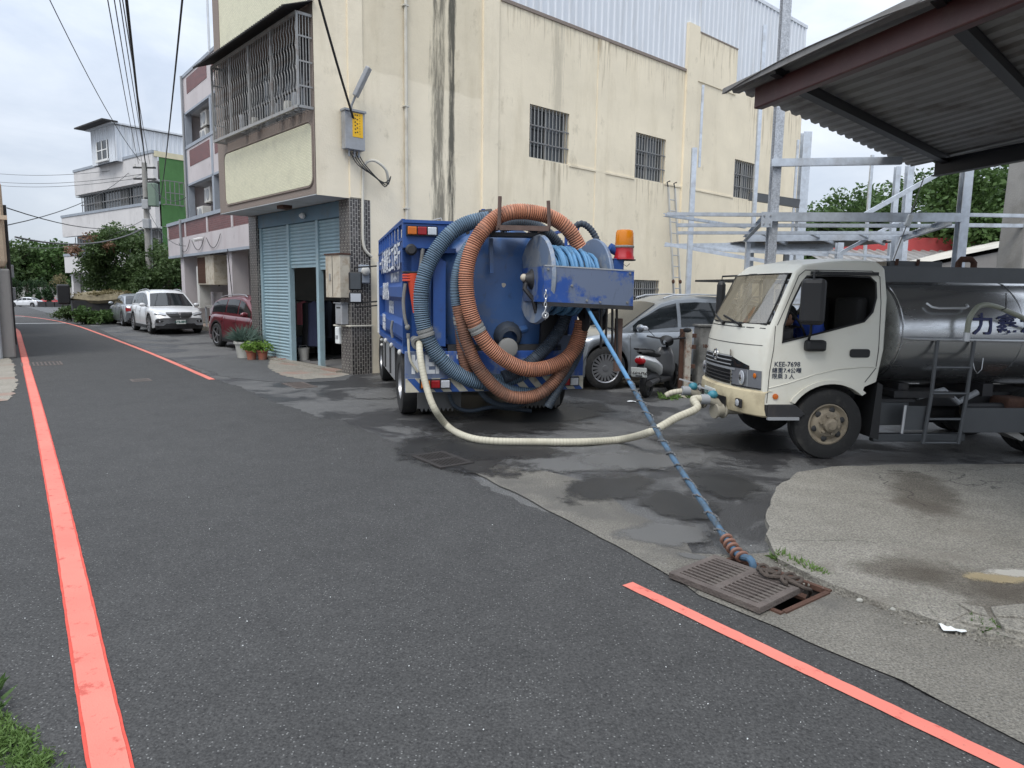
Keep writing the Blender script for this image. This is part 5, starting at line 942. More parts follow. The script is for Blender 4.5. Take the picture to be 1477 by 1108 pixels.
# door lines, handle, writing
def line(pts, r_=.004, nm='door_seam', m_='ink'): return MB().tube([(x, inset(z) - .002, z) for x, z in pts], r_, 4).build(nm, m_, ct)
line([(-.66, 1.44), (-.67, 1.2), (-.70, .95), (-.71, .62)]); line([(-.64, 1.45), (-.56, 1.63), (-.42, 1.97), (-.35, 2.03), (.38, 2.03), (.47, 1.97), (.49, 1.7), (.485, 1.2), (.47, 1.0), (.36, .85)]); line([(-.70, .78), (-.5, .83), (-.2, .93), (.05, .99), (.3, 1.01), (.48, 1.01)], .006, 'crease', 'truck_cream')
mb = MB(); o_ = [(.42 * 1.12 * k * math.cos(R(a)), -.02, .40 + .43 * k * math.sin(R(a))) for k in (1.0,) for a in range(150, 44, -7)]; i_ = [(x * 1.12, -.022, .40 + (z - .40) * 1.10) for x, _, z in o_]; mb.grid([o_, i_]); mb.grid([o_, [(x, .12, z) for x, _, z in o_]]); mb.grid([i_, [(x, .01, z) for x, _, z in i_]]); mb.build('wheel_flare', 'truck_cream', ct, True)
MB().prism(rounded(0, .22, 0, .09, .03, 0), (.012, 0, 0)).build('door_handle', 'black_plastic', ct).matrix_basis = Matrix(((0, 1, 0, .17), (1, 0, 0, -.006), (0, 0, 1, 1.115), (0, 0, 0, 1)))
for tx, z, sz, x0 in (('KEE-7698', 1.035, .072, -.655), ('總重7.4公噸', .968, .062, -.675), ('限乘 3 人', .905, .062, -.675)): text(tx, sz, 'letter_black', 'lettering', ct, basis((x0, inset(z) - .004, z), (1, 0, 0), (0, 0, 1)), align='LEFT', bold=.0003)
MB().lathe([(.032, 0), (.03, .012), (0, .016)], (-.62, -.001, .69), (0, -1, 0), 14).build('side_marker', 'amber_lens', ct, True)
# window trim, visor, dark cab interior, seat
MB().tube([(x, inset(z) - .003, z) for x, z in WIN], .011, 5, closed=True).build('window_seal', 'black_plastic', ct); MB().bar((-.30, .03, 2.0), (.43, .03, 2.0), .03, .035).build('window_visor', 'black_plastic', ct)
MB().prism([(-.59, 0, 1.27), (-.1, 0, 1.39), (.31, 0, 1.50), (.31, 0, 1.41), (-.59, 0, 1.2)], (0, .02, 0)).build('window_glass', 'cab_glass', ct).location = (0, .03, 0)
ci = MB(); ci.poly([(-.70, .06, .95), (.5, .06, .95), (.5, CW - .06, .95), (-.7, CW - .06, .95)]); ci.poly([(.49, .06, .95), (.49, CW - .06, .95), (.49, CW - .12, 2.08), (.49, .12, 2.08)]); ci.poly([(-.3, .1, 2.075), (.49, .1, 2.085), (.49, CW - .1, 2.085), (-.3, CW - .1, 2.075)]); ci.build('cab_lining', 'seat_dark', ct)
MB().bb(-.62, -.40, .1, CW - .1, 1.1, 1.42).build('dashboard', 'black_plastic', ct, bevel=.04)
for y in (.42, 1.2): q = MB().bb(-.15, .35, y - .25, y + .25, .95, 1.12).build('seat', 'seat_dark', ct, bevel=.04); MB().bb(.32, .44, y - .25, y + .25, 1.12, 1.75).build('seat_back', 'seat_dark', q, bevel=.04)
wh = MB(); wh.tube([V((-.27, .42, 1.42)) + V((-.1 * math.sin(a), .21 * math.cos(a), .18 * math.sin(a))) for a in [2 * math.pi * i / 24 for i in range(24)]], .014, 6, closed=True); wh.bar((-.27, .22, 1.42), (-.27, .62, 1.42), .03, .02); wh.bar((-.27, .42, 1.42), (-.45, .42, 1.25), .04, .04); wh.build('steering_wheel', 'black_plastic', ct)
MB().bb(-.6, -.45, 1.0, 1.5, 1.42, 1.44).build('vest_on_dash', 'leaf_bright', ct)
# mirrors
def tmirror(s):
    y = 0 if s < 0 else CW; xm = -.38 if s < 0 else -.56; m_ = MB(); m_.box((xm, y + s * .20, 1.70), (.11, .24, .47), Matrix.Rotation(R(58 if s < 0 else -20), 3, 'Z')); o = m_.build('mirror', 'black_plastic', ct, bevel=.045)
    MB().tube([(-.30, y + s * .03 - s * .02, 1.30), (xm + .02, y + s * .16, 1.38), (xm, y + s * .20, 1.5)], .014, 6).build('mirror_arm', 'black_plastic', o); MB().tube([(xm, y + s * .2, 1.9), (xm, y + s * .18, 2.0), (-.2, y - s * .08, 2.02)], .012, 6).build('mirror_arm', 'black_plastic', o)
    MB().box((-.24, y + s * .04, 1.24), (.22, .1, .12)).build('mirror_base', 'black_plastic', o, bevel=.03)
tmirror(-1); tmirror(1)
# wheels
def truck_wheel(par, c, s, r_, wd, hub='hub_tan', dual=False):
    ax = V((0, s, 0)); c = V(c); t_ = MB().lathe([(r_ * .56, -wd), (r_ * .8, -wd), (r_ * .97, -wd * .85), (r_, -wd * .55), (r_, wd * .55), (r_ * .97, wd * .85), (r_ * .8, wd * 1.02), (r_ * .60, wd * .95), (r_ * .57, wd * .6)], c, ax, 36).build('wheel', 'rubber', par, True)
    gm = MB()
    for k in (-.45, 0, .45): gm.lathe([(r_ * 1.0, wd * k - .006), (r_ * 1.003, wd * k), (r_ * 1.0, wd * k + .006)], c, ax, 36)
    gm.build('tread_groove', 'ink', t_)
    d0 = wd * (.55 if not dual else -.2)
    MB().lathe([(r_ * .585, wd * .85), (r_ * .55, wd * .9), (r_ * .52, d0 + .02), (r_ * .46, d0), (r_ * .33, d0 + .045), (r_ * .2, d0 + .05), (r_ * .19, d0 + .10), (r_ * .12, d0 + .12), (0, d0 + .12)], c, ax, 30).build('rim', hub, t_, True)
    for k in range(6):
        a = 2 * math.pi * k / 6 + .3; d = V((math.cos(a), 0, math.sin(a))); MB().sphere(c + ax * (d0 + .026) + d * r_ * .41, (.034, .012, .034), 10, 6).build('hand_hole', 'ink', t_, True)
        a += .52; d = V((math.cos(a), 0, math.sin(a))); MB().cyl(c + ax * (d0 + .04) + d * r_ * .26, c + ax * (d0 + .075) + d * r_ * .26, .016, n=6).build('wheel_nut', hub, t_)
truck_wheel(ct, (0, .11, .385), -1, .385, .105); truck_wheel(ct, (0, CW - .11, .385), 1, .385, .105)
for y, s in ((.09, -1), (.33, -1), (CW - .33, 1), (CW - .09, 1)): truck_wheel(ct, (2.62, y, .385), s, .385, .10, dual=True)
# chassis and running gear
for y in (.5, 1.2): MB().bb(-.6, 3.6, y - .04, y + .04, .52, .68).build('chassis_rail', 'dark_steel', ct)
MB().bb(-.06, .06, .2, 1.5, .33, .44).build('front_axle', 'dark_steel', ct); MB().cyl((2.62, .3, .385), (2.62, 1.4, .385), .1, n=12).build('rear_axle', 'dark_steel', ct); MB().bb(-.4, .5, .5, 1.2, .45, .9).build('engine', 'dark_steel', ct, bevel=.04)
MB().prism([(.46, -.01, .25), (.56, -.01, .22), (.56, -.01, .82), (.5, -.01, .85)], (0, .4, 0)).build('mudflap', 'black_plastic', ct)
MB().bb(.62, .95, .1, .6, .36, .62).build('battery_box', 'tank_steel_dark', ct, bevel=.015); MB().bb(.60, 1.0, .08, .62, .62, .65).build('battery_lid', 'dark_steel', ct)
MB().cyl((1.0, .8, .42), (1.9, .8, .42), .16, n=14).build('air_tank', 'dark_steel', ct, True); MB().cyl((1.65, .2, .55), (2.2, .2, .55), .05, n=10).build('pipe', 'dark_steel', ct, True); MB().bb(2.1, 2.4, .1, .4, .52, .66).build('pump', 'rust', ct, bevel=.03); MB().tube([(1.1, .2, .66), (1.4, .2, .74), (1.6, .22, .6), (1.8, .2, .72)], .035, 8).build('suction_pipe', 'pvc_grey', ct, True); MB().bb(.8, 1.5, .15, .5, .66, .73).build('valve_block', 'dark_steel', ct)
# tank (elliptical, dished ends)
TC = V((0, CW / 2, 1.38)); ta, tb = .87, .635; nT = 44
def ell(x, k=1.0, dx=0): return [(x, TC.y + ta * k * math.cos(2 * math.pi * i / nT), TC.z + tb * k * math.sin(2 * math.pi * i / nT)) for i in range(nT)]
tk = MB().grid([ell(.62, .3), ell(.635, .7), ell(.66, .9), ell(.70, .985), ell(.74, 1), ell(2.2, 1), ell(3.5, 1), ell(3.56, .9), ell(3.6, .5)], True)
tk.add(ell(.62, .3), [tuple(range(nT))]); tank = tk.build('tank', 'stainless', ct, True)
for x in (.735, 2.1, 3.45): MB().grid([ell(x - .012, 1.001), ell(x - .006, 1.012), ell(x + .006, 1.012), ell(x + .012, 1.001)], True).build('weld_ring', 'stainless', tank, True)
for x in (1.0, 2.0, 3.1): MB().bb(x - .06, x + .06, .3, 1.4, .66, .80).build('tank_saddle', 'dark_steel', ct)
MB().bb(.58, 3.55, .36, .385, 1.93, 2.10).build('walkway_plate', 'tank_steel_dark', tank); MB().bb(.58, 3.55, 1.31, 1.335, 1.93, 2.10).build('walkway_plate', 'tank_steel_dark', tank); MB().bb(.58, .60, .386, 1.309, 1.93, 2.10).build('walkway_plate', 'tank_steel_dark', tank)
q = MB().bb(.88, 1.5, .55, 1.1, 2.0, 2.17).build('manhole_box', 'tank_steel_dark', tank, bevel=.008); MB().bb(.62, .87, .6, 1.05, 2.0, 2.16).build('valve_box', 'cream_box', tank); [MB().bar((x, .545, 2.12), (x, .535, 2.19), .03, .02).build('clasp', 'rust', q) for x in (.95, 1.2)]
MB().tube([(1.95, .9, 2.0), (1.95, .9, 2.18), (1.98, .9, 2.22), (2.1, .9, 2.22), (2.14, .9, 2.18), (2.14, .9, 2.0)], .035, 8).build('vent_pipe', 'rust', tank, True)
MB().tube([(.72, -.03, 1.33), (.82, -.06, 1.32), (2.0, -.06, 1.31), (3.4, -.06, 1.30)], .017, 8).build('side_rail', 'alu', tank, True)
MB().tube([(1.0, .04, 1.70), (1.04, .0, 1.66), (1.1, -.02, 1.65), (1.4, -.02, 1.655), (1.44, .0, 1.67), (1.45, .04, 1.69)], .013, 7).build('grab_handle', 'alu', tank, True)
ld = MB(); ld.tube([(1.09, -.06, 1.31), (1.07, -.07, .7), (1.02, -.08, .19)], .021, 8); ld.tube([(1.50, -.06, 1.31), (1.47, -.07, .7), (1.42, -.08, .19)], .021, 8); lad = ld.build('ladder', 'tank_steel_dark', ct, True)
for z in (1.02, .74, .46, .20): MB().tube([(1.02 + (z - .19) * .062, -.07, z), (1.42 + (z - .19) * .07, -.07, z)], .015, 7).build('rung', 'tank_steel_dark', lad, True)
MB().bb(.80, 1.05, -.055, -.04, .34, .60).build('skirt_plate', 'tank_steel_dark', ct); MB().bb(1.48, 3.3, -.055, -.04, .31, .58).build('skirt_plate', 'tank_steel_dark', ct); MB().tube([(.785, -.06, .30), (.80, -.06, .61)], .016, 7).build('skirt_post', 'alu', ct)
MB().bb(.58, 1.65, .12, .2, .17, .26).build('side_guard', 'tank_steel_dark', ct, bevel=.01); MB().prism([(2.0, 0, .30), (2.22, 0, .20), (2.26, 0, .24), (2.1, 0, .34)], (0, .25, 0)).build('rear_splash', 'conc_pole', ct)
for z_ in (.5,): MB().tube([(1.55, .0, 1.10), (1.56, -.03, 1.0), (1.60, -.03, .95), (1.65, -.02, 1.0), (1.67, .0, 1.12)], .005, 5).build('hook', 'alu', tank)
def tank_text(ch, x, z, s):
    k = math.sqrt(max(0, 1 - ((z - TC.z) / tb) ** 2)); y = TC.y - ta * k - .006; slope = math.atan2((z - TC.z) / (tb * tb), k / ta); text(ch, s, 'letter_blue', 'lettering', tank, basis((x, y, z), (1, 0, 0), (0, math.sin(slope), math.cos(slope))), bold=.004)
for k, ch in enumerate('力鑫水'): tank_text(ch, 1.62 + .275 * k, 1.47, .25)
h = thing('suction_hose', 'clear greenish hose hooked over the handle of the steel tank', 'hose', CT + V((1.42, .02, 1.4)), CR); mb = MB(); hose(mb, [(-.08, -.08, .0), (-.07, -.08, .14), (-.01, -.07, .24), (.07, -.05, .285), (.2, -.04, .285), (.45, -.05, .20), (.8, -.06, .05), (1.3, -.07, -.1)], .027, .02, .03, 10); mat('hose_clear', (.26, .27, .21), .3); mb.build('tube', 'hose_clear', h, True); MB().cyl((-.08, -.08, 0), (-.082, -.08, -.09), .034, n=12).build('nozzle', 'alu', h, True); MB().tube([(.33, -.05, .42), (.33, -.07, .26), (.28, -.075, .24)], .006, 5).build('hook', 'dark_steel', h)
# outlets under the bumper: two valves
vp = []
for s, lb in ((.30, 'near'), (.70, 'far')):
    p = V((-.735 - .30 + .02, CW * s, .52)); m_ = MB(); m_.lathe([(.0, -.07), (.085, -.07), (.09, -.05), (.075, -.04), (.075, .04), (.09, .05), (.085, .07), (0, .07)], p + V((-.02, 0, -.07)), (1, .3, 0), 18); m_.cyl(p + V((.25, 0, -.05)), p + V((0, 0, -.05)), .06, n=14); m_.tube([p + V((0, 0, -.05)), p + V((-.06, 0, .03)), p + V((-.16, 0, .06))], .05, 12)
    v_ = m_.build('outlet_valve', 'valve_cream', ct, True); MB().sphere(p + V((-.10, 0, .115)), (.06, .06, .05)).build('valve_cap', 'valve_blue', v_, True); MB().bar(p + V((-.10, 0, .16)), p + V((-.26, .06, .2)), .03, .014).build('lever', 'alu', v_); MB().cyl(p + V((-.14, 0, .06)), p + V((-.24, 0, .06)), .058, n=14).build('coupling', 'pvc_grey', v_, True); vp.append(p + V((-.2, 0, .06)))
mr = Matrix.Rotation(CR, 4, 'Z'); HOSE_END = CT + (mr @ vp[0]); HOSE_END2 = CT + (mr @ vp[1])

# driver bending over inside the cab
mat('shirt_blue', (.02, .06, .32), .85, var=.2); mat('skin', (.36, .20, .13), .6); mat('hair', (.01, .01, .01), .8); mat('trousers', (.02, .022, .03), .9)
def person():
    pr = thing('person', 'person in a blue work shirt leaning over inside the cream cab', 'person', CT + (mr @ V((-.02, .50, .99))), CR)
    J = [((.12, 0, .06), .15), ((.06, 0, .26), .15), ((-.02, 0, .44), .16), ((-.12, 0, .49), .09), ((-.22, .0, .52), .06),
         ((-.02, -.20, .47), .075), ((-.08, -.27, .28), .06), ((-.25, -.2, .24), .048), ((-.30, -.18, .25), .04),
         ((-.02, .20, .47), .075), ((-.10, .27, .28), .06), ((-.27, .2, .24), .048), ((-.32, .18, .25), .04),
         ((-.02, -.12, .04), .1), ((-.30, -.13, .03), .08), ((-.36, -.13, -.17), .06), ((-.02, .12, .04), .1), ((-.30, .13, .03), .08), ((-.36, .13, -.17), .06)]
    E_ = [(0, 1), (1, 2), (2, 3), (3, 4), (2, 5), (5, 6), (6, 7), (7, 8), (2, 9), (9, 10), (10, 11), (11, 12), (0, 13), (13, 14), (14, 15), (0, 16), (16, 17), (17, 18)]
    me = bpy.data.meshes.new('body'); me.from_pydata([j[0] for j in J], E_, []); o = link('body', me, pr); me.materials.append(MATS['shirt_blue'])
    m1 = o.modifiers.new('Skin', 'SKIN'); sk = me.skin_vertices[0].data
    for i, j in enumerate(J): sk[i].radius = (j[1], j[1])
    sk[0].use_root = True; m2 = o.modifiers.new('Sub', 'SUBSURF'); m2.levels = m2.render_levels = 2
    hd = MB().sphere((-.24, 0, .64), (.10, .08, .115), 16, 10).build('head', 'skin', pr, True); hd.location = (-.06, 0, -.10); MB().sphere((-.225, 0, .665), (.105, .087, .11), 16, 10).build('hair', 'hair', hd, True); MB().sphere((-.345, 0, .63), (.02, .016, .022)).build('nose', 'skin', hd, True)
    for s in (1, -1):
        MB().sphere((-.23, s * .082, .635), (.02, .012, .032)).build('ear', 'skin', hd, True); MB().sphere((-.33, s * .033, .655), (.01, .014, .009)).build('eye', 'ink', hd, True); hnd = MB().sphere((-.33, s * .18, .25), (.05, .022, .035)).build('hand', 'skin', pr, True)
        for k in range(4): MB().tube([(-.36, s * .18, .275 - .016 * k), (-.40, s * .178, .28 - .018 * k), (-.41, s * .165, .262 - .016 * k)], .0085, 6).build('finger', 'skin', hnd, True)
        MB().tube([(-.33, s * .165, .275), (-.355, s * .15, .30)], .0095, 6).build('thumb', 'skin', hnd, True)
        MB().lathe([(.066, -.02), (.067, .02)], (-.065, s * .255, .33), (.1, s * .2, .6), 14).build('reflective_band', 'paper', pr)
    MB().sphere((-.31, 0, .59), (.02, .03, .006)).build('mouth', 'rust', hd)
person()

# ================================================================ blue vacuum truck
BT = V((-.20, 9.2, 0)); BR = R(15)
bt = thing('vacuum_truck', 'blue sewer vacuum truck with dished tank door and wash hose reel', 'truck', BT, BR)
bm4 = Matrix.Translation(BT) @ Matrix.Rotation(BR, 4, 'Z'); bi4 = bm4.inverted()
def tp(px, py, ly):        # point of the truck frame at depth ly behind (-) or ahead (+) of the bumper plane
    o = bi4 @ V((0, 0, CZ)); d = bi4.to_3x3() @ ray(px, py); return o + d * ((ly - o.y) / d.y)
def c1(x, y, ly): return tp(520 + .3158 * x, 270 + .3158 * y, ly)
def worn(name, base, worn_c, cut=.56, rough=.45, amt=.8, scale=2.2):
    m, t, n, l, P = nodes_mat(name); c = n('ShaderNodeTexCoord').outputs['Object']; a = noise(n, l, c, 1.5, 5, .6); b = noise(n, l, c, scale, 9, .68, loc=(3, 3, 1)); s = noise(n, l, c, 14, 6, .7, stretch=(1, 1, .35)); f = noise(n, l, c, 60, 3, .6)
    cc = mixc(n, l, a, [x * .75 for x in base], [min(1, x * 1.2) for x in base]); k = ramp(n, l, b, [(cut, 0), (cut + .06, amt)]); cc = mixc(n, l, k, cc, worn_c); cc = mixc(n, l, ramp(n, l, s, [(.58, 0), (.72, .35)]), cc, (.03, .03, .035)); cc = mixc(n, l, ramp(n, l, f, [(.72, 0), (.78, .5)]), cc, worn_c)
    l(cc, P.inputs['Base Color']); P.inputs['Roughness'].default_value = rough; bumpn(n, l, P, f, .08, .004); return m
worn('truck_blue', (.02, .075, .27), (.10, .13, .19), .62, amt=.7); worn('truck_blue_worn', (.02, .075, .30), (.15, .18, .235), .47, amt=.85, scale=1.7); worn('tank_blue', (.045, .11, .27), (.085, .12, .20), .52, .36, amt=.7, scale=1.6); worn('reel_blue', (.15, .20, .29), (.26, .28, .30), .5, .5)
mat('groove_shade', (.14, .065, .042), .8); mat('groove_shade_blue', (.04, .06, .08), .8); mat('hose_orange', (.47, .20, .115), .6, var=.2, vscale=3, dirt=(.10, .06, .045), dscale=4, damt=.6, dcut=.5); mat('hose_orange_dirty', (.30, .14, .085), .7, var=.25, dirt=(.06, .05, .045), dscale=4, damt=.7, dcut=.45); mat('hose_blue', (.11, .175, .245), .6, var=.2, vscale=3, dirt=(.05, .055, .06), dscale=3, damt=.6, dcut=.5); mat('hose_dark', (.028, .038, .055), .65, var=.3, dirt=(.08, .08, .08), dscale=5, damt=.5); mat('hose_light_blue', (.09, .23, .40), .5, var=.2, dirt=(.06, .09, .12), dscale=6, damt=.5); mat('hose_cream', (.50, .47, .37), .6, var=.12, vscale=5, dirt=(.28, .24, .17), dscale=3, damt=.5); mat('white_letter', (.62, .64, .66), .6, dirt=(.2, .25, .36), dscale=9, damt=.6, dcut=.58); mat('stripe_cream', (.50, .47, .38), .6, dirt=(.2, .17, .12), dscale=5, damt=.7); mat('cone_orange', (.60, .07, .03), .6, var=.15); mat('strap_grey', (.22, .22, .21), .7, dirt=(.1, .08, .06)); mat('rust_brown', (.13, .085, .07), .8, var=.3, vscale=8)  # the two groove tones carry the shading between hose ribs as colour
HW = 1.22
# chassis, axles, wheels
for x in (-.42, .42): MB().bb(x - .05, x + .05, .1, 5.6, .62, .84).build('chassis_rail', 'dark_steel', bt)
for y in (1.05, 4.9):
    MB().cyl((-.8, y, .46), (.8, y, .46), .09, n=12).build('axle', 'dark_steel', bt)
def side_wheel(x, y, s, r_, wd):
    ax = V((s, 0, 0)); c = V((x, y, r_)); t_ = MB().lathe([(r_ * .56, -wd), (r_ * .82, -wd), (r_ * .97, -wd * .85), (r_, -wd * .5), (r_, wd * .5), (r_ * .97, wd * .85), (r_ * .82, wd * 1.02), (r_ * .58, wd * .9), (r_ * .55, wd * .5)], c, ax, 34).build('wheel', 'rubber', bt, True); MB().lathe([(r_ * .57, wd * .8), (r_ * .53, wd * .85), (r_ * .48, -.02), (r_ * .3, .0), (r_ * .2, .06), (0, .07)], c, ax, 24).build('rim', 'rim_silver', t_, True)
for s in (-1, 1):
    side_wheel(s * 1.08, 1.05, s, .46, .12); side_wheel(s * .80, 1.05, s, .46, .12); side_wheel(s * 1.05, 4.9, s, .46, .125)
    MB().bb(s * .72 - .3, s * .72 + .3, .36, .385, .17, .62).build('mudflap', 'flap_grey' if 'flap_grey' in MATS else (mat('flap_grey', (.10, .10, .098), .8, dirt=(.05, .05, .05)) and 'flap_grey'), bt)
    nt_ = 9; mb = MB()
    for k in range(nt_): x = s * .72 + (k - 4) * .06; mb.prism([(x - .03, .365, .18), (x + .03, .365, .18), (x, .365, .12)], (0, .018, 0))
    mb.build('mudflap_fringe', 'flap_grey', bt)
    mb = MB().bb(s * 1.14 - .03, s * 1.14 + .03, 2.0, 4.2, .36, .92); mb.build('side_skirt', 'alu', bt)
    MB().bb(s * 1.13 - .025, s * 1.13 + .025, 1.62, 1.97, .42, .95).build('side_skirt', 'pvc_grey', bt)
    for y in (1.65, 2.6, 3.6): MB().bb(s * 1.175 - .02, s * 1.175 + .02, y, y + .05, .4, 1.0).build('skirt_post', 'dark_steel', bt)
    for y in (.5, 1.75, 2.8): MB().sphere((s * 1.24, y, .93), (.03, .03, .04)).build('side_marker', 'ac_white', bt, True)
MB().bb(-.55, .55, 1.6, 4.4, .34, .62).build('underbody', 'dark_steel', bt); MB().bb(-1.1, 1.1, 1.7, 4.3, .62, .9).build('subframe', 'dark_steel', bt)
MB().bb(-HW, HW, .28, 4.55, .93, 1.02).build('deck', 'truck_blue', bt)
# rear bumper panel with painted registration and hazard stripes
bpn = MB().bb(-HW, HW, .0, .10, .44, .98).build('rear_bumper', 'truck_blue_worn', bt, bevel=.01)
text('KEH-71', .33, 'white_letter', 'painted_number', bpn, basis((-HW + .07, -.004, .80), (1, 0, 0), (0, 0, 1)), align='LEFT', bold=.012, sx=.82)
MB().bb(-HW, HW, -.012, -.0005, .45, .63).build('stripe_board', 'stripe_cream', bpn)
for k in range(11):
    x = -HW + .02 + k * .215; 
    MB().prism([(max(-HW, min(HW, x + a)), -.0125, z) for a, z in ((0, .63), (.10, .63), (.26, .45), (.16, .45))], (0, -.004, 0)).build('stripe', 'truck_blue', bpn)
def lamp_cluster(x, y, z, par=bt):
    q = MB().bb(x - .20, x + .20, y - .05, y, z - .062, z + .062).build('lamp_cluster', 'black_plastic', par)
    for k, m_ in enumerate(('lamp_amber', 'lamp_red', 'lamp_clear')): MB().bb(x - .185 + .128 * k, x - .07 + .128 * k, y - .075, y - .0505, z - .05, z + .05).build('lens', m_, q, bevel=.01); [MB().bb(x - .185 + .128 * k + .03 * j + .012, x - .185 + .128 * k + .03 * j + .02, y - .079, y - .0751, z - .04, z + .04).build('lens_rib', m_, q) for j in range(3)]
lamp_cluster(-HW + .38, -.018, .56); lamp_cluster(HW - .28, -.018, .56)
MB().prism([(HW - .42, .02, .98), (HW - .02, .02, .98), (HW - .12, .02, 1.18), (HW - .36, .02, 1.18)], (0, .35, 0)).build('corner_box', 'truck_blue_worn', bt)
# left side cabinet with recessed trapezoid panels
def side_body(s):
    x = s * HW; xin = s * .78; mb = MB()
    mb.bb(min(x - s * .10, xin), max(x - s * .10, xin), .3, 4.5, 1.03, 2.32); q = mb.build('side_cabinet', 'truck_blue', bt)
    for z0, z1 in ((1.06, 1.36), (1.60, 1.88), (2.04, 2.40)):
        pr = [(x - s * .10, 0, z0), (x - s * .005, 0, z0 + .07), (x - s * .005, 0, z1 - .07), (x - s * .10, 0, z1)] if z0 < 2 else [(x - s * .10, 0, z0), (x - s * .005, 0, z0 + .09), (x - s * .005, 0, z1), (x - s * .10, 0, z1)]
        mb = MB(); mb.prism([(a, .30, c) for a, b, c in pr], (0, 4.15, 0)); mb.build('body_panel', 'truck_blue', q)
    for y in (.3, 4.46): MB().bb(min(x, x - s * .12), max(x, x - s * .12), y - .02, y + .03, 1.02, 2.42).build('corner_post', 'truck_blue', q)
    rl = MB(); rl.bar((x - s * .02, .3, 2.66), (x - s * .02, 4.5, 2.66), .04, .04); rl.bar((x - s * .02, .3, 2.42), (x - s * .02, 4.5, 2.42), .05, .04); rr = rl.build('guard_rail', 'truck_blue', q)
    pm = MB().bb(-.018, .018, -.02, .02, 2.42, 2.66).mesh('rail_post', 'truck_blue'); copies(pm, 'rail_post', rr, [(x - s * .02, .32 + 4.16 * k / 9, 0) for k in range(10)])
    return q
ql = side_body(-1); side_body(1)
xs = -HW - .004
for tx, y, z, sz in (('一大通衛生工程行', 2.35, 2.20, .40), ('0800-464-777', 2.35, 1.96, .22), ('抽水肥 通水管', 2.9, 1.80, .15), ('清洗水塔 化糞池', 2.9, 1.67, .15), ('各種吸污工程', 3.0, 1.52, .12), ('高壓清洗管線', 3.0, 1.43, .12), ('廢水清運', 3.3, 1.28, .13), ('公私水溝', 3.3, 1.14, .13)):
    xo = xs if (1.6 < z < 1.88 or z > 2.04 or z < 1.36) else -HW + .096
    text(tx, sz, 'white_letter', 'lettering', ql, basis((xo, y, z), (0, -1, 0), (0, 0, 1)), bold=.006, sx=1.15)
MB().tube([(xs - .03, 1.35, 1.32), (xs - .05, 1.37, 1.2), (xs - .03, 1.38, 1.07)], .02, 7).build('strap_handle', 'strap_grey', ql)
MB().bb(-HW - .005, -HW + .05, 4.5, 4.9, .95, 2.3).build('cab_side_strip', 'white_paint', bt)
# top rear cross member with lamps, horn lamp
MB().bb(-HW, -.62, .18, .34, 2.30, 2.62).build('lamp_board', 'truck_blue', bt, bevel=.01); lamp_cluster(-HW + .24, .178, 2.52); MB().bb(-HW, -.5, .16, 1.2, 2.62, 2.66).build('top_plate', 'truck_blue', bt)
MB().lathe([(.07, 0), (.075, -.03), (.05, -.06), (0, -.06)], (-HW + .1, .17, 2.28), (0, 1, 0), 16).build('work_lamp', 'dark_steel', bt, True); MB().cyl((-HW + .26, .2, 2.3), (-HW + .22, .2, 2.0), .025, n=8).build('bracket', 'strap_grey', bt)
MB().bb(-HW, -.80, .28, .34, 1.02, 2.31).build('cabinet_end', 'truck_blue', bt)
MB().lathe([(.32, 0), (.30, .04), (.25, .07), (0, .08)], (-.72, 1.5, 2.60), (0, 0, 1), 20).build('top_hatch', 'truck_blue', bt, True); MB().tube([(-.7, 1.0, 2.62), (-.7, 1.0, 2.75), (-.6, 1.0, 2.78), (-.55, 1.0, 2.66)], .012, 6).build('lifting_eye', 'alu', bt); MB().box((-.68, .95, 2.68), (.3, .2, .03)).build('tie_strap', 'yellow_paint', bt)
# tank barrel and dished rear door
TZ, TX = 1.63, .06; rT = .98
MB().lathe([(rT * .96, .32), (rT, .36), (rT, 4.4), (rT * .9, 4.5), (0, 4.55)], (TX, 0, TZ), (0, 1, 0), 44).build('tank', 'tank_blue', bt, True)
door = MB().lathe([(.0, .06), (.3, .07), (.6, .105), (.82, .17), (.93, .24), (.965, .30), (1.02, .31), (1.02, .36), (.98, .37)], (TX, 0, TZ), (0, 1, 0), 52).build('tank_door', 'tank_blue', bt, True)
for k in range(14):
    a = 2 * math.pi * k / 14 + .2; c = V((TX + 1.0 * math.cos(a), .30, TZ + 1.0 * math.sin(a))); MB().cyl(c, c + V((0, .1, 0)), .028, n=8).build('door_clamp', 'dark_steel', door)
MB().lathe([(.10, 0), (.10, -.03), (.06, -.045), (0, -.045)], c1(570, 325, .17), (0, 1, 0), 18).build('inspection_cap', 'dark_steel', door, True); MB().lathe([(.055, 0), (.05, -.012), (0, -.014)], c1(652, 455, .08), (0, 1, 0), 12).build('boss', 'rust_white', door, True)
p = c1(672, 735, -.05); ot = MB(); ot.cyl(p + V((0, .22, 0)), p, .14, .13, 20); outl_ = ot.build('outlet', 'dark_steel', door, True); MB().lathe([(.135, 0), (.13, -.04), (.11, -.05), (0, -.05)], p, (0, 1, 0), 20).build('outlet_cap', 'strap_grey', outl_, True); MB().tube([p + V((.02, -.03, -.12)), p + V((.06, -.06, -.2)), p + V((.1, -.04, -.24))], .014, 6).build('cap_lever', 'strap_grey', outl_)
ot = MB(); ot.lathe([(.20, .16), (.19, .04), (.15, -.03), (.10, -.05)], p + V((.03, .05, .14)), (.0, 1, .2), 16); ot.build('rag_wrap', 'hose_dark', outl_, True); MB().tube([p + V((.1, .12, .2)), p + V((.3, .15, .25))], .05, 8).build('outlet_arm', 'tank_blue', outl_, True)
for z in (.98, 2.28): MB().bb(TX - .95, TX - .60, .12, .32, z - .03, z + .03).build('door_hinge_plate', 'truck_blue', bt)
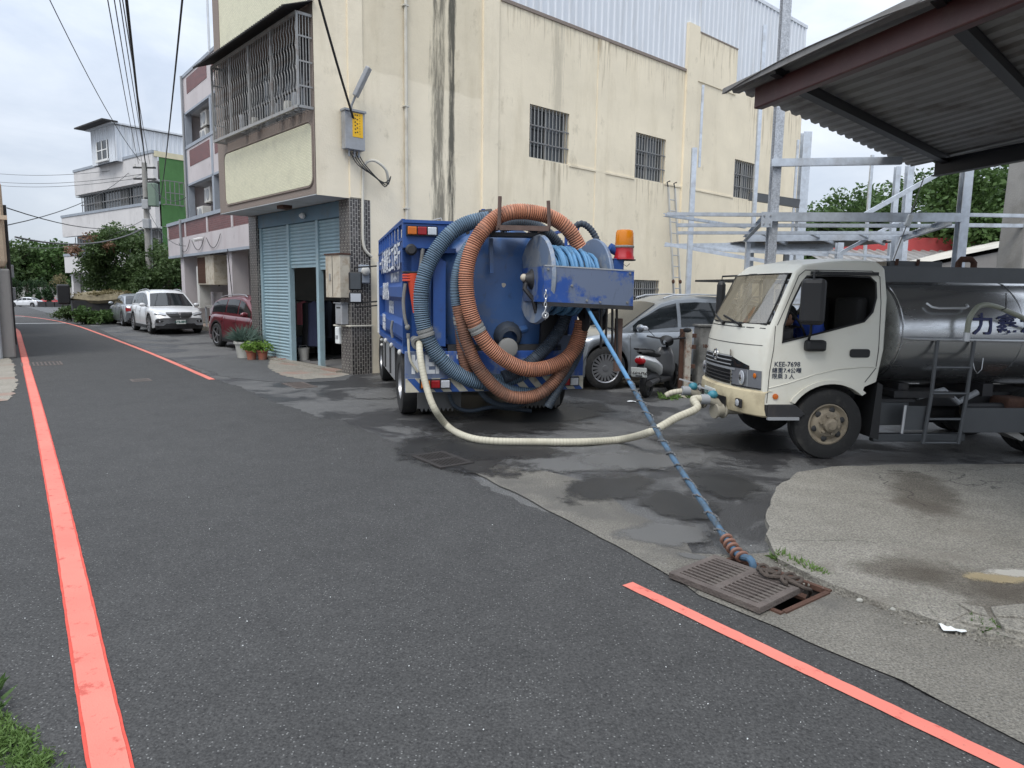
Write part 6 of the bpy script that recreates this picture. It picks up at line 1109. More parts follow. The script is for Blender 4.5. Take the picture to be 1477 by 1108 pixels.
MB().prism([(-.80, .2, 1.02), (-.62, .2, 1.02), (-.62, .2, 2.1), (-.80, .2, 2.25)], (0, .14, 0)).build('rear_frame', 'truck_blue', bt); MB().bb(-.86, -.70, -.02, .2, 1.05, 2.14).build('door_wing', 'truck_blue', bt); MB().bb(-.66, .9, .02, .3, .98, 1.06).build('rear_step', 'dark_steel', bt)
MB().bb(.62, 1.0, .05, .3, 1.02, 2.1).build('reel_mount', 'dark_steel', bt)
# hose cradle: rusty U bracket
cr_ = MB(); a = c1(633, 185, -.47); b = c1(858, 190, -.47)
cr_.tube([c1(637, 42, -.49), c1(633, 170, -.48), a], .024, 8); cr_.tube([c1(858, 62, -.49), c1(862, 175, -.48), b], .024, 8); cr_.bar(a, b, .05, .06); cr_.bar(a, a + V((0, .85, .0)), .05, .05); cr_.bar(b, b + V((0, .85, 0)), .05, .05); cr_.build('hose_cradle', 'rust_brown', bt, True)
MB().bar(a + V((-.05, .35, -.06)), b + V((.05, .35, -.06)), .25, .05).build('cradle_shelf', 'dark_steel', bt); [MB().bar(q + V((0, .45, -.1)), q + V((0, .40, -.55)), .05, .05).build('cradle_post', 'tank_blue', bt) for q in (a, b)]
# hose reel: axis along local x (swung slightly), in front of the door
rc = c1(945, 430, -.30); rax = V((1, .10, -.03)).normalized(); rl = thing('reel_dummy', 'x', 'x') if False else None
L0, L1 = -.42, .34
def flange(d, nm): return MB().lathe([(.10, -.01), (.40, -.03), (.555, -.045), (.56, -.03), (.57, .0), (.56, .012), (.4, .012), (.1, .012)] if d < 0 else [(.1, .01), (.4, .03), (.555, .045), (.57, .0), (.56, -.012), (.1, -.012)], rc + rax * d, rax, 40).build(nm, 'reel_blue', bt, True)
fl = flange(L0, 'reel_flange'); flange(L1, 'reel_flange')
MB().cyl(rc + rax * (L0 - .02), rc + rax * (L1 + .02), .16, n=20).build('reel_drum', 'reel_blue', bt, True); MB().cyl(rc + rax * (L0 - .2), rc + rax * (L1 + .15), .035, n=12).build('reel_shaft', 'dark_steel', bt, True)
h0 = rc + rax * (L0 - .03); MB().lathe([(.14, 0), (.13, -.06), (.09, -.09), (.06, -.16), (0, -.17)], h0, rax, 18).build('swivel', 'dark_steel', fl, True); MB().tube([h0 + V((-.12, -.02, 0)), h0 + V((-.16, -.06, -.12)), h0 + V((-.05, -.08, -.25)), h0 + V((.0, -.06, -.42))], .03, 8).build('feed_pipe', 'dark_steel', fl, True); MB().sphere(h0 + V((-.16, -.02, .02)), (.05, .05, .05)).build('valve', 'cream_box', fl, True)
# reel guard box (front plate, worn)
ga, gb = c1(840, 360, -.88), c1(1250, 385, -.88); zt0, zt1 = ga.z, gb.z; gbx = MB(); pz = c1(845, 525, -.88).z; pz2 = c1(1240, 545, -.88).z
gbx.add([ga, gb, V((gb.x, gb.y, pz2)), V((ga.x, ga.y, pz)), ga + V((0, .03, 0)), gb + V((0, .03, 0)), V((gb.x, gb.y + .03, pz2)), V((ga.x, ga.y + .03, pz))], [(0, 3, 2, 1), (4, 5, 6, 7), (0, 1, 5, 4), (1, 2, 6, 5), (2, 3, 7, 6), (3, 0, 4, 7)]); gplate = gbx.build('reel_guard', 'truck_blue_worn', bt)
MB().bar(ga + V((0, .02, .006)), gb + V((0, .02, .006)), .05, .016).build('guard_trim', 'alu', gplate)
for q, z in ((gb, pz2), (ga, pz)): MB().add([q + V((0, .03, 0)), q + V((0, 1.0, 0)), V((q.x, q.y + 1.0, z)), V((q.x, q.y + .03, z))], [(0, 1, 2, 3)]).build('guard_side', 'truck_blue_worn', gplate)
MB().bar(V((ga.x, ga.y + .02, pz - .02)), V((gb.x, gb.y + .02, pz2 - .02)), .06, .05).build('guard_rail', 'dark_steel', gplate)
for fx_, fz_ in ((.47, .9), (.93, .9), (.04, .08), (.95, .06), (.3, .5), (.62, .92)): q = ga.lerp(gb, fx_); MB().cyl(q + V((0, -.001, -(zt0 - pz) * fz_)), q + V((0, -.018, -(zt0 - pz) * fz_)), .014, n=8).build('bolt', 'strap_grey', gplate)
# roller fairlead and dangling parts below the guard
rf_ = c1(1075, 590, -.6); MB().lathe([(.04, -.12), (.2, -.12), (.2, -.1), (.08, -.08), (.08, .08), (.2, .1), (.2, .12), (.04, .12)], rf_ + V((0, .1, 0)), (1, 0, 0), 22).build('hose_roller', 'dark_steel', gplate, True)
for x0, x1, y1 in ((1100, 1098, 740), (1125, 1120, 700), (1150, 1150, 760), (1170, 1172, 790)): a, b = c1(x0, 555, -.75), c1(x1, y1, -.7); MB().bar(a, b, .022, .03).build('guide_bar', 'dark_steel', gplate)
MB().bar(c1(1180, 600, -.7), c1(1172, 840, -.65), .09, .05).build('guide_rail', 'rust_brown', gplate)
# chain with links at the left end
ch = MB(); a = c1(846, 480, -.92)
for k in range(7):
    c = a + V((0, 0, -.05 * k)); ax_ = (1, 0, 0) if k % 2 else (0, 1, 0); ch.tube([c + (V((.016 * math.cos(t), 0, .03 * math.sin(t))) if k % 2 else V((0, .016 * math.cos(t), .03 * math.sin(t)))) for t in [2 * math.pi * i / 10 for i in range(10)]], .006, 5, closed=True)
ch.build('chain', 'alu', bt); q = c1(844, 585, -.92); MB().tube([q + V((.035 * math.cos(t), 0, .035 * math.sin(t))) for t in [2 * math.pi * i / 12 for i in range(12)]], .01, 6, closed=True).build('chain_ring', 'alu', bt)
# beacon
bc = c1(1203, 320, -.62); bq = MB().lathe([(.10, -.03), (.13, -.03), (.13, .0), (.12, .02), (.118, .11), (.12, .12), (0, .12)], bc, (0, 0, 1), 22).build('beacon', 'paint_red', bt, True); MB().lathe([(.112, .12), (.118, .14), (.112, .30), (.10, .335), (.05, .345), (0, .345)], bc, (0, 0, 1), 22).build('beacon_dome', 'beacon_amber' if 'beacon_amber' in MATS else (mat('beacon_amber', (.75, .24, .01), .2, tr=.15) and 'beacon_amber'), bq, True)
MB().lathe([(.125, .118), (.128, .135), (.12, .145)], bc, (0, 0, 1), 22).build('beacon_ring', 'strap_grey', bq); MB().bb(bc.x - .16, bc.x - .02, bc.y - .05, bc.y + .07, bc.z - .30, bc.z - .02).build('beacon_post', 'truck_blue', bt); MB().bar(bc + V((-.2, 0, -.035)), bc + V((.14, 0, -.035)), .1, .02).build('beacon_shelf', 'dark_steel', bt); MB().bar(bc + V((-.09, .02, -.3)), bc + V((-.09, .02, -.6)), .12, .1).build('beacon_stem', 'truck_blue', bt); MB().cyl(bc + V((-.18, .05, .12)), bc + V((-.05, .05, .06)), .06, n=12).build('motor', 'truck_blue', bt, True)
MB().tube([c1(1205, 330, -.6), c1(1200, 352, -.62), c1(1215, 362, -.62), c1(1230, 350, -.6)], .004, 4).build('beacon_wire', 'cable', bt)
MB().cyl(c1(545, 125, .9), c1(600, 118, .9), .06, n=10).build('roof_fitting', 'dark_steel', bt, True); MB().bar(c1(560, 100, .9), c1(560, 160, .9), .05, .03).build('roof_bracket', 'truck_blue', bt)
# cab ahead of the body
MB().bb(-1.12, 1.12, 4.6, 5.7, .7, 2.52).build('cab', 'truck_blue', bt, bevel=.06); MB().bb(-1.13, -1.121, 4.95, 5.55, 1.6, 2.3).build('cab_window', 'glass_dark', bt); MB().bb(-1.14, 1.14, 4.66, 5.72, 1.0, 1.18).build('cab_stripe', 'white_paint', bt)
for z0, z1, m_, nm in ((1.75, 2.12, 'black_plastic', 'mirror'), (1.50, 1.72, 'chrome', 'lower_mirror')): q = MB().box((-1.62, 5.3, (z0 + z1) / 2), (.26, .10, z1 - z0)).build(nm, m_ if nm == 'mirror' else 'black_plastic', bt, bevel=.03); MB().box((-1.62, 5.24, (z0 + z1) / 2), (.20, .012, z1 - z0 - .06)).build('mirror_glass', 'lamp_clear' if nm != 'mirror' else 'glass_grey', q)
for z in (1.42, 1.50, 2.2): MB().tube([(-1.11, 5.25, z + .05), (-1.4, 5.3, z + .02), (-1.62, 5.3, z)], .014, 6).build('mirror_arm', 'black_plastic', bt)
MB().tube([(-1.62, 5.3, 1.42), (-1.62, 5.3, 1.52)], .014, 6).build('mirror_arm', 'black_plastic', bt)
for z in (.72, .82, .92): MB().sphere((-1.15, 4.6, z), (.05, .06, .035)).build('side_fitting', 'ac_white', bt, True)
# things stowed on the truck: stacked traffic cones
for k in range(4):
    b = c1(238, 390 + 12 * k, .16); cn = thing('traffic_cone', ['black rimmed top base of the cones', 'second', 'third', 'lowest'][k] and ['topmost upturned orange cone wedged beside the hoses, dark base', 'second orange cone down in the wedged stack', 'third orange cone down in the wedged stack', 'lowest orange cone of the wedged stack, its tip showing'][k], 'cone', bm4 @ b, BR, 'cones wedged on the rear of the vacuum truck')
    MB().bb(-.13, .13, -.08, .05, -.012, .012).build('base', 'black_plastic' if k == 0 else 'cone_orange', cn, bevel=.005); MB().lathe([(.085, -.012), (.02, -.48 + .02 * k), (0, -.48 + .02 * k)], (.02, -.02, 0), (0, 0, 1), 16).build('tip', 'cone_orange', cn, True)
# ---- hoses hanging on the truck
def hose_thing(label, pts, r_, m_, pitch=.026, amp=.07, n=14, clamps=(), ends=None):
    P = [V(p) for p in pts]; o = P[0]; h_ = thing('suction_hose', label, 'hose', bm4 @ o, BR, None); mb = MB(); hose(mb, [p - o for p in P], r_, pitch, amp, n); mb.build('ribbed_tube', [m_, 'groove_shade' if 'orange' in m_ else 'groove_shade_blue'], h_, True, ang=80)
    sp = spline([p - o for p in P], .02)
    for f in clamps:
        i = int(f * (len(sp) - 2)); a = sp[i]; d = (sp[i + 1] - a).normalized(); MB().lathe([(r_ * 1.04, -.05), (r_ * 1.13, -.05), (r_ * 1.13, -.015), (r_ * 1.06, -.01), (r_ * 1.06, .01), (r_ * 1.13, .015), (r_ * 1.13, .05), (r_ * 1.04, .05)], a, d, 18).build('band_clamp', 'strap_grey', h_, True)
    return h_
def cs(pts, ly): return [c1(x, y, (ly[0] + (ly[1] - ly[0]) * i / (len(pts) - 1)) if isinstance(ly, tuple) else ly) for i, (x, y) in enumerate(pts)]
hose_thing('clay orange ribbed hose in a big loop over the rusty cradle', cs([(1000, 275), (950, 195), (870, 138), (750, 112), (650, 125), (575, 180), (515, 270), (485, 380), (487, 500), (515, 610), (575, 715), (660, 790), (760, 832), (860, 822), (945, 778), (995, 700), (1012, 610)], (-.35, -.33)), .094, 'hose_orange', clamps=(.58,))
hose_thing('muddy orange ribbed hose sagging below the big orange loop', cs([(445, 540), (462, 620), (490, 720), (545, 835), (640, 935), (720, 962), (815, 945), (895, 875), (960, 760), (1005, 640)], (-.16, -.30)), .082, 'hose_orange_dirty', clamps=())
hose_thing('short dull orange hose length hanging straight beside the tank door', cs([(452, 560), (458, 680), (470, 780), (492, 860)], -.02), .07, 'hose_orange_dirty')
hose_thing('wide slate blue ribbed hose arching down the left of the tank', cs([(585, 145), (500, 162), (420, 205), (350, 285), (300, 380), (278, 480), (282, 600), (315, 710), (375, 795), (450, 855), (540, 890), (640, 885), (740, 850), (820, 800)], (-.05, -.05)), .096, 'hose_blue', clamps=(.50,))
hose_thing('second blue ribbed hose looping inside the wide blue one', cs([(640, 170), (560, 205), (490, 270), (450, 350), (432, 450), (440, 560), (470, 700), (540, 820), (640, 905), (740, 935), (850, 925), (930, 850)], (-.18, -.12)), .062, 'hose_blue', clamps=(.42,))
hose_thing('dark navy hose crossing low in front of the tank door', cs([(945, 560), (915, 640), (860, 720), (790, 790), (720, 840), (650, 870)], -.14), .085, 'hose_dark')
hose_thing('dark ribbed hose behind the cradle on the tank top', cs([(640, 178), (740, 165), (830, 200), (900, 265), (920, 330)], -.02), .085, 'hose_dark')
he = hose_thing('black ribbed hose hanging by the right lamps with a frayed end', cs([(1000, 640), (1005, 720), (975, 800), (925, 880), (885, 950), (855, 1005)], -.25), .06, 'hose_dark')
hose_thing('black coiled cable hose rising over the top right of the tank', cs([(975, 205), (985, 178), (1015, 168), (1050, 192), (1075, 232), (1085, 262)], (-.05, -.2)), .042, 'hose_dark', .035, .12)
hose_thing('thin black hose drooping under the rear bumper', cs([(405, 945), (430, 1000), (500, 1022), (600, 1005), (680, 1012), (780, 1022)], .3), .028, 'hose_dark', .03, .03)
hose_thing('dark grey hose slung under the bumper beneath the loops', cs([(545, 930), (580, 968), (640, 995), (720, 995), (790, 960)], .12), .04, 'hose_dark', .03, .04)
for k, (pts, lb) in enumerate((([(200, 520), (215, 440), (222, 400)], ''), ([(205, 440), (196, 520), (203, 600), (215, 640)], 'pale grey lifting strap hanging down the left cabinet corner'))):
    if lb: P = cs(pts, .1); o = thing('strap', lb, 'strap', bm4 @ P[0], BR); MB().tube([p - P[0] for p in spline(P, .03)], .022, 6).build('webbing', 'strap_grey', o, True); MB().sphere(P[-1] - P[0], (.035, .03, .04)).build('buckle', 'strap_grey', o, True)
P = cs([(218, 690), (222, 760), (232, 800), (262, 845)], -.05); o = thing('drain_tube', 'thin white tube dangling from the coupling over the painted number', 'tube', bm4 @ P[0], BR); MB().tube([p - P[0] for p in spline(P, .02)], .016, 8).build('tube', 'hose_cream', o, True); MB().cyl((0, 0, .0), (0, .0, .06), .022, n=8).build('fitting', 'strap_grey', o)
cpl = c1(262, 712, -.02); o = MB(); o.cyl(cpl + V((-.01, .3, .02)), cpl, .055, n=14); o.lathe([(.05, -.03), (.085, -.03), (.085, .02), (.05, .02)], cpl, (0, 1, .2), 16); o.build('hose_coupling', 'strap_grey', bt, True)
# water hose from truck to truck
p0 = bm4 @ (cpl + V((.0, -.02, 0)))
pts = [p0 + V((0, .15, .01)), p0 + V((.02, -.03, -.02)), at(607, 520, 8.72), at(615, 558, 8.62), at(627, 590, 8.5)] + [gp(x, y, .05) for x, y in ((646, 615), (670, 629), (705, 636), (770, 637.5), (840, 637.5), (895, 634))] + [at(938, 623, 7.45), at(975, 603, 7.55), at(1005, 589, 7.65), HOSE_END + V((-.12, -.02, .0)), HOSE_END + V((.04, 0, -.0))]
o = thing('water_hose', 'cream spiral hose lying between the blue truck and the cream truck bumper', 'hose', gp(770, 637), 0); mb = MB(); hose(mb, [p - gp(770, 637) for p in pts], .043, .036, .022, 14); mb.build('spiral_tube', ['hose_cream', 'hose_cream_dark' if 'hose_cream_dark' in MATS else (mat('hose_cream_dark', (.43, .40, .31), .7) and 'hose_cream_dark')], o, True, ang=80)
q = HOSE_END2; pts = [q, q + V((-.06, .02, -.01)), q + V((-.15, .04, -.03)), q + V((-.22, .06, -.07))]
o = thing('water_hose', 'short dirty cream hose stub drooping from the far outlet of the cream truck', 'hose', pts[-1].xy.to_3d(), 0); mb = MB(); hose(mb, [p - pts[-1].xy.to_3d() for p in pts], .034, .036, .03, 12); mb.build('spiral_tube', ['hose_cream', 'hose_cream_dark'], o, True, ang=80)
# jetting hose: turns on the drum plus the run into the drain
o = thing('jetting_hose', 'light blue pressure hose wound on the reel and let into the drain pit', 'hose', tw(2.47, 3.76, 0), 0); om = Matrix.Translation(-o.location); y_ = rax.cross(V((0, 0, 1))).normalized(); z_ = y_.cross(rax)
co = []; turns = 13
for i in range(turns * 22):
    a = 2 * math.pi * i / 22; f = i / (turns * 22); d = L0 + .05 + (L1 - L0 - .1) * f + .008 * math.sin(3 * a + i); rr = .375 + .02 * math.sin(i * .37)
    co.append(bm4 @ (rc + rax * d + y_ * (-rr * math.cos(a)) + z_ * (rr * math.sin(a))))
MB().tube([om @ p for p in co], .026, 8).build('coil', 'hose_light_blue', o, True); c2 = []
for i in range(6 * 22):
    a = 2 * math.pi * i / 22; f = i / 132; d = L0 + .12 + .42 * (f + .06 * math.sin(f * 17)); c2.append(bm4 @ (rc + rax * d + y_ * (-.425 * math.cos(a)) + z_ * (.425 * math.sin(a))))
MB().tube([om @ p for p in c2], .026, 8).build('coil', 'hose_light_blue', o, True)
st = bm4 @ (rf_ + V((-.03, 0, .02))); pit = tw(2.47, 3.78, -.35); tl_ = bm4 @ c1(1035, 550, -.72)
run = spline([tl_ + V((-.02, .1, .1)), tl_, at(905, 545, 7.0), at(958, 640, 5.85), at(1010, 720, 5.0), at(1060, 795, 4.4), tw(2.47, 3.75, .06), pit], .02)
rr_ = []
mat('hose_muddy', (.06, .12, .19), .7, var=.3, vscale=6, dirt=(.06, .06, .055), dscale=9, damt=.8, dcut=.46); ks = int(len(run) * .42); MB().tube([om @ p for p in run[:ks + 1]], .023, 10).build('run', 'hose_light_blue', o, True); MB().tube([om @ p for p in run[ks:]], .0235, 10).build('run', 'hose_muddy', o, True)
k0 = int(len(run) * .40); wr = []
for i in range(220):
    f = i / 220; j = k0 + (len(run) - k0 - 30) * f; j0 = int(j); b = run[j0]; d = (run[j0 + 1] - b).normalized(); x = d.cross(V((0, 0, 1))).normalized(); y2 = x.cross(d); a = i * .33; wr.append(om @ (b + (x * math.cos(a) + y2 * math.sin(a)) * (.029 + .006 * math.sin(i * .7))))
MB().tube(wr, .007, 5).build('frayed_wrap', 'cable_grey', o); jn = run[-34]; mb = MB(); d = (run[-30] - run[-38]).normalized()
mat('wrap_copper', (.20, .10, .07), .7, var=.3)
for i in range(5): mb.tube([om @ (run[-31 + 2 * i] + (d.cross(V((0, 0, 1))).normalized() * math.cos(t) + d.cross(V((0, 0, 1))).normalized().cross(d) * math.sin(t)) * .034) for t in [2 * math.pi * q / 14 for q in range(14)]], .013, 6, closed=True)
mb.build('wire_binding', 'wrap_copper', o, True)
# old rope tied round the hose at the grate
rp = thing('rope', 'muddy rope knotted around the hose beside the dragged grate', 'rope', tw(2.4, 3.6, .06), 0); mb = MB(); kn = []
base_ = tw(2.38, 3.685, .062) - rp.location
for i in range(70):
    a = i * .42; kn.append(base_ + V((.055 * math.cos(a) + .03 * math.sin(a * .37) + .0022 * i, .045 * math.sin(a) - .0028 * i, .012 + .018 * abs(math.sin(i * .5)))))
mb.tube(spline(kn, .02), .011, 7); mat('rope_brown', (.07, .055, .045), .95, var=.35, vscale=30, bump=.6, bscale=90); mb.build('knot', 'rope_brown', rp, True); mb = MB(); kn = [kn[-1], base_ + V((.10, -.18, .02)), base_ + V((.17, -.26, .01)), tw(2.1, 3.79, .0) - rp.location, tw(2.2, 3.82, -.2) - rp.location]; mb.tube(spline(kn, .02), .011, 7); mb.build('tail', 'rope_brown', rp, True)

# ================================================================ tin canopy on the right
e1, e2 = V((.717, .697, 0)), V((.29, -.957, 0)); P1 = V((2.03, 7.16, 3.8)); cn = thing('tin_canopy', 'dark corrugated tin canopy on a brown steel beam over the tank truck', 'canopy', (P1.x, P1.y, 0))
Pc = V((0, 0, 3.8)); mb = MB(); nr = 22; pitch = .265; prof = []
for i in range(nr):
    for f, h_ in ((0, 0), (.3, 0), (.42, .028), (.72, .028), (.84, 0)): prof.append((i + f) * pitch)
def cz(d): f = (d / pitch) % 1; return .03 * (0 if f < .3 else (f - .3) / .12 if f < .42 else 1 if f < .72 else (.84 - f) / .12 if f < .84 else 0)
rows = []
for b in [i * .2 for i in range(37)]: rows.append([Pc + e1 * d + e2 * b + V((0, 0, cz(d) + .012 * math.sin(b * 1.7 + d * .8) + (.10 * max(0, 1 - d / .45) ** 1.5 * (-.8 + .5 * math.sin(b * 1.3))))) for d in prof])
sheet = mb.grid(rows).build('roof_sheet', 'tin_underside', cn, True, ang=25); sheet.modifiers.new('S', 'SOLIDIFY').thickness = .004
def ib(mb, a, b, wd, hg): # I section
    mb.bar(a + V((0, 0, hg / 2 - .008)), b + V((0, 0, hg / 2 - .008)), wd, .016); mb.bar(a - V((0, 0, hg / 2 - .008)), b - V((0, 0, hg / 2 - .008)), wd, .016); mb.bar(a, b, .012, hg - .032)
mb = MB(); a = Pc + e1 * .30 + e2 * .36 - V((0, 0, .155)); mb.bar(a, a + e2 * 6.6, .10, .20); mb.build('main_beam', 'beam_red', cn, bevel=.012)
mb = MB(); a = Pc + e1 * 5.5 + e2 * .55 - V((0, 0, .17)); ib(mb, a, a + e2 * 6.2, .12, .22); mb.build('rear_beam', 'beam_black', cn)
for b_ in (.72, 2.4, 4.1, 5.8):
    mb = MB(); a = Pc + e1 * .1 + e2 * b_ - V((0, 0, .045)); z = a + e1 * 5.5; up = V((0, 0, 1)); mb.bar(a + V((0, 0, .03)), z + V((0, 0, .03)), .07, .006); mb.bar(a - V((0, 0, .03)), z - V((0, 0, .03)), .07, .006); mb.bar(a + e2 * .03, z + e2 * .03, .006, .06); mb.bar(a + e1 * .4 - V((0, 0, .05)), z - V((0, 0, .05)), .10, .05); mb.build('purlin', 'beam_black', cn)
    MB().box(Pc + e1 * .30 + e2 * b_ - V((0, 0, .05)), (.08, .06, .09)).build('cleat', 'dark_steel', cn)
for d_, b_ in ((.30, 4.3), (.30, 6.5), (5.5, 3.4), (5.5, 6.3)): q = Pc + e1 * d_ + e2 * b_; MB().bb(q.x - .05, q.x + .05, q.y - .05, q.y + .05, 0, 3.58).build('post', 'beam_red', cn)
MB().bar(Pc + e1 * .02 + V((0, 0, -.05)), Pc + e1 * .02 + e2 * 7.2 + V((0, 0, -.02)), .012, .05).build('edge_flashing', 'tin_underside', cn)
cc = at(1472, 400, 11.2); cp = thing('concrete_column', 'stout grey concrete column behind the steel tank', 'column', (cc.x, cc.y, 0), R(10)); mb = MB(); mb.grid([[(s_ * x, s_ * y, z) for x, y in ((-.24, -.24), (.24, -.24), (.24, .24), (-.24, .24))] for z, s_ in ((0, 1.15), (4.4, .9))], True); mb.build('shaft', 'conc_pole', cp, bevel=.03); MB().bb(-.29, .29, -.29, .29, 0, .3).build('footing', 'conc_post', cp); MB().bb(-.225, .225, -.225, .225, 4.4, 4.44).build('cap', 'conc_post', cp)

# ================================================================ galvanised steel house frame
sf = thing('steel_frame', 'unfinished galvanised steel house frame beyond the trucks', 'steel frame', (4, 10.5, 0)); O = V((4, 10.5, 0))
def W2L(p): return V(p) - O
def spost(px, Y, zt, wd, m_='galv', z0=0, py=420): p = at(px, py, Y); wd *= .8; mb = MB(); a = W2L((p.x, p.y, z0)); b = W2L((p.x, p.y, zt)); (ib2 if wd > .105 else box_post)(mb, a, b, wd); return mb.build('post', m_, sf)
def box_post(mb, a, b, wd): mb.bb(a.x - wd / 2, a.x + wd / 2, a.y - wd / 2, a.y + wd / 2, a.z, b.z)
def ib2(mb, a, b, wd):
    mb.bb(a.x - wd / 2, a.x + wd / 2, a.y - wd / 2, a.y - wd / 2 + .012, a.z, b.z); mb.bb(a.x - wd / 2, a.x + wd / 2, a.y + wd / 2 - .012, a.y + wd / 2, a.z, b.z); mb.bb(a.x - .01, a.x + .01, a.y - wd / 2 + .013, a.y + wd / 2 - .013, a.z, b.z)
spost(1108, 10.5, 7.2, .155, 'galv_speckle'); spost(992, 15.5, 4.9, .13); spost(1000, 15.52, 6.2, .06, z0=4.5); spost(1081, 16, 7.6, .10); spost(1148, 21, 6.5, .30); spost(1137, 20.5, 3.6, .14); spost(1137, 20.6, 6.2, .08, z0=3.4)
spost(1378, 10.5, 3.78, .16); spost(1280, 16.5, 4.75, .14); spost(1297, 15.5, 4.6, .17); spost(1243, 17, 5.1, .08); spost(1075, 13.5, 2.9, .10); spost(1131, 17, 2.9, .14); spost(1206, 15, 2.9, .16); spost(1288, 13.2, 2.9, .18)
def beam(x0, y0, Y0_, x1, y1, Y1_, wd, hg, m_='galv', nm='beam'):
    a, b = W2L(at(x0, y0, Y0_)), W2L(at(x1, y1, Y1_)); mb = MB(); d = (b - a).normalized(); s_ = d.cross(V((0, 0, 1))).normalized()
    mb.bar(a + V((0, 0, hg / 2)), b + V((0, 0, hg / 2)), wd, .008); mb.bar(a - V((0, 0, hg / 2)), b - V((0, 0, hg / 2)), wd, .008); mb.bar(a + s_ * wd * .45, b + s_ * wd * .45, .008, hg - .009); return mb.build(nm, m_, sf)
beam(1105, 313, 10.42, 1388, 314, 10.42, .08, .12); beam(962, 309, 10.46, 1104, 310, 10.46, .05, .045); beam(1389, 310, 10.46, 1500, 312, 10.46, .05, .045); beam(975, 325, 11.4, 1395, 326, 11.4, .05, .05); beam(1385, 325, 11.0, 1500, 326, 11.0, .05, .05); beam(976, 336, 12.4, 1330, 336, 12.4, .05, .045)
beam(1112, 235, 10.4, 1300, 232, 10.4, .06, .10); beam(1103, 314, 10.5, 1074, 345, 13.5, .07, .08); beam(1074, 344, 13.4, 1300, 341, 13.4, .08, .12); beam(1370, 320, 10.6, 1298, 345, 13.3, .07, .10); beam(958, 354, 16.4, 1100, 352, 16.4, .06, .06); beam(958, 310, 11, 1075, 328, 14.5, .04, .04); beam(960, 352, 15.9, 1110, 378, 14.5, .06, .07); beam(1080, 283, 20.2, 1152, 294, 20.2, .14, .22, 'tank_steel_dark')
for k in range(6): f = k / 5; beam(1000 + 40 * f, 357 + 4 * f, 16 - .3 * f, 1205 - 10 * f, 352 + 16 * f, 16.4 - 1.5 * f, .05, .05, nm='joist')
for x in (1100, 1170, 1240): beam(x, 336, 12.5, x + 35, 352, 15.8, .05, .06, nm='joist')
beam(1243, 312, 12.6, 1362, 246, 12.6, .06, .08, nm='brace'); beam(1207, 368, 13.5, 1300, 318, 13.5, .05, .06, nm='brace'); beam(1286, 382, 12.8, 1300, 345, 12.8, .06, .07, nm='brace'); beam(1195, 364, 14.6, 1290, 372, 14.6, .05, .05, nm='joist')
q = W2L(at(1106, 317, 10.38)); MB().box(q, (.16, .02, .22)).build('gusset', 'galv', sf); [MB().cyl(q + V((x, -.011, z)), q + V((x, -.028, z)), .014, n=6).build('bolt', 'alu', sf) for x in (-.045, .045) for z in (-.06, .06)]
q = at(1000, 352, 17); dk = corrugated(16, .2, .03, (0, 0, 0), (1, 0, 0), (0, 0, 1), (.6, -3.4, -.02)); o = thing('sheet_stack', 'dark corrugated sheets laid on the lower joists of the steel frame', 'metal sheets', (q.x + .3, 18.6, 2.98)); dk.build('sheet', 'tin_underside', o)
# cord with a white insulator
p, q2 = at(1333, 255, 10.3), at(1285, 385, 10.3); o = thing('stay_cord', 'thin cord with a small white insulator hanging across the steel frame', 'cord', q2); MB().tube([V((0, 0, 0)), at(1309, 322, 10.3) - q2, p - q2], .008, 5).build('cord', 'strap_grey', o); MB().box(at(1311, 318, 10.28) - q2, (.07, .06, .17), Euler((0, R(18), 0)).to_matrix()).build('insulator', 'paper', o, bevel=.01)
# aluminium ladder against the cream wall
lw = b1w(10.9, -.12, 0); la = thing('ladder', 'aluminium ladder leaning upright on the cream wall behind the grey suv', 'ladder', b1w(10.75, -.7, 0), B1R); 
for x in (-.17, .17): MB().bar((x, 0, 0), (x, .58, 4.95), .03, .06).build('rail', 'alu', la); MB().tube([(x, .58, 4.95), (x, .62, 5.1), (x, .52, 5.12)], .02, 6).build('hook', 'dark_steel', la)
rg = MB().cyl((-.17, 0, 0), (.17, 0, 0), .016, n=7).mesh('rung', 'alu'); copies(rg, 'rung', la, [(0, .58 * z / 4.95, z) for z in [.3 + .33 * i for i in range(14)]])
for x in (-.18, .18): MB().sphere((x, .24, 2.15), (.05, .05, .07)).build('lock', 'rust', la, True)

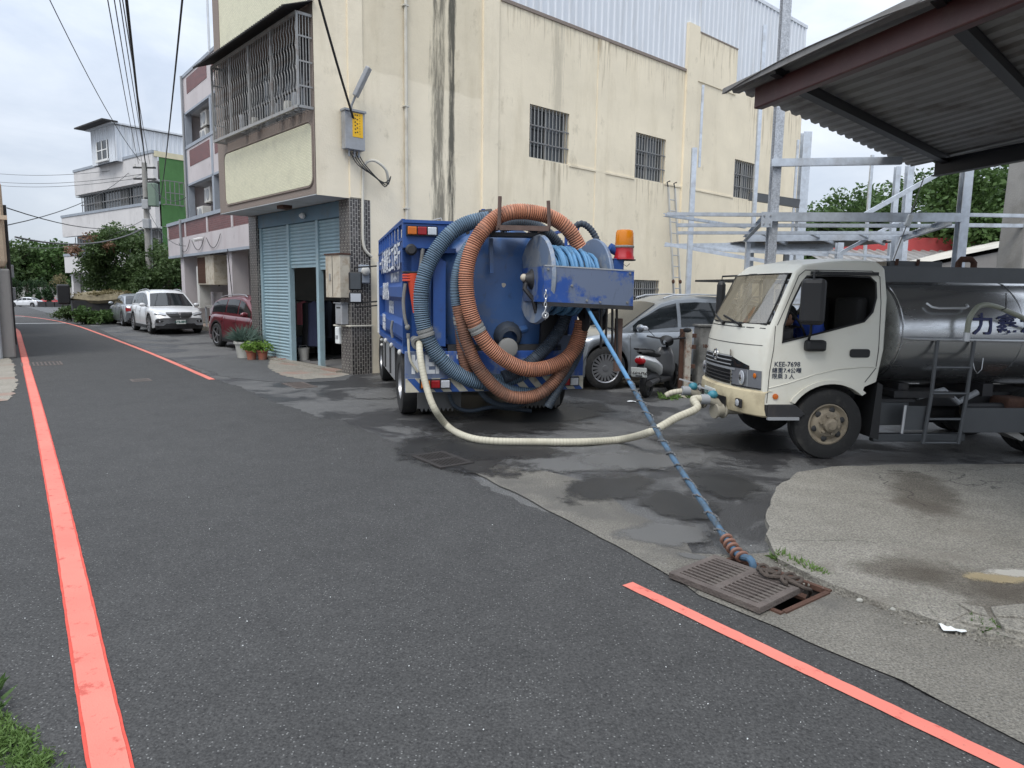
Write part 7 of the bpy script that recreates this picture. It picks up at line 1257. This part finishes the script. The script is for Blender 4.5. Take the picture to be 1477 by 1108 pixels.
# ================================================================ sheds and walls behind the lot
sh_ = thing('tin_shed', 'low shed with pale corrugated roof behind the tank truck', 'shed', (12.7, 24.5, 0), R(-10)); mat('roof_pale', (.50, .48, .43), .7, var=.08, dirt=(.36, .33, .28), dscale=.8)
mb = corrugated(24, .4, .06, (0, 0, 2.62), (0, 1, 0), (0, 0, 1), (7.5, 0, 1.75)); mb.build('roof', 'roof_pale', sh_); MB().prism([(.3, .15, 0), (7.5, .15, 0), (7.5, .15, 4.2), (.3, .15, 2.55)], (0, 9.2, 0)).build('wall', 'grey_plaster', sh_); MB().bar((-.06, 0, 2.6), (-.06, 9.6, 2.6), .1, .12).build('gutter', 'tin_white', sh_)
rb = thing('red_roof_house', 'house with red ridge and weathered tiles beyond the steel frame', 'house', (14, 27, 0)); MB().bb(-1.6, 9, 0, 6, 0, 2.9).build('wall', 'grey_plaster', rb); mb = corrugated(29, .38, .06, (-1.9, -.6, 2.85), (1, 0, 0), (0, 0, 1), (0, 3.8, .95)); mb.build('roof', 'tin_underside', rb); MB().bar((-1.9, 3.2, 4.0), (9, 3.2, 4.0), .5, .6).build('ridge', 'roof_red' if 'roof_red' in MATS else (mat('roof_red', (.42, .06, .06), .7, dirt=(.3, .12, .1)) and 'roof_red'), rb); MB().bar((-1.9, -.55, 2.88), (9, -.55, 2.88), .1, .2).build('eave_board', 'roof_red', rb)
lw_ = thing('lot_wall', 'grey block wall along the back of the lot', 'wall', (9, 22.5, 0), R(12)); MB().bb(-.5, 22, 0, .2, 0, 1.9).build('wall', 'conc_post', lw_); MB().bb(-.5, 22, -.03, .23, 1.9, 1.98).build('coping', 'conc_pole', lw_)
# weathered concrete gate pier and rusty posts
p = gp(1021, 567); cb = thing('gate_pier', 'mouldy concrete gate pier beside the parked scooter', 'pier', (p.x, p.y, 0), R(6)); MB().bb(-.21, .21, 0, .3, 0, 1.2).build('block', 'conc_post', cb, bevel=.03); MB().bb(-.23, .23, -.02, .32, 1.2, 1.23).build('top', 'conc_post', cb); MB().bb(-.4, .5, -.12, .28, 0, .14).build('footing', 'conc_pole', cb, bevel=.03)
p = gp(989, 567); rp_ = thing('gate_post', 'rust eaten white gate post with hinge lugs next to the scooter', 'post', (p.x, p.y, 0), R(4)); MB().bb(-.055, .055, -.055, .055, 0, 1.15).build('post', 'rust_white', rp_, bevel=.006); MB().bb(.1, .22, -.02, .04, .06, .16).build('hinge', 'rust', rp_); MB().bb(-.14, -.07, .0, .06, 0, 1.15).build('stile', 'rust', rp_)
for z in (.12, .45, .8, 1.0): MB().bb(.056, .14, -.03, .03, z, z + .07).build('hinge', 'rust', rp_)
p = gp(975, 572); o = thing('rag', 'cream cloth bundle dropped at the foot of the gate post', 'rag', (p.x + .12, p.y - .05, 0), .3); MB().grid([[(.2 * math.cos(a) * k * (1 + .25 * math.sin(3 * a)), .12 * math.sin(a) * k, z + .02 * math.sin(5 * a)) for a in [2 * math.pi * i / 18 for i in range(18)]] for k, z in ((1, .01), (.9, .06), (.5, .12), (.05, .13))], True).build('cloth', 'hose_cream', o, True)
# small caged flatbed behind the pier
fb_ = thing('caged_flatbed', 'small flatbed with black cage rails and blue top behind the gate pier', 'truck', (4.75, 13.2, 0), R(20))
# (its deck and wheels stand hidden behind the pier and the tank truck)
MB().bb(-.6, 1.5, 0, 1.4, .55, .7).build('deck', 'dark_steel', fb_)
for x in (-.3, 1.2):
    for y in (.12, 1.28): MB().lathe([(.16, -.08), (.27, -.08), (.28, 0), (.27, .08), (.16, .08), (0, .05)], (x, y, .28), (0, -1 if y < .5 else 1, 0), 18).build('wheel', 'rubber', fb_, True)
    MB().bar((x, .12, .28), (x, 1.28, .28), .08, .28).build('axle', 'dark_steel', fb_)
for x in (-.58, -.1, .45, 1.0, 1.48): MB().bb(x - .015, x + .015, .0, .03, .7, 2.0).build('cage_post', 'bar_light', fb_)
for z in (1.0, 1.3, 1.6, 2.0): MB().bar((-.6, .015, z), (1.5, .015, z), .03, .03).build('cage_rail', 'black_plastic' if z > 1.9 else 'bar_light', fb_)
MB().bb(-.6, 1.5, .0, 1.4, 2.02, 2.06).build('tarpaulin', 'dark_steel', fb_)
mb = MB(); mb.tube([(-.6, -.02, 1.2), (-.55, -.02, 1.5), (-.3, -.02, 1.72), (.1, -.02, 1.78)], .02, 6); mb.build('hoop', 'bar_light', fb_)

# ================================================================ trees and plants
def leaf(mb, p, s, up=.3):
    d = V((rng.gauss(0, 1), rng.gauss(0, 1), rng.gauss(0, .7))).normalized(); u = d.cross(V((rng.gauss(0, 1), rng.gauss(0, 1), rng.gauss(0, 1)))).normalized(); b = p + d * s; m1 = p + d * s * .45
    mb.add([p, m1 + u * s * .26, b, m1 - u * s * .26], [(0, 1, 2, 3)])
def crown(c, r_, n, s, clumps=26, spread=.34, flat=1.0, droop=0):
    mb = MB(); cs_ = []
    for k in range(clumps):
        while True:
            d = V((rng.uniform(-1, 1), rng.uniform(-1, 1), rng.uniform(-.85, 1)))
            if .35 < d.length < 1: break
        cs_.append((V((c[0] + d.x * r_[0] * .88, c[1] + d.y * r_[1] * .88, c[2] + d.z * r_[2] * .88)), rng.uniform(.6, 1.25)))
    for i in range(n):
        q, k = cs_[i % clumps]; d = V((rng.gauss(0, 1), rng.gauss(0, 1), rng.gauss(0, 1))); d = d.normalized() * (rng.random() ** .45) * spread * k
        p = q + V((d.x * r_[0], d.y * r_[1], d.z * r_[2] * flat)); 
        if droop: p.z -= droop * abs(d.x + d.y)
        leaf(mb, p, s * rng.uniform(.6, 1.3))
    return mb
def tree(name, label, loc, h_, r_, n, s, lm, group=None, trunk=.12, clumps=26, low=.35, extra=None, spread=.34, cat='tree'):
    t_ = thing(name, label, cat, loc, 0, group); mb = MB(); z0 = h_ * low; mb.tube([(0, 0, -.15), (.05, .03, h_ * .2), (-.04, .05, h_ * .45), (.03, 0, h_ * .75)], [trunk, trunk * .85, trunk * .65, trunk * .3], 8)
    for k in range(6): a = k * 1.05 + rng.random(); mb.tube([(0, 0, h_ * (.22 + .06 * k)), (math.cos(a) * r_[0] * .35, math.sin(a) * r_[1] * .35, h_ * (.38 + .06 * k)), (math.cos(a) * r_[0] * .7, math.sin(a) * r_[1] * .7, h_ * (.5 + .06 * k))], [trunk * .5, trunk * .3, trunk * .1], 6)
    mb.build('trunk', 'bark', t_, True); cz_ = z0 + (h_ - z0) / 2; crown((0, 0, cz_), (r_[0], r_[1], (h_ - z0) / 2), n, s, clumps, spread).build('crown', lm, t_)
    if extra: crown(extra[0], extra[1], extra[2], s, 8).build('young_leaves', extra[3], t_)
    return t_
g0 = lambda px, Y: (lambda p: V((p.x, p.y, GZ(p.x, p.y))))(at(px, 430, Y))
tree('mango_tree', 'round dense tree with reddish young leaves in front of the banded building', g0(186, 40), 5.3, (2.7, 2.4), 24000, .19, 'leaf_dark', trunk=.16, clumps=60, low=.16, extra=((-1.0, -1.6, 3.9), (1.3, .8, .8), 420, 'leaf_red'), spread=.3)
tree('leafy_tree', 'dark broad tree between the pole and the arcade column', g0(246, 38.5), 4.4, (2.1, 2.2), 13000, .18, 'leaf_dark', clumps=36, low=.12)
for k, (px, Y, h_, r1, m_, lb) in enumerate(((24, 140, 13, 6.0, 'leaf_dark', 'dark rounded tree behind the far white sedan'), (-8, 135, 13, 6, 'leaf_dark', 'broad dark tree partly behind the roadside house'), (50, 148, 10.5, 5, 'leaf_mid', 'low mid green tree between the two tall far trees'), (78, 145, 13.5, 6, 'leaf_mid', 'tall mid green tree beside the left end of the banded building'), (102, 150, 13, 6.5, 'leaf_mid', 'far green tree seen past the banded building'))):
    tree('street_tree', lb, g0(px, Y), h_, (r1, r1), 5200, .8, m_, 'trees at the far bend', .2, 34, .12)
for k, (px, Y, h_) in enumerate(((24, 117, 4.8), (41, 117, 5.0), (57, 117, 4.6))):
    tree('conifer', ['clipped narrow conifer behind the bonnet of the far white sedan', 'clipped narrow conifer behind the boot of the far white sedan', 'clipped narrow conifer between the far white sedan and the red car'][k], g0(px, Y), h_, (.85, .85), 1800, .25, 'leaf_conifer', 'clipped conifers before the far wall', .08, 16, .02)
tree('conifer', 'tall clipped conifer in front of the red car', g0(72, 104), 4.6, (1.1, 1.1), 2600, .26, 'leaf_conifer', None, .09, 18, .05)
tree('thin_tree', 'thin bare looking tree beside the tall conifer', g0(86, 103), 5.0, (1.2, 1.0), 700, .22, 'leaf_dry', None, .07, 18, .4)
for k, (px, Y, h_, r1, lb) in enumerate(((1175, 34, 6.0, 2.6, 'feathery pale tree right beside the cladding corner'), (1215, 37, 7.4, 3.0, 'feathery tree second from the cladding corner'), (1270, 36, 6.6, 2.8, 'feathery tree behind the slanting brace'), (1335, 33, 7.8, 3.2, 'tall bamboo like tree behind the upright steel post'), (1400, 31, 8.2, 3.3, 'dark bamboo like tree beside the concrete column'), (1460, 31, 8.0, 3.3, 'bamboo like tree half behind the concrete column'))):
    tree('bamboo_tree', lb, g0(px, Y), h_, (r1, r1), 14000, .24, 'leaf_bamboo' if k < 3 else 'leaf_mid', 'trees behind the lot', .14, 46, .15, spread=.28)
# hedge, shrubs, mossy shed roof near the pole
def shrub(label, loc, r_, n, s, lm, name='shrub'): t_ = thing(name, label, 'shrub', loc); MB().tube([(0, 0, -.05), (0, 0, r_[2])], .03, 6).build('stem', 'bark', t_); crown((0, 0, r_[2] * .9), r_, n, s, 16).build('foliage', lm, t_); return t_
shrub('loose green shrub on the verge behind the silver sedan', gp(133, 468), (1.0, .8, .45), 2200, .16, 'leaf_mid'); shrub('dull bushy shrub at the verge end near the far conifers', gp(112, 463), (1.2, .9, .5), 2000, .17, 'leaf_dark'); shrub('small green shrub beside the wheel of the silver sedan', gp(150, 467), (.6, .6, .35), 1100, .14, 'leaf_mid')
sd_ = thing('mossy_shed', 'squat shed with overgrown mossy roof under the mango tree', 'shed', g0(155, 36.5), R(35)); MB().bb(-1.6, 1.6, -.8, .8, -.1, 1.1).build('wall', 'dark_steel', sd_); mb = MB(); mb.grid([[(1.6 * math.cos(a) * k, 1.0 * math.sin(a) * k, z + .05 * math.sin(4 * a)) for a in [2 * math.pi * i / 20 for i in range(20)]] for k, z in ((.95, 1.0), (1.05, 1.15), (.9, 1.4), (.5, 1.52), (.02, 1.55))], True); mb.build('roof', 'moss_roof', sd_, True); crown((0, 0, 1.4), (1.6, 1.0, .25), 1900, .14, 30).build('moss', 'leaf_dry', sd_); MB().bb(-2.2, -1.65, -.5, .1, .9, 1.9).build('water_drum', 'black_plastic', sd_, bevel=.08)
pt = thing('planter_trough', 'dark trough planter below the tall conifer', 'planter', g0(80, 102.5), R(4)); 
for k in range(4): MB().bb(-2.4 + 1.2 * k, -1.3 + 1.2 * k, -.3, .3, 0, .75).build('box', 'dark_steel', pt, bevel=.03)
# potted plants before the shutter
def pot(label, loc, r_, h_, m_): t_ = thing('potted_plant', label, 'potted plant', loc); MB().lathe([(0, 0), (r_ * .72, 0), (r_ * .95, h_ * .85), (r_ * 1.08, h_ * .86), (r_ * 1.08, h_), (r_ * .92, h_), (r_ * .9, h_ * .9)], (0, 0, 0), (0, 0, 1), 20).build('pot', m_, t_, True); MB().lathe([(r_ * .9, h_ * .9), (0, h_ * .92)], (0, 0, 0), (0, 0, 1), 16).build('soil', 'soil', t_); return t_
for px, lb in ((363, 'left terracotta pot with bright leafy plant before the closed shutter'), (379, 'right terracotta pot with bright leafy plant before the closed shutter')):
    t_ = pot(lb, gp(px, 519), .135, .24, 'terracotta'); mb = MB()
    for i in range(190):
        a = rng.random() * 6.28; q = rng.random() ** .5 * .24; p = V((math.cos(a) * q, math.sin(a) * q, .25 + rng.random() * .22 * (1.2 - q / .24 * .5))); leaf(mb, p, .10)
    mb.build('foliage', 'leaf_bright', t_)
    for i in range(7): a = i * .9; MB().tube([(0, 0, .2), (.08 * math.cos(a), .08 * math.sin(a), .36)], .006, 5).build('stem', 'leaf_mid', t_)
t_ = pot('stone coloured pot with spiky grey green plant beside the tiled pier', gp(353, 516), .24, .42, 'pot_white'); mb = MB()
for i in range(240):
    a = rng.random() * 6.28; el = rng.uniform(.25, 1.4); ln = rng.uniform(.35, .62); b = V((rng.uniform(-.12, .12), rng.uniform(-.12, .12), .40)); d = V((math.cos(a) * math.cos(el), math.sin(a) * math.cos(el), math.sin(el))); u = d.cross(V((0, 0, 1))).normalized() * .011; mb.add([b - u, b + u, b + d * ln * .6 + u * .8, b + d * ln + V((0, 0, -.06)), b + d * ln * .6 - u * .8], [(0, 1, 2, 3, 4)])
mb.build('blades', 'leaf_blue', t_)
p = gp(398, 518); o = MB().bb(-.11, .11, -.055, .055, 0, .06).build('loose_brick', 'brick', None, bevel=.004); o.location = p; o.rotation_euler = (0, 0, .6); tag(o, 'single red brick lying beside the terracotta pots', 'brick')
p = gp(408, 521); o = MB().bb(-.11, .11, -.055, .055, 0, .06).build('loose_brick', 'brick', None, bevel=.004); o.location = p; o.rotation_euler = (0, 0, 1.1); tag(o, 'red brick lying at the foot of the closed shutter', 'brick')
# weeds
def weeds(label, pts, n, s, m_, jit=.05, h_=.08):
    mb = MB()
    for i in range(n):
        q = rng.choice(pts); p = q + V((rng.gauss(0, jit), rng.gauss(0, jit), .004)); d = V((rng.gauss(0, .7), rng.gauss(0, .7), rng.uniform(.2, 1))).normalized(); u = d.cross(V((rng.gauss(0, 1), rng.gauss(0, 1), 1))).normalized() * s * .14; ln = s * rng.uniform(.5, 1.3); p.z += rng.random() * h_ * .5; mb.add([p - u, p + u, p + d * ln * .6 + u * .7, p + d * ln, p + d * ln * .6 - u * .7], [(0, 1, 2, 3, 4)])
    o = mb.build('weeds', m_); return tag(o, label, 'weeds', kind='stuff')
wp = []
for i in range(160):
    px = rng.uniform(-60, 95); py = rng.uniform(1040, 1180)
    if px < 25 + (py - 1040) * .8 and px < 95: wp.append(gp(px, py))
weeds('creeping small leaved weeds at the roadside by the red line', wp, 5200, .026, 'leaf_weed', .02, .05)
weeds('broad leaved weed sprout at the road edge', [gp(-10, 1005), gp(-4, 1025), gp(-14, 1015)], 60, .07, 'leaf_mid', .015, .08)
weeds('thin grass along the crack between the pit and the slab', [gp(1120 + 5 * i, 808 + 2.2 * i) for i in range(14)], 420, .07, 'leaf_weed', .015, .03); weeds('green weed tuft beside the white litter at the slab edge', [gp(1408 + 3 * i, 915 + rng.uniform(-4, 4)) for i in range(8)], 190, .07, 'leaf_mid', .016, .05); weeds('grass tufts at the foot of the gate pier', [gp(962, 576), gp(970, 574), gp(1002, 574), gp(1045, 578)], 260, .12, 'leaf_weed', .06, .05)
# litter and gravel
def litter(label, p, s, cat='litter'): 
    mb = MB(); rows = [[(s * (i - 2) * .5 + rng.uniform(-.1, .1) * s, s * (j - 1.5) * .5 + rng.uniform(-.1, .1) * s, s * .12 + rng.uniform(0, .22) * s) for i in range(5)] for j in range(4)]; mb.grid(rows); o = mb.build('litter', 'paper', None, True); o.location = p; o.rotation_euler = (0, 0, rng.random() * 3); return tag(o, label, cat)
litter('crumpled white wrapper at the broken slab edge beside the weeds', gp(1374, 909, .02), .055); litter('scrap of white paper on the asphalt behind the vacuum truck', gp(911, 580, .006), .07)
mb = MB()
for i in range(420):
    f = rng.random(); px = 1120 + 330 * f; py = 812 + 118 * f + rng.gauss(3, 7); p = gp(px, py, .012); s = rng.uniform(.003, .011); R3 = Euler((rng.random() * 3, rng.random() * 3, rng.random() * 3)).to_matrix(); mb.box(p + V((0, 0, s * .4)), (s * 1.4, s, s), R3)
tag(mb.build('gravel', 'slab_concrete'), 'loose gravel and concrete crumbs along the slab edge', 'gravel', kind='stuff')
mb = MB()
for i in range(70):
    p = gp(rng.uniform(0, 1477), rng.uniform(640, 1100), .005); s = rng.uniform(.0015, .004); mb.box(p + V((0, 0, s * .4)), (s * 1.4, s, s), Euler((rng.random() * 3, rng.random() * 3, 0)).to_matrix())
tag(mb.build('road_grit', 'paper'), 'scattered pale grit and tiny litter on the road', 'grit', kind='stuff')
for px, py, s, lb in ((1292, 882, .035, 'pale fist sized stone on the gutter below the slab'), (1345, 897, .022, 'small grey stone next to the slab crack'), (1240, 868, .02, 'little broken concrete lump by the pit corner')):
    o = MB().sphere((0, 0, 0), (s, s * .8, s * .6), 9, 6); o.v = [tuple(c * rng.uniform(.85, 1.12) for c in v_) for v_ in o.v]; q = o.build('stone', 'pot_white', None); q.location = gp(px, py, .012) + V((0, 0, s * .45)); tag(q, lb, 'stone')

# ================================================================ utility pole and cables
pb = gp(219, 463); up_ = thing('utility_pole', 'leaning concrete utility pole with yellow painted foot behind the white suv', 'utility pole', pb); top = V((at(208, 235, pb.y).x - pb.x, 0, at(208, 235, pb.y).z - pb.z)); MB().cyl((0, 0, -.2), top, .19, .13, 16).build('shaft', 'conc_pole', up_, True); MB().cyl(top * .10, top * .17, .192, .186, 16, cap=False).build('yellow_band', 'yellow_paint', up_, True); MB().cyl(top * .21, top * .25, .184, .18, 16, cap=False).build('yellow_band', 'yellow_paint', up_, True); MB().tube([V((.22, .0, 0)), V((.2, 0, 3)) + top * .02, top * .6 + V((.2, 0, 0))], .05, 7).build('riser_pipe', 'pvc_grey', up_, True)
for f in (.62, .74): MB().box(top * f + V((.1, -.2, 0)), (.35, .3, .5)).build('junction_box', 'grey_box', up_, bevel=.03)
for f in (.97, .90): MB().bar(top * f + V((-.6, 0, 0)), top * f + V((.6, 0, 0)), .08, .08).build('cross_arm', 'dark_steel', up_); [MB().lathe([(.03, 0), (.05, .04), (.03, .1), (.04, .14), (0, .16)], top * f + V((x, 0, .04)), (0, 0, 1), 8).build('insulator', 'ac_white', up_, True) for x in (-.5, .5)]
MB().box(top * .80 + V((.48, -.15, 0)), (.42, .4, 1.2)).build('transformer', 'green_box' if 'green_box' in MATS else (mat('green_box', (.16, .22, .17), .6) and 'green_box'), up_, bevel=.05)
MB().bar(top * .78 + V((0, -.1, 0)), top * .78 + V((.5, -.15, 0)), .1, .1).build('transformer_arm', 'dark_steel', up_)
PT = pb + top
def cable(label, a, b, r_, sag=.3, m_='cable', group=None, n=14):
    a, b = V(a), V(b); mid = (a + b) / 2; pts = []
    for i in range(n + 1): f = i / n; p = a.lerp(b, f); p.z -= sag * 4 * f * (1 - f); pts.append(p - mid)
    o = MB().tube(pts, r_, 5).build('overhead_cable', m_); o.location = mid; return tag(o, label, 'cable', group)
cable('thick black cable bundle coming down to the pole top', at(179, -30, 9), PT + V((.1, 0, -.4)), .022, .25)
for k, x in enumerate((150, 160, 168, 172)): cable('thin parallel wire running overhead to the utility pole', at(x, -30, 11), PT + V((-.3 + .2 * k, 0, -.05)), .010, .2, 'cable_grey', 'thin wires to the utility pole')
cable('single black cable dropping steeply past the arcade building', at(265, -20, 10), at(231, 290, 36), .016, .2); cable('long slanting wire across the open sky', at(62, -20, 18), PT + V((-.2, 0, .1)), .013, .4)
cable('twisted black service cable running down the cream wall to the power box', at(452, -30, 12.2), b1w(.05, -.16, 5.1), .024, .05)
for k, (y0, y1, Ya, Yb) in enumerate(((250, 246, 60, 48), (262, 257, 60, 47), (267, 262, 62, 46))): cable('high wire running level across the sky to the banded building', at(-10, y0, Ya), at(205, y1 - 6, Yb), .018, .35, 'cable_grey', 'high wires over the far bend')
for a, b, lb, r_ in ((at(10, 300, 22), at(196, 322, 50), 'drooping wire from the peach building to the banded building', .018), (at(10, 325, 22), at(190, 245, 50), 'wire rising from the peach building to the high band', .016), (at(22, 342, 26), at(206, 330, 38), 'pale thick cable slung across the street to the pole', .035), (at(40, 357, 40), at(206, 318, 38), 'thin wire sagging below the thick pale cable', .014), (at(215, 260, 37), at(268, 285, 28), 'short wire from the pole to the brick trimmed building', .014), (at(212, 300, 37), at(268, 355, 27), 'lower wire from the pole to the arcade beam', .012)): cable(lb, a, b, r_, .5, 'cable_grey' if 'pale' in lb else 'cable')
for k in range(3):
    a = b2w(F - .05, 20.5 - 2.2 * k, 3.75); b = b2w(F - .05, 18.6 - 2.2 * k, 3.8); cable('loose cable looped along the balcony front', a, b, .012, .45, 'cable', 'cable loops on the balcony front')
cable('cable hanging down the arcade column', b2w(F - .05, 13.4, 3.2), b2w(F + .1, 13.5, 1.3), .014, .0, 'cable')
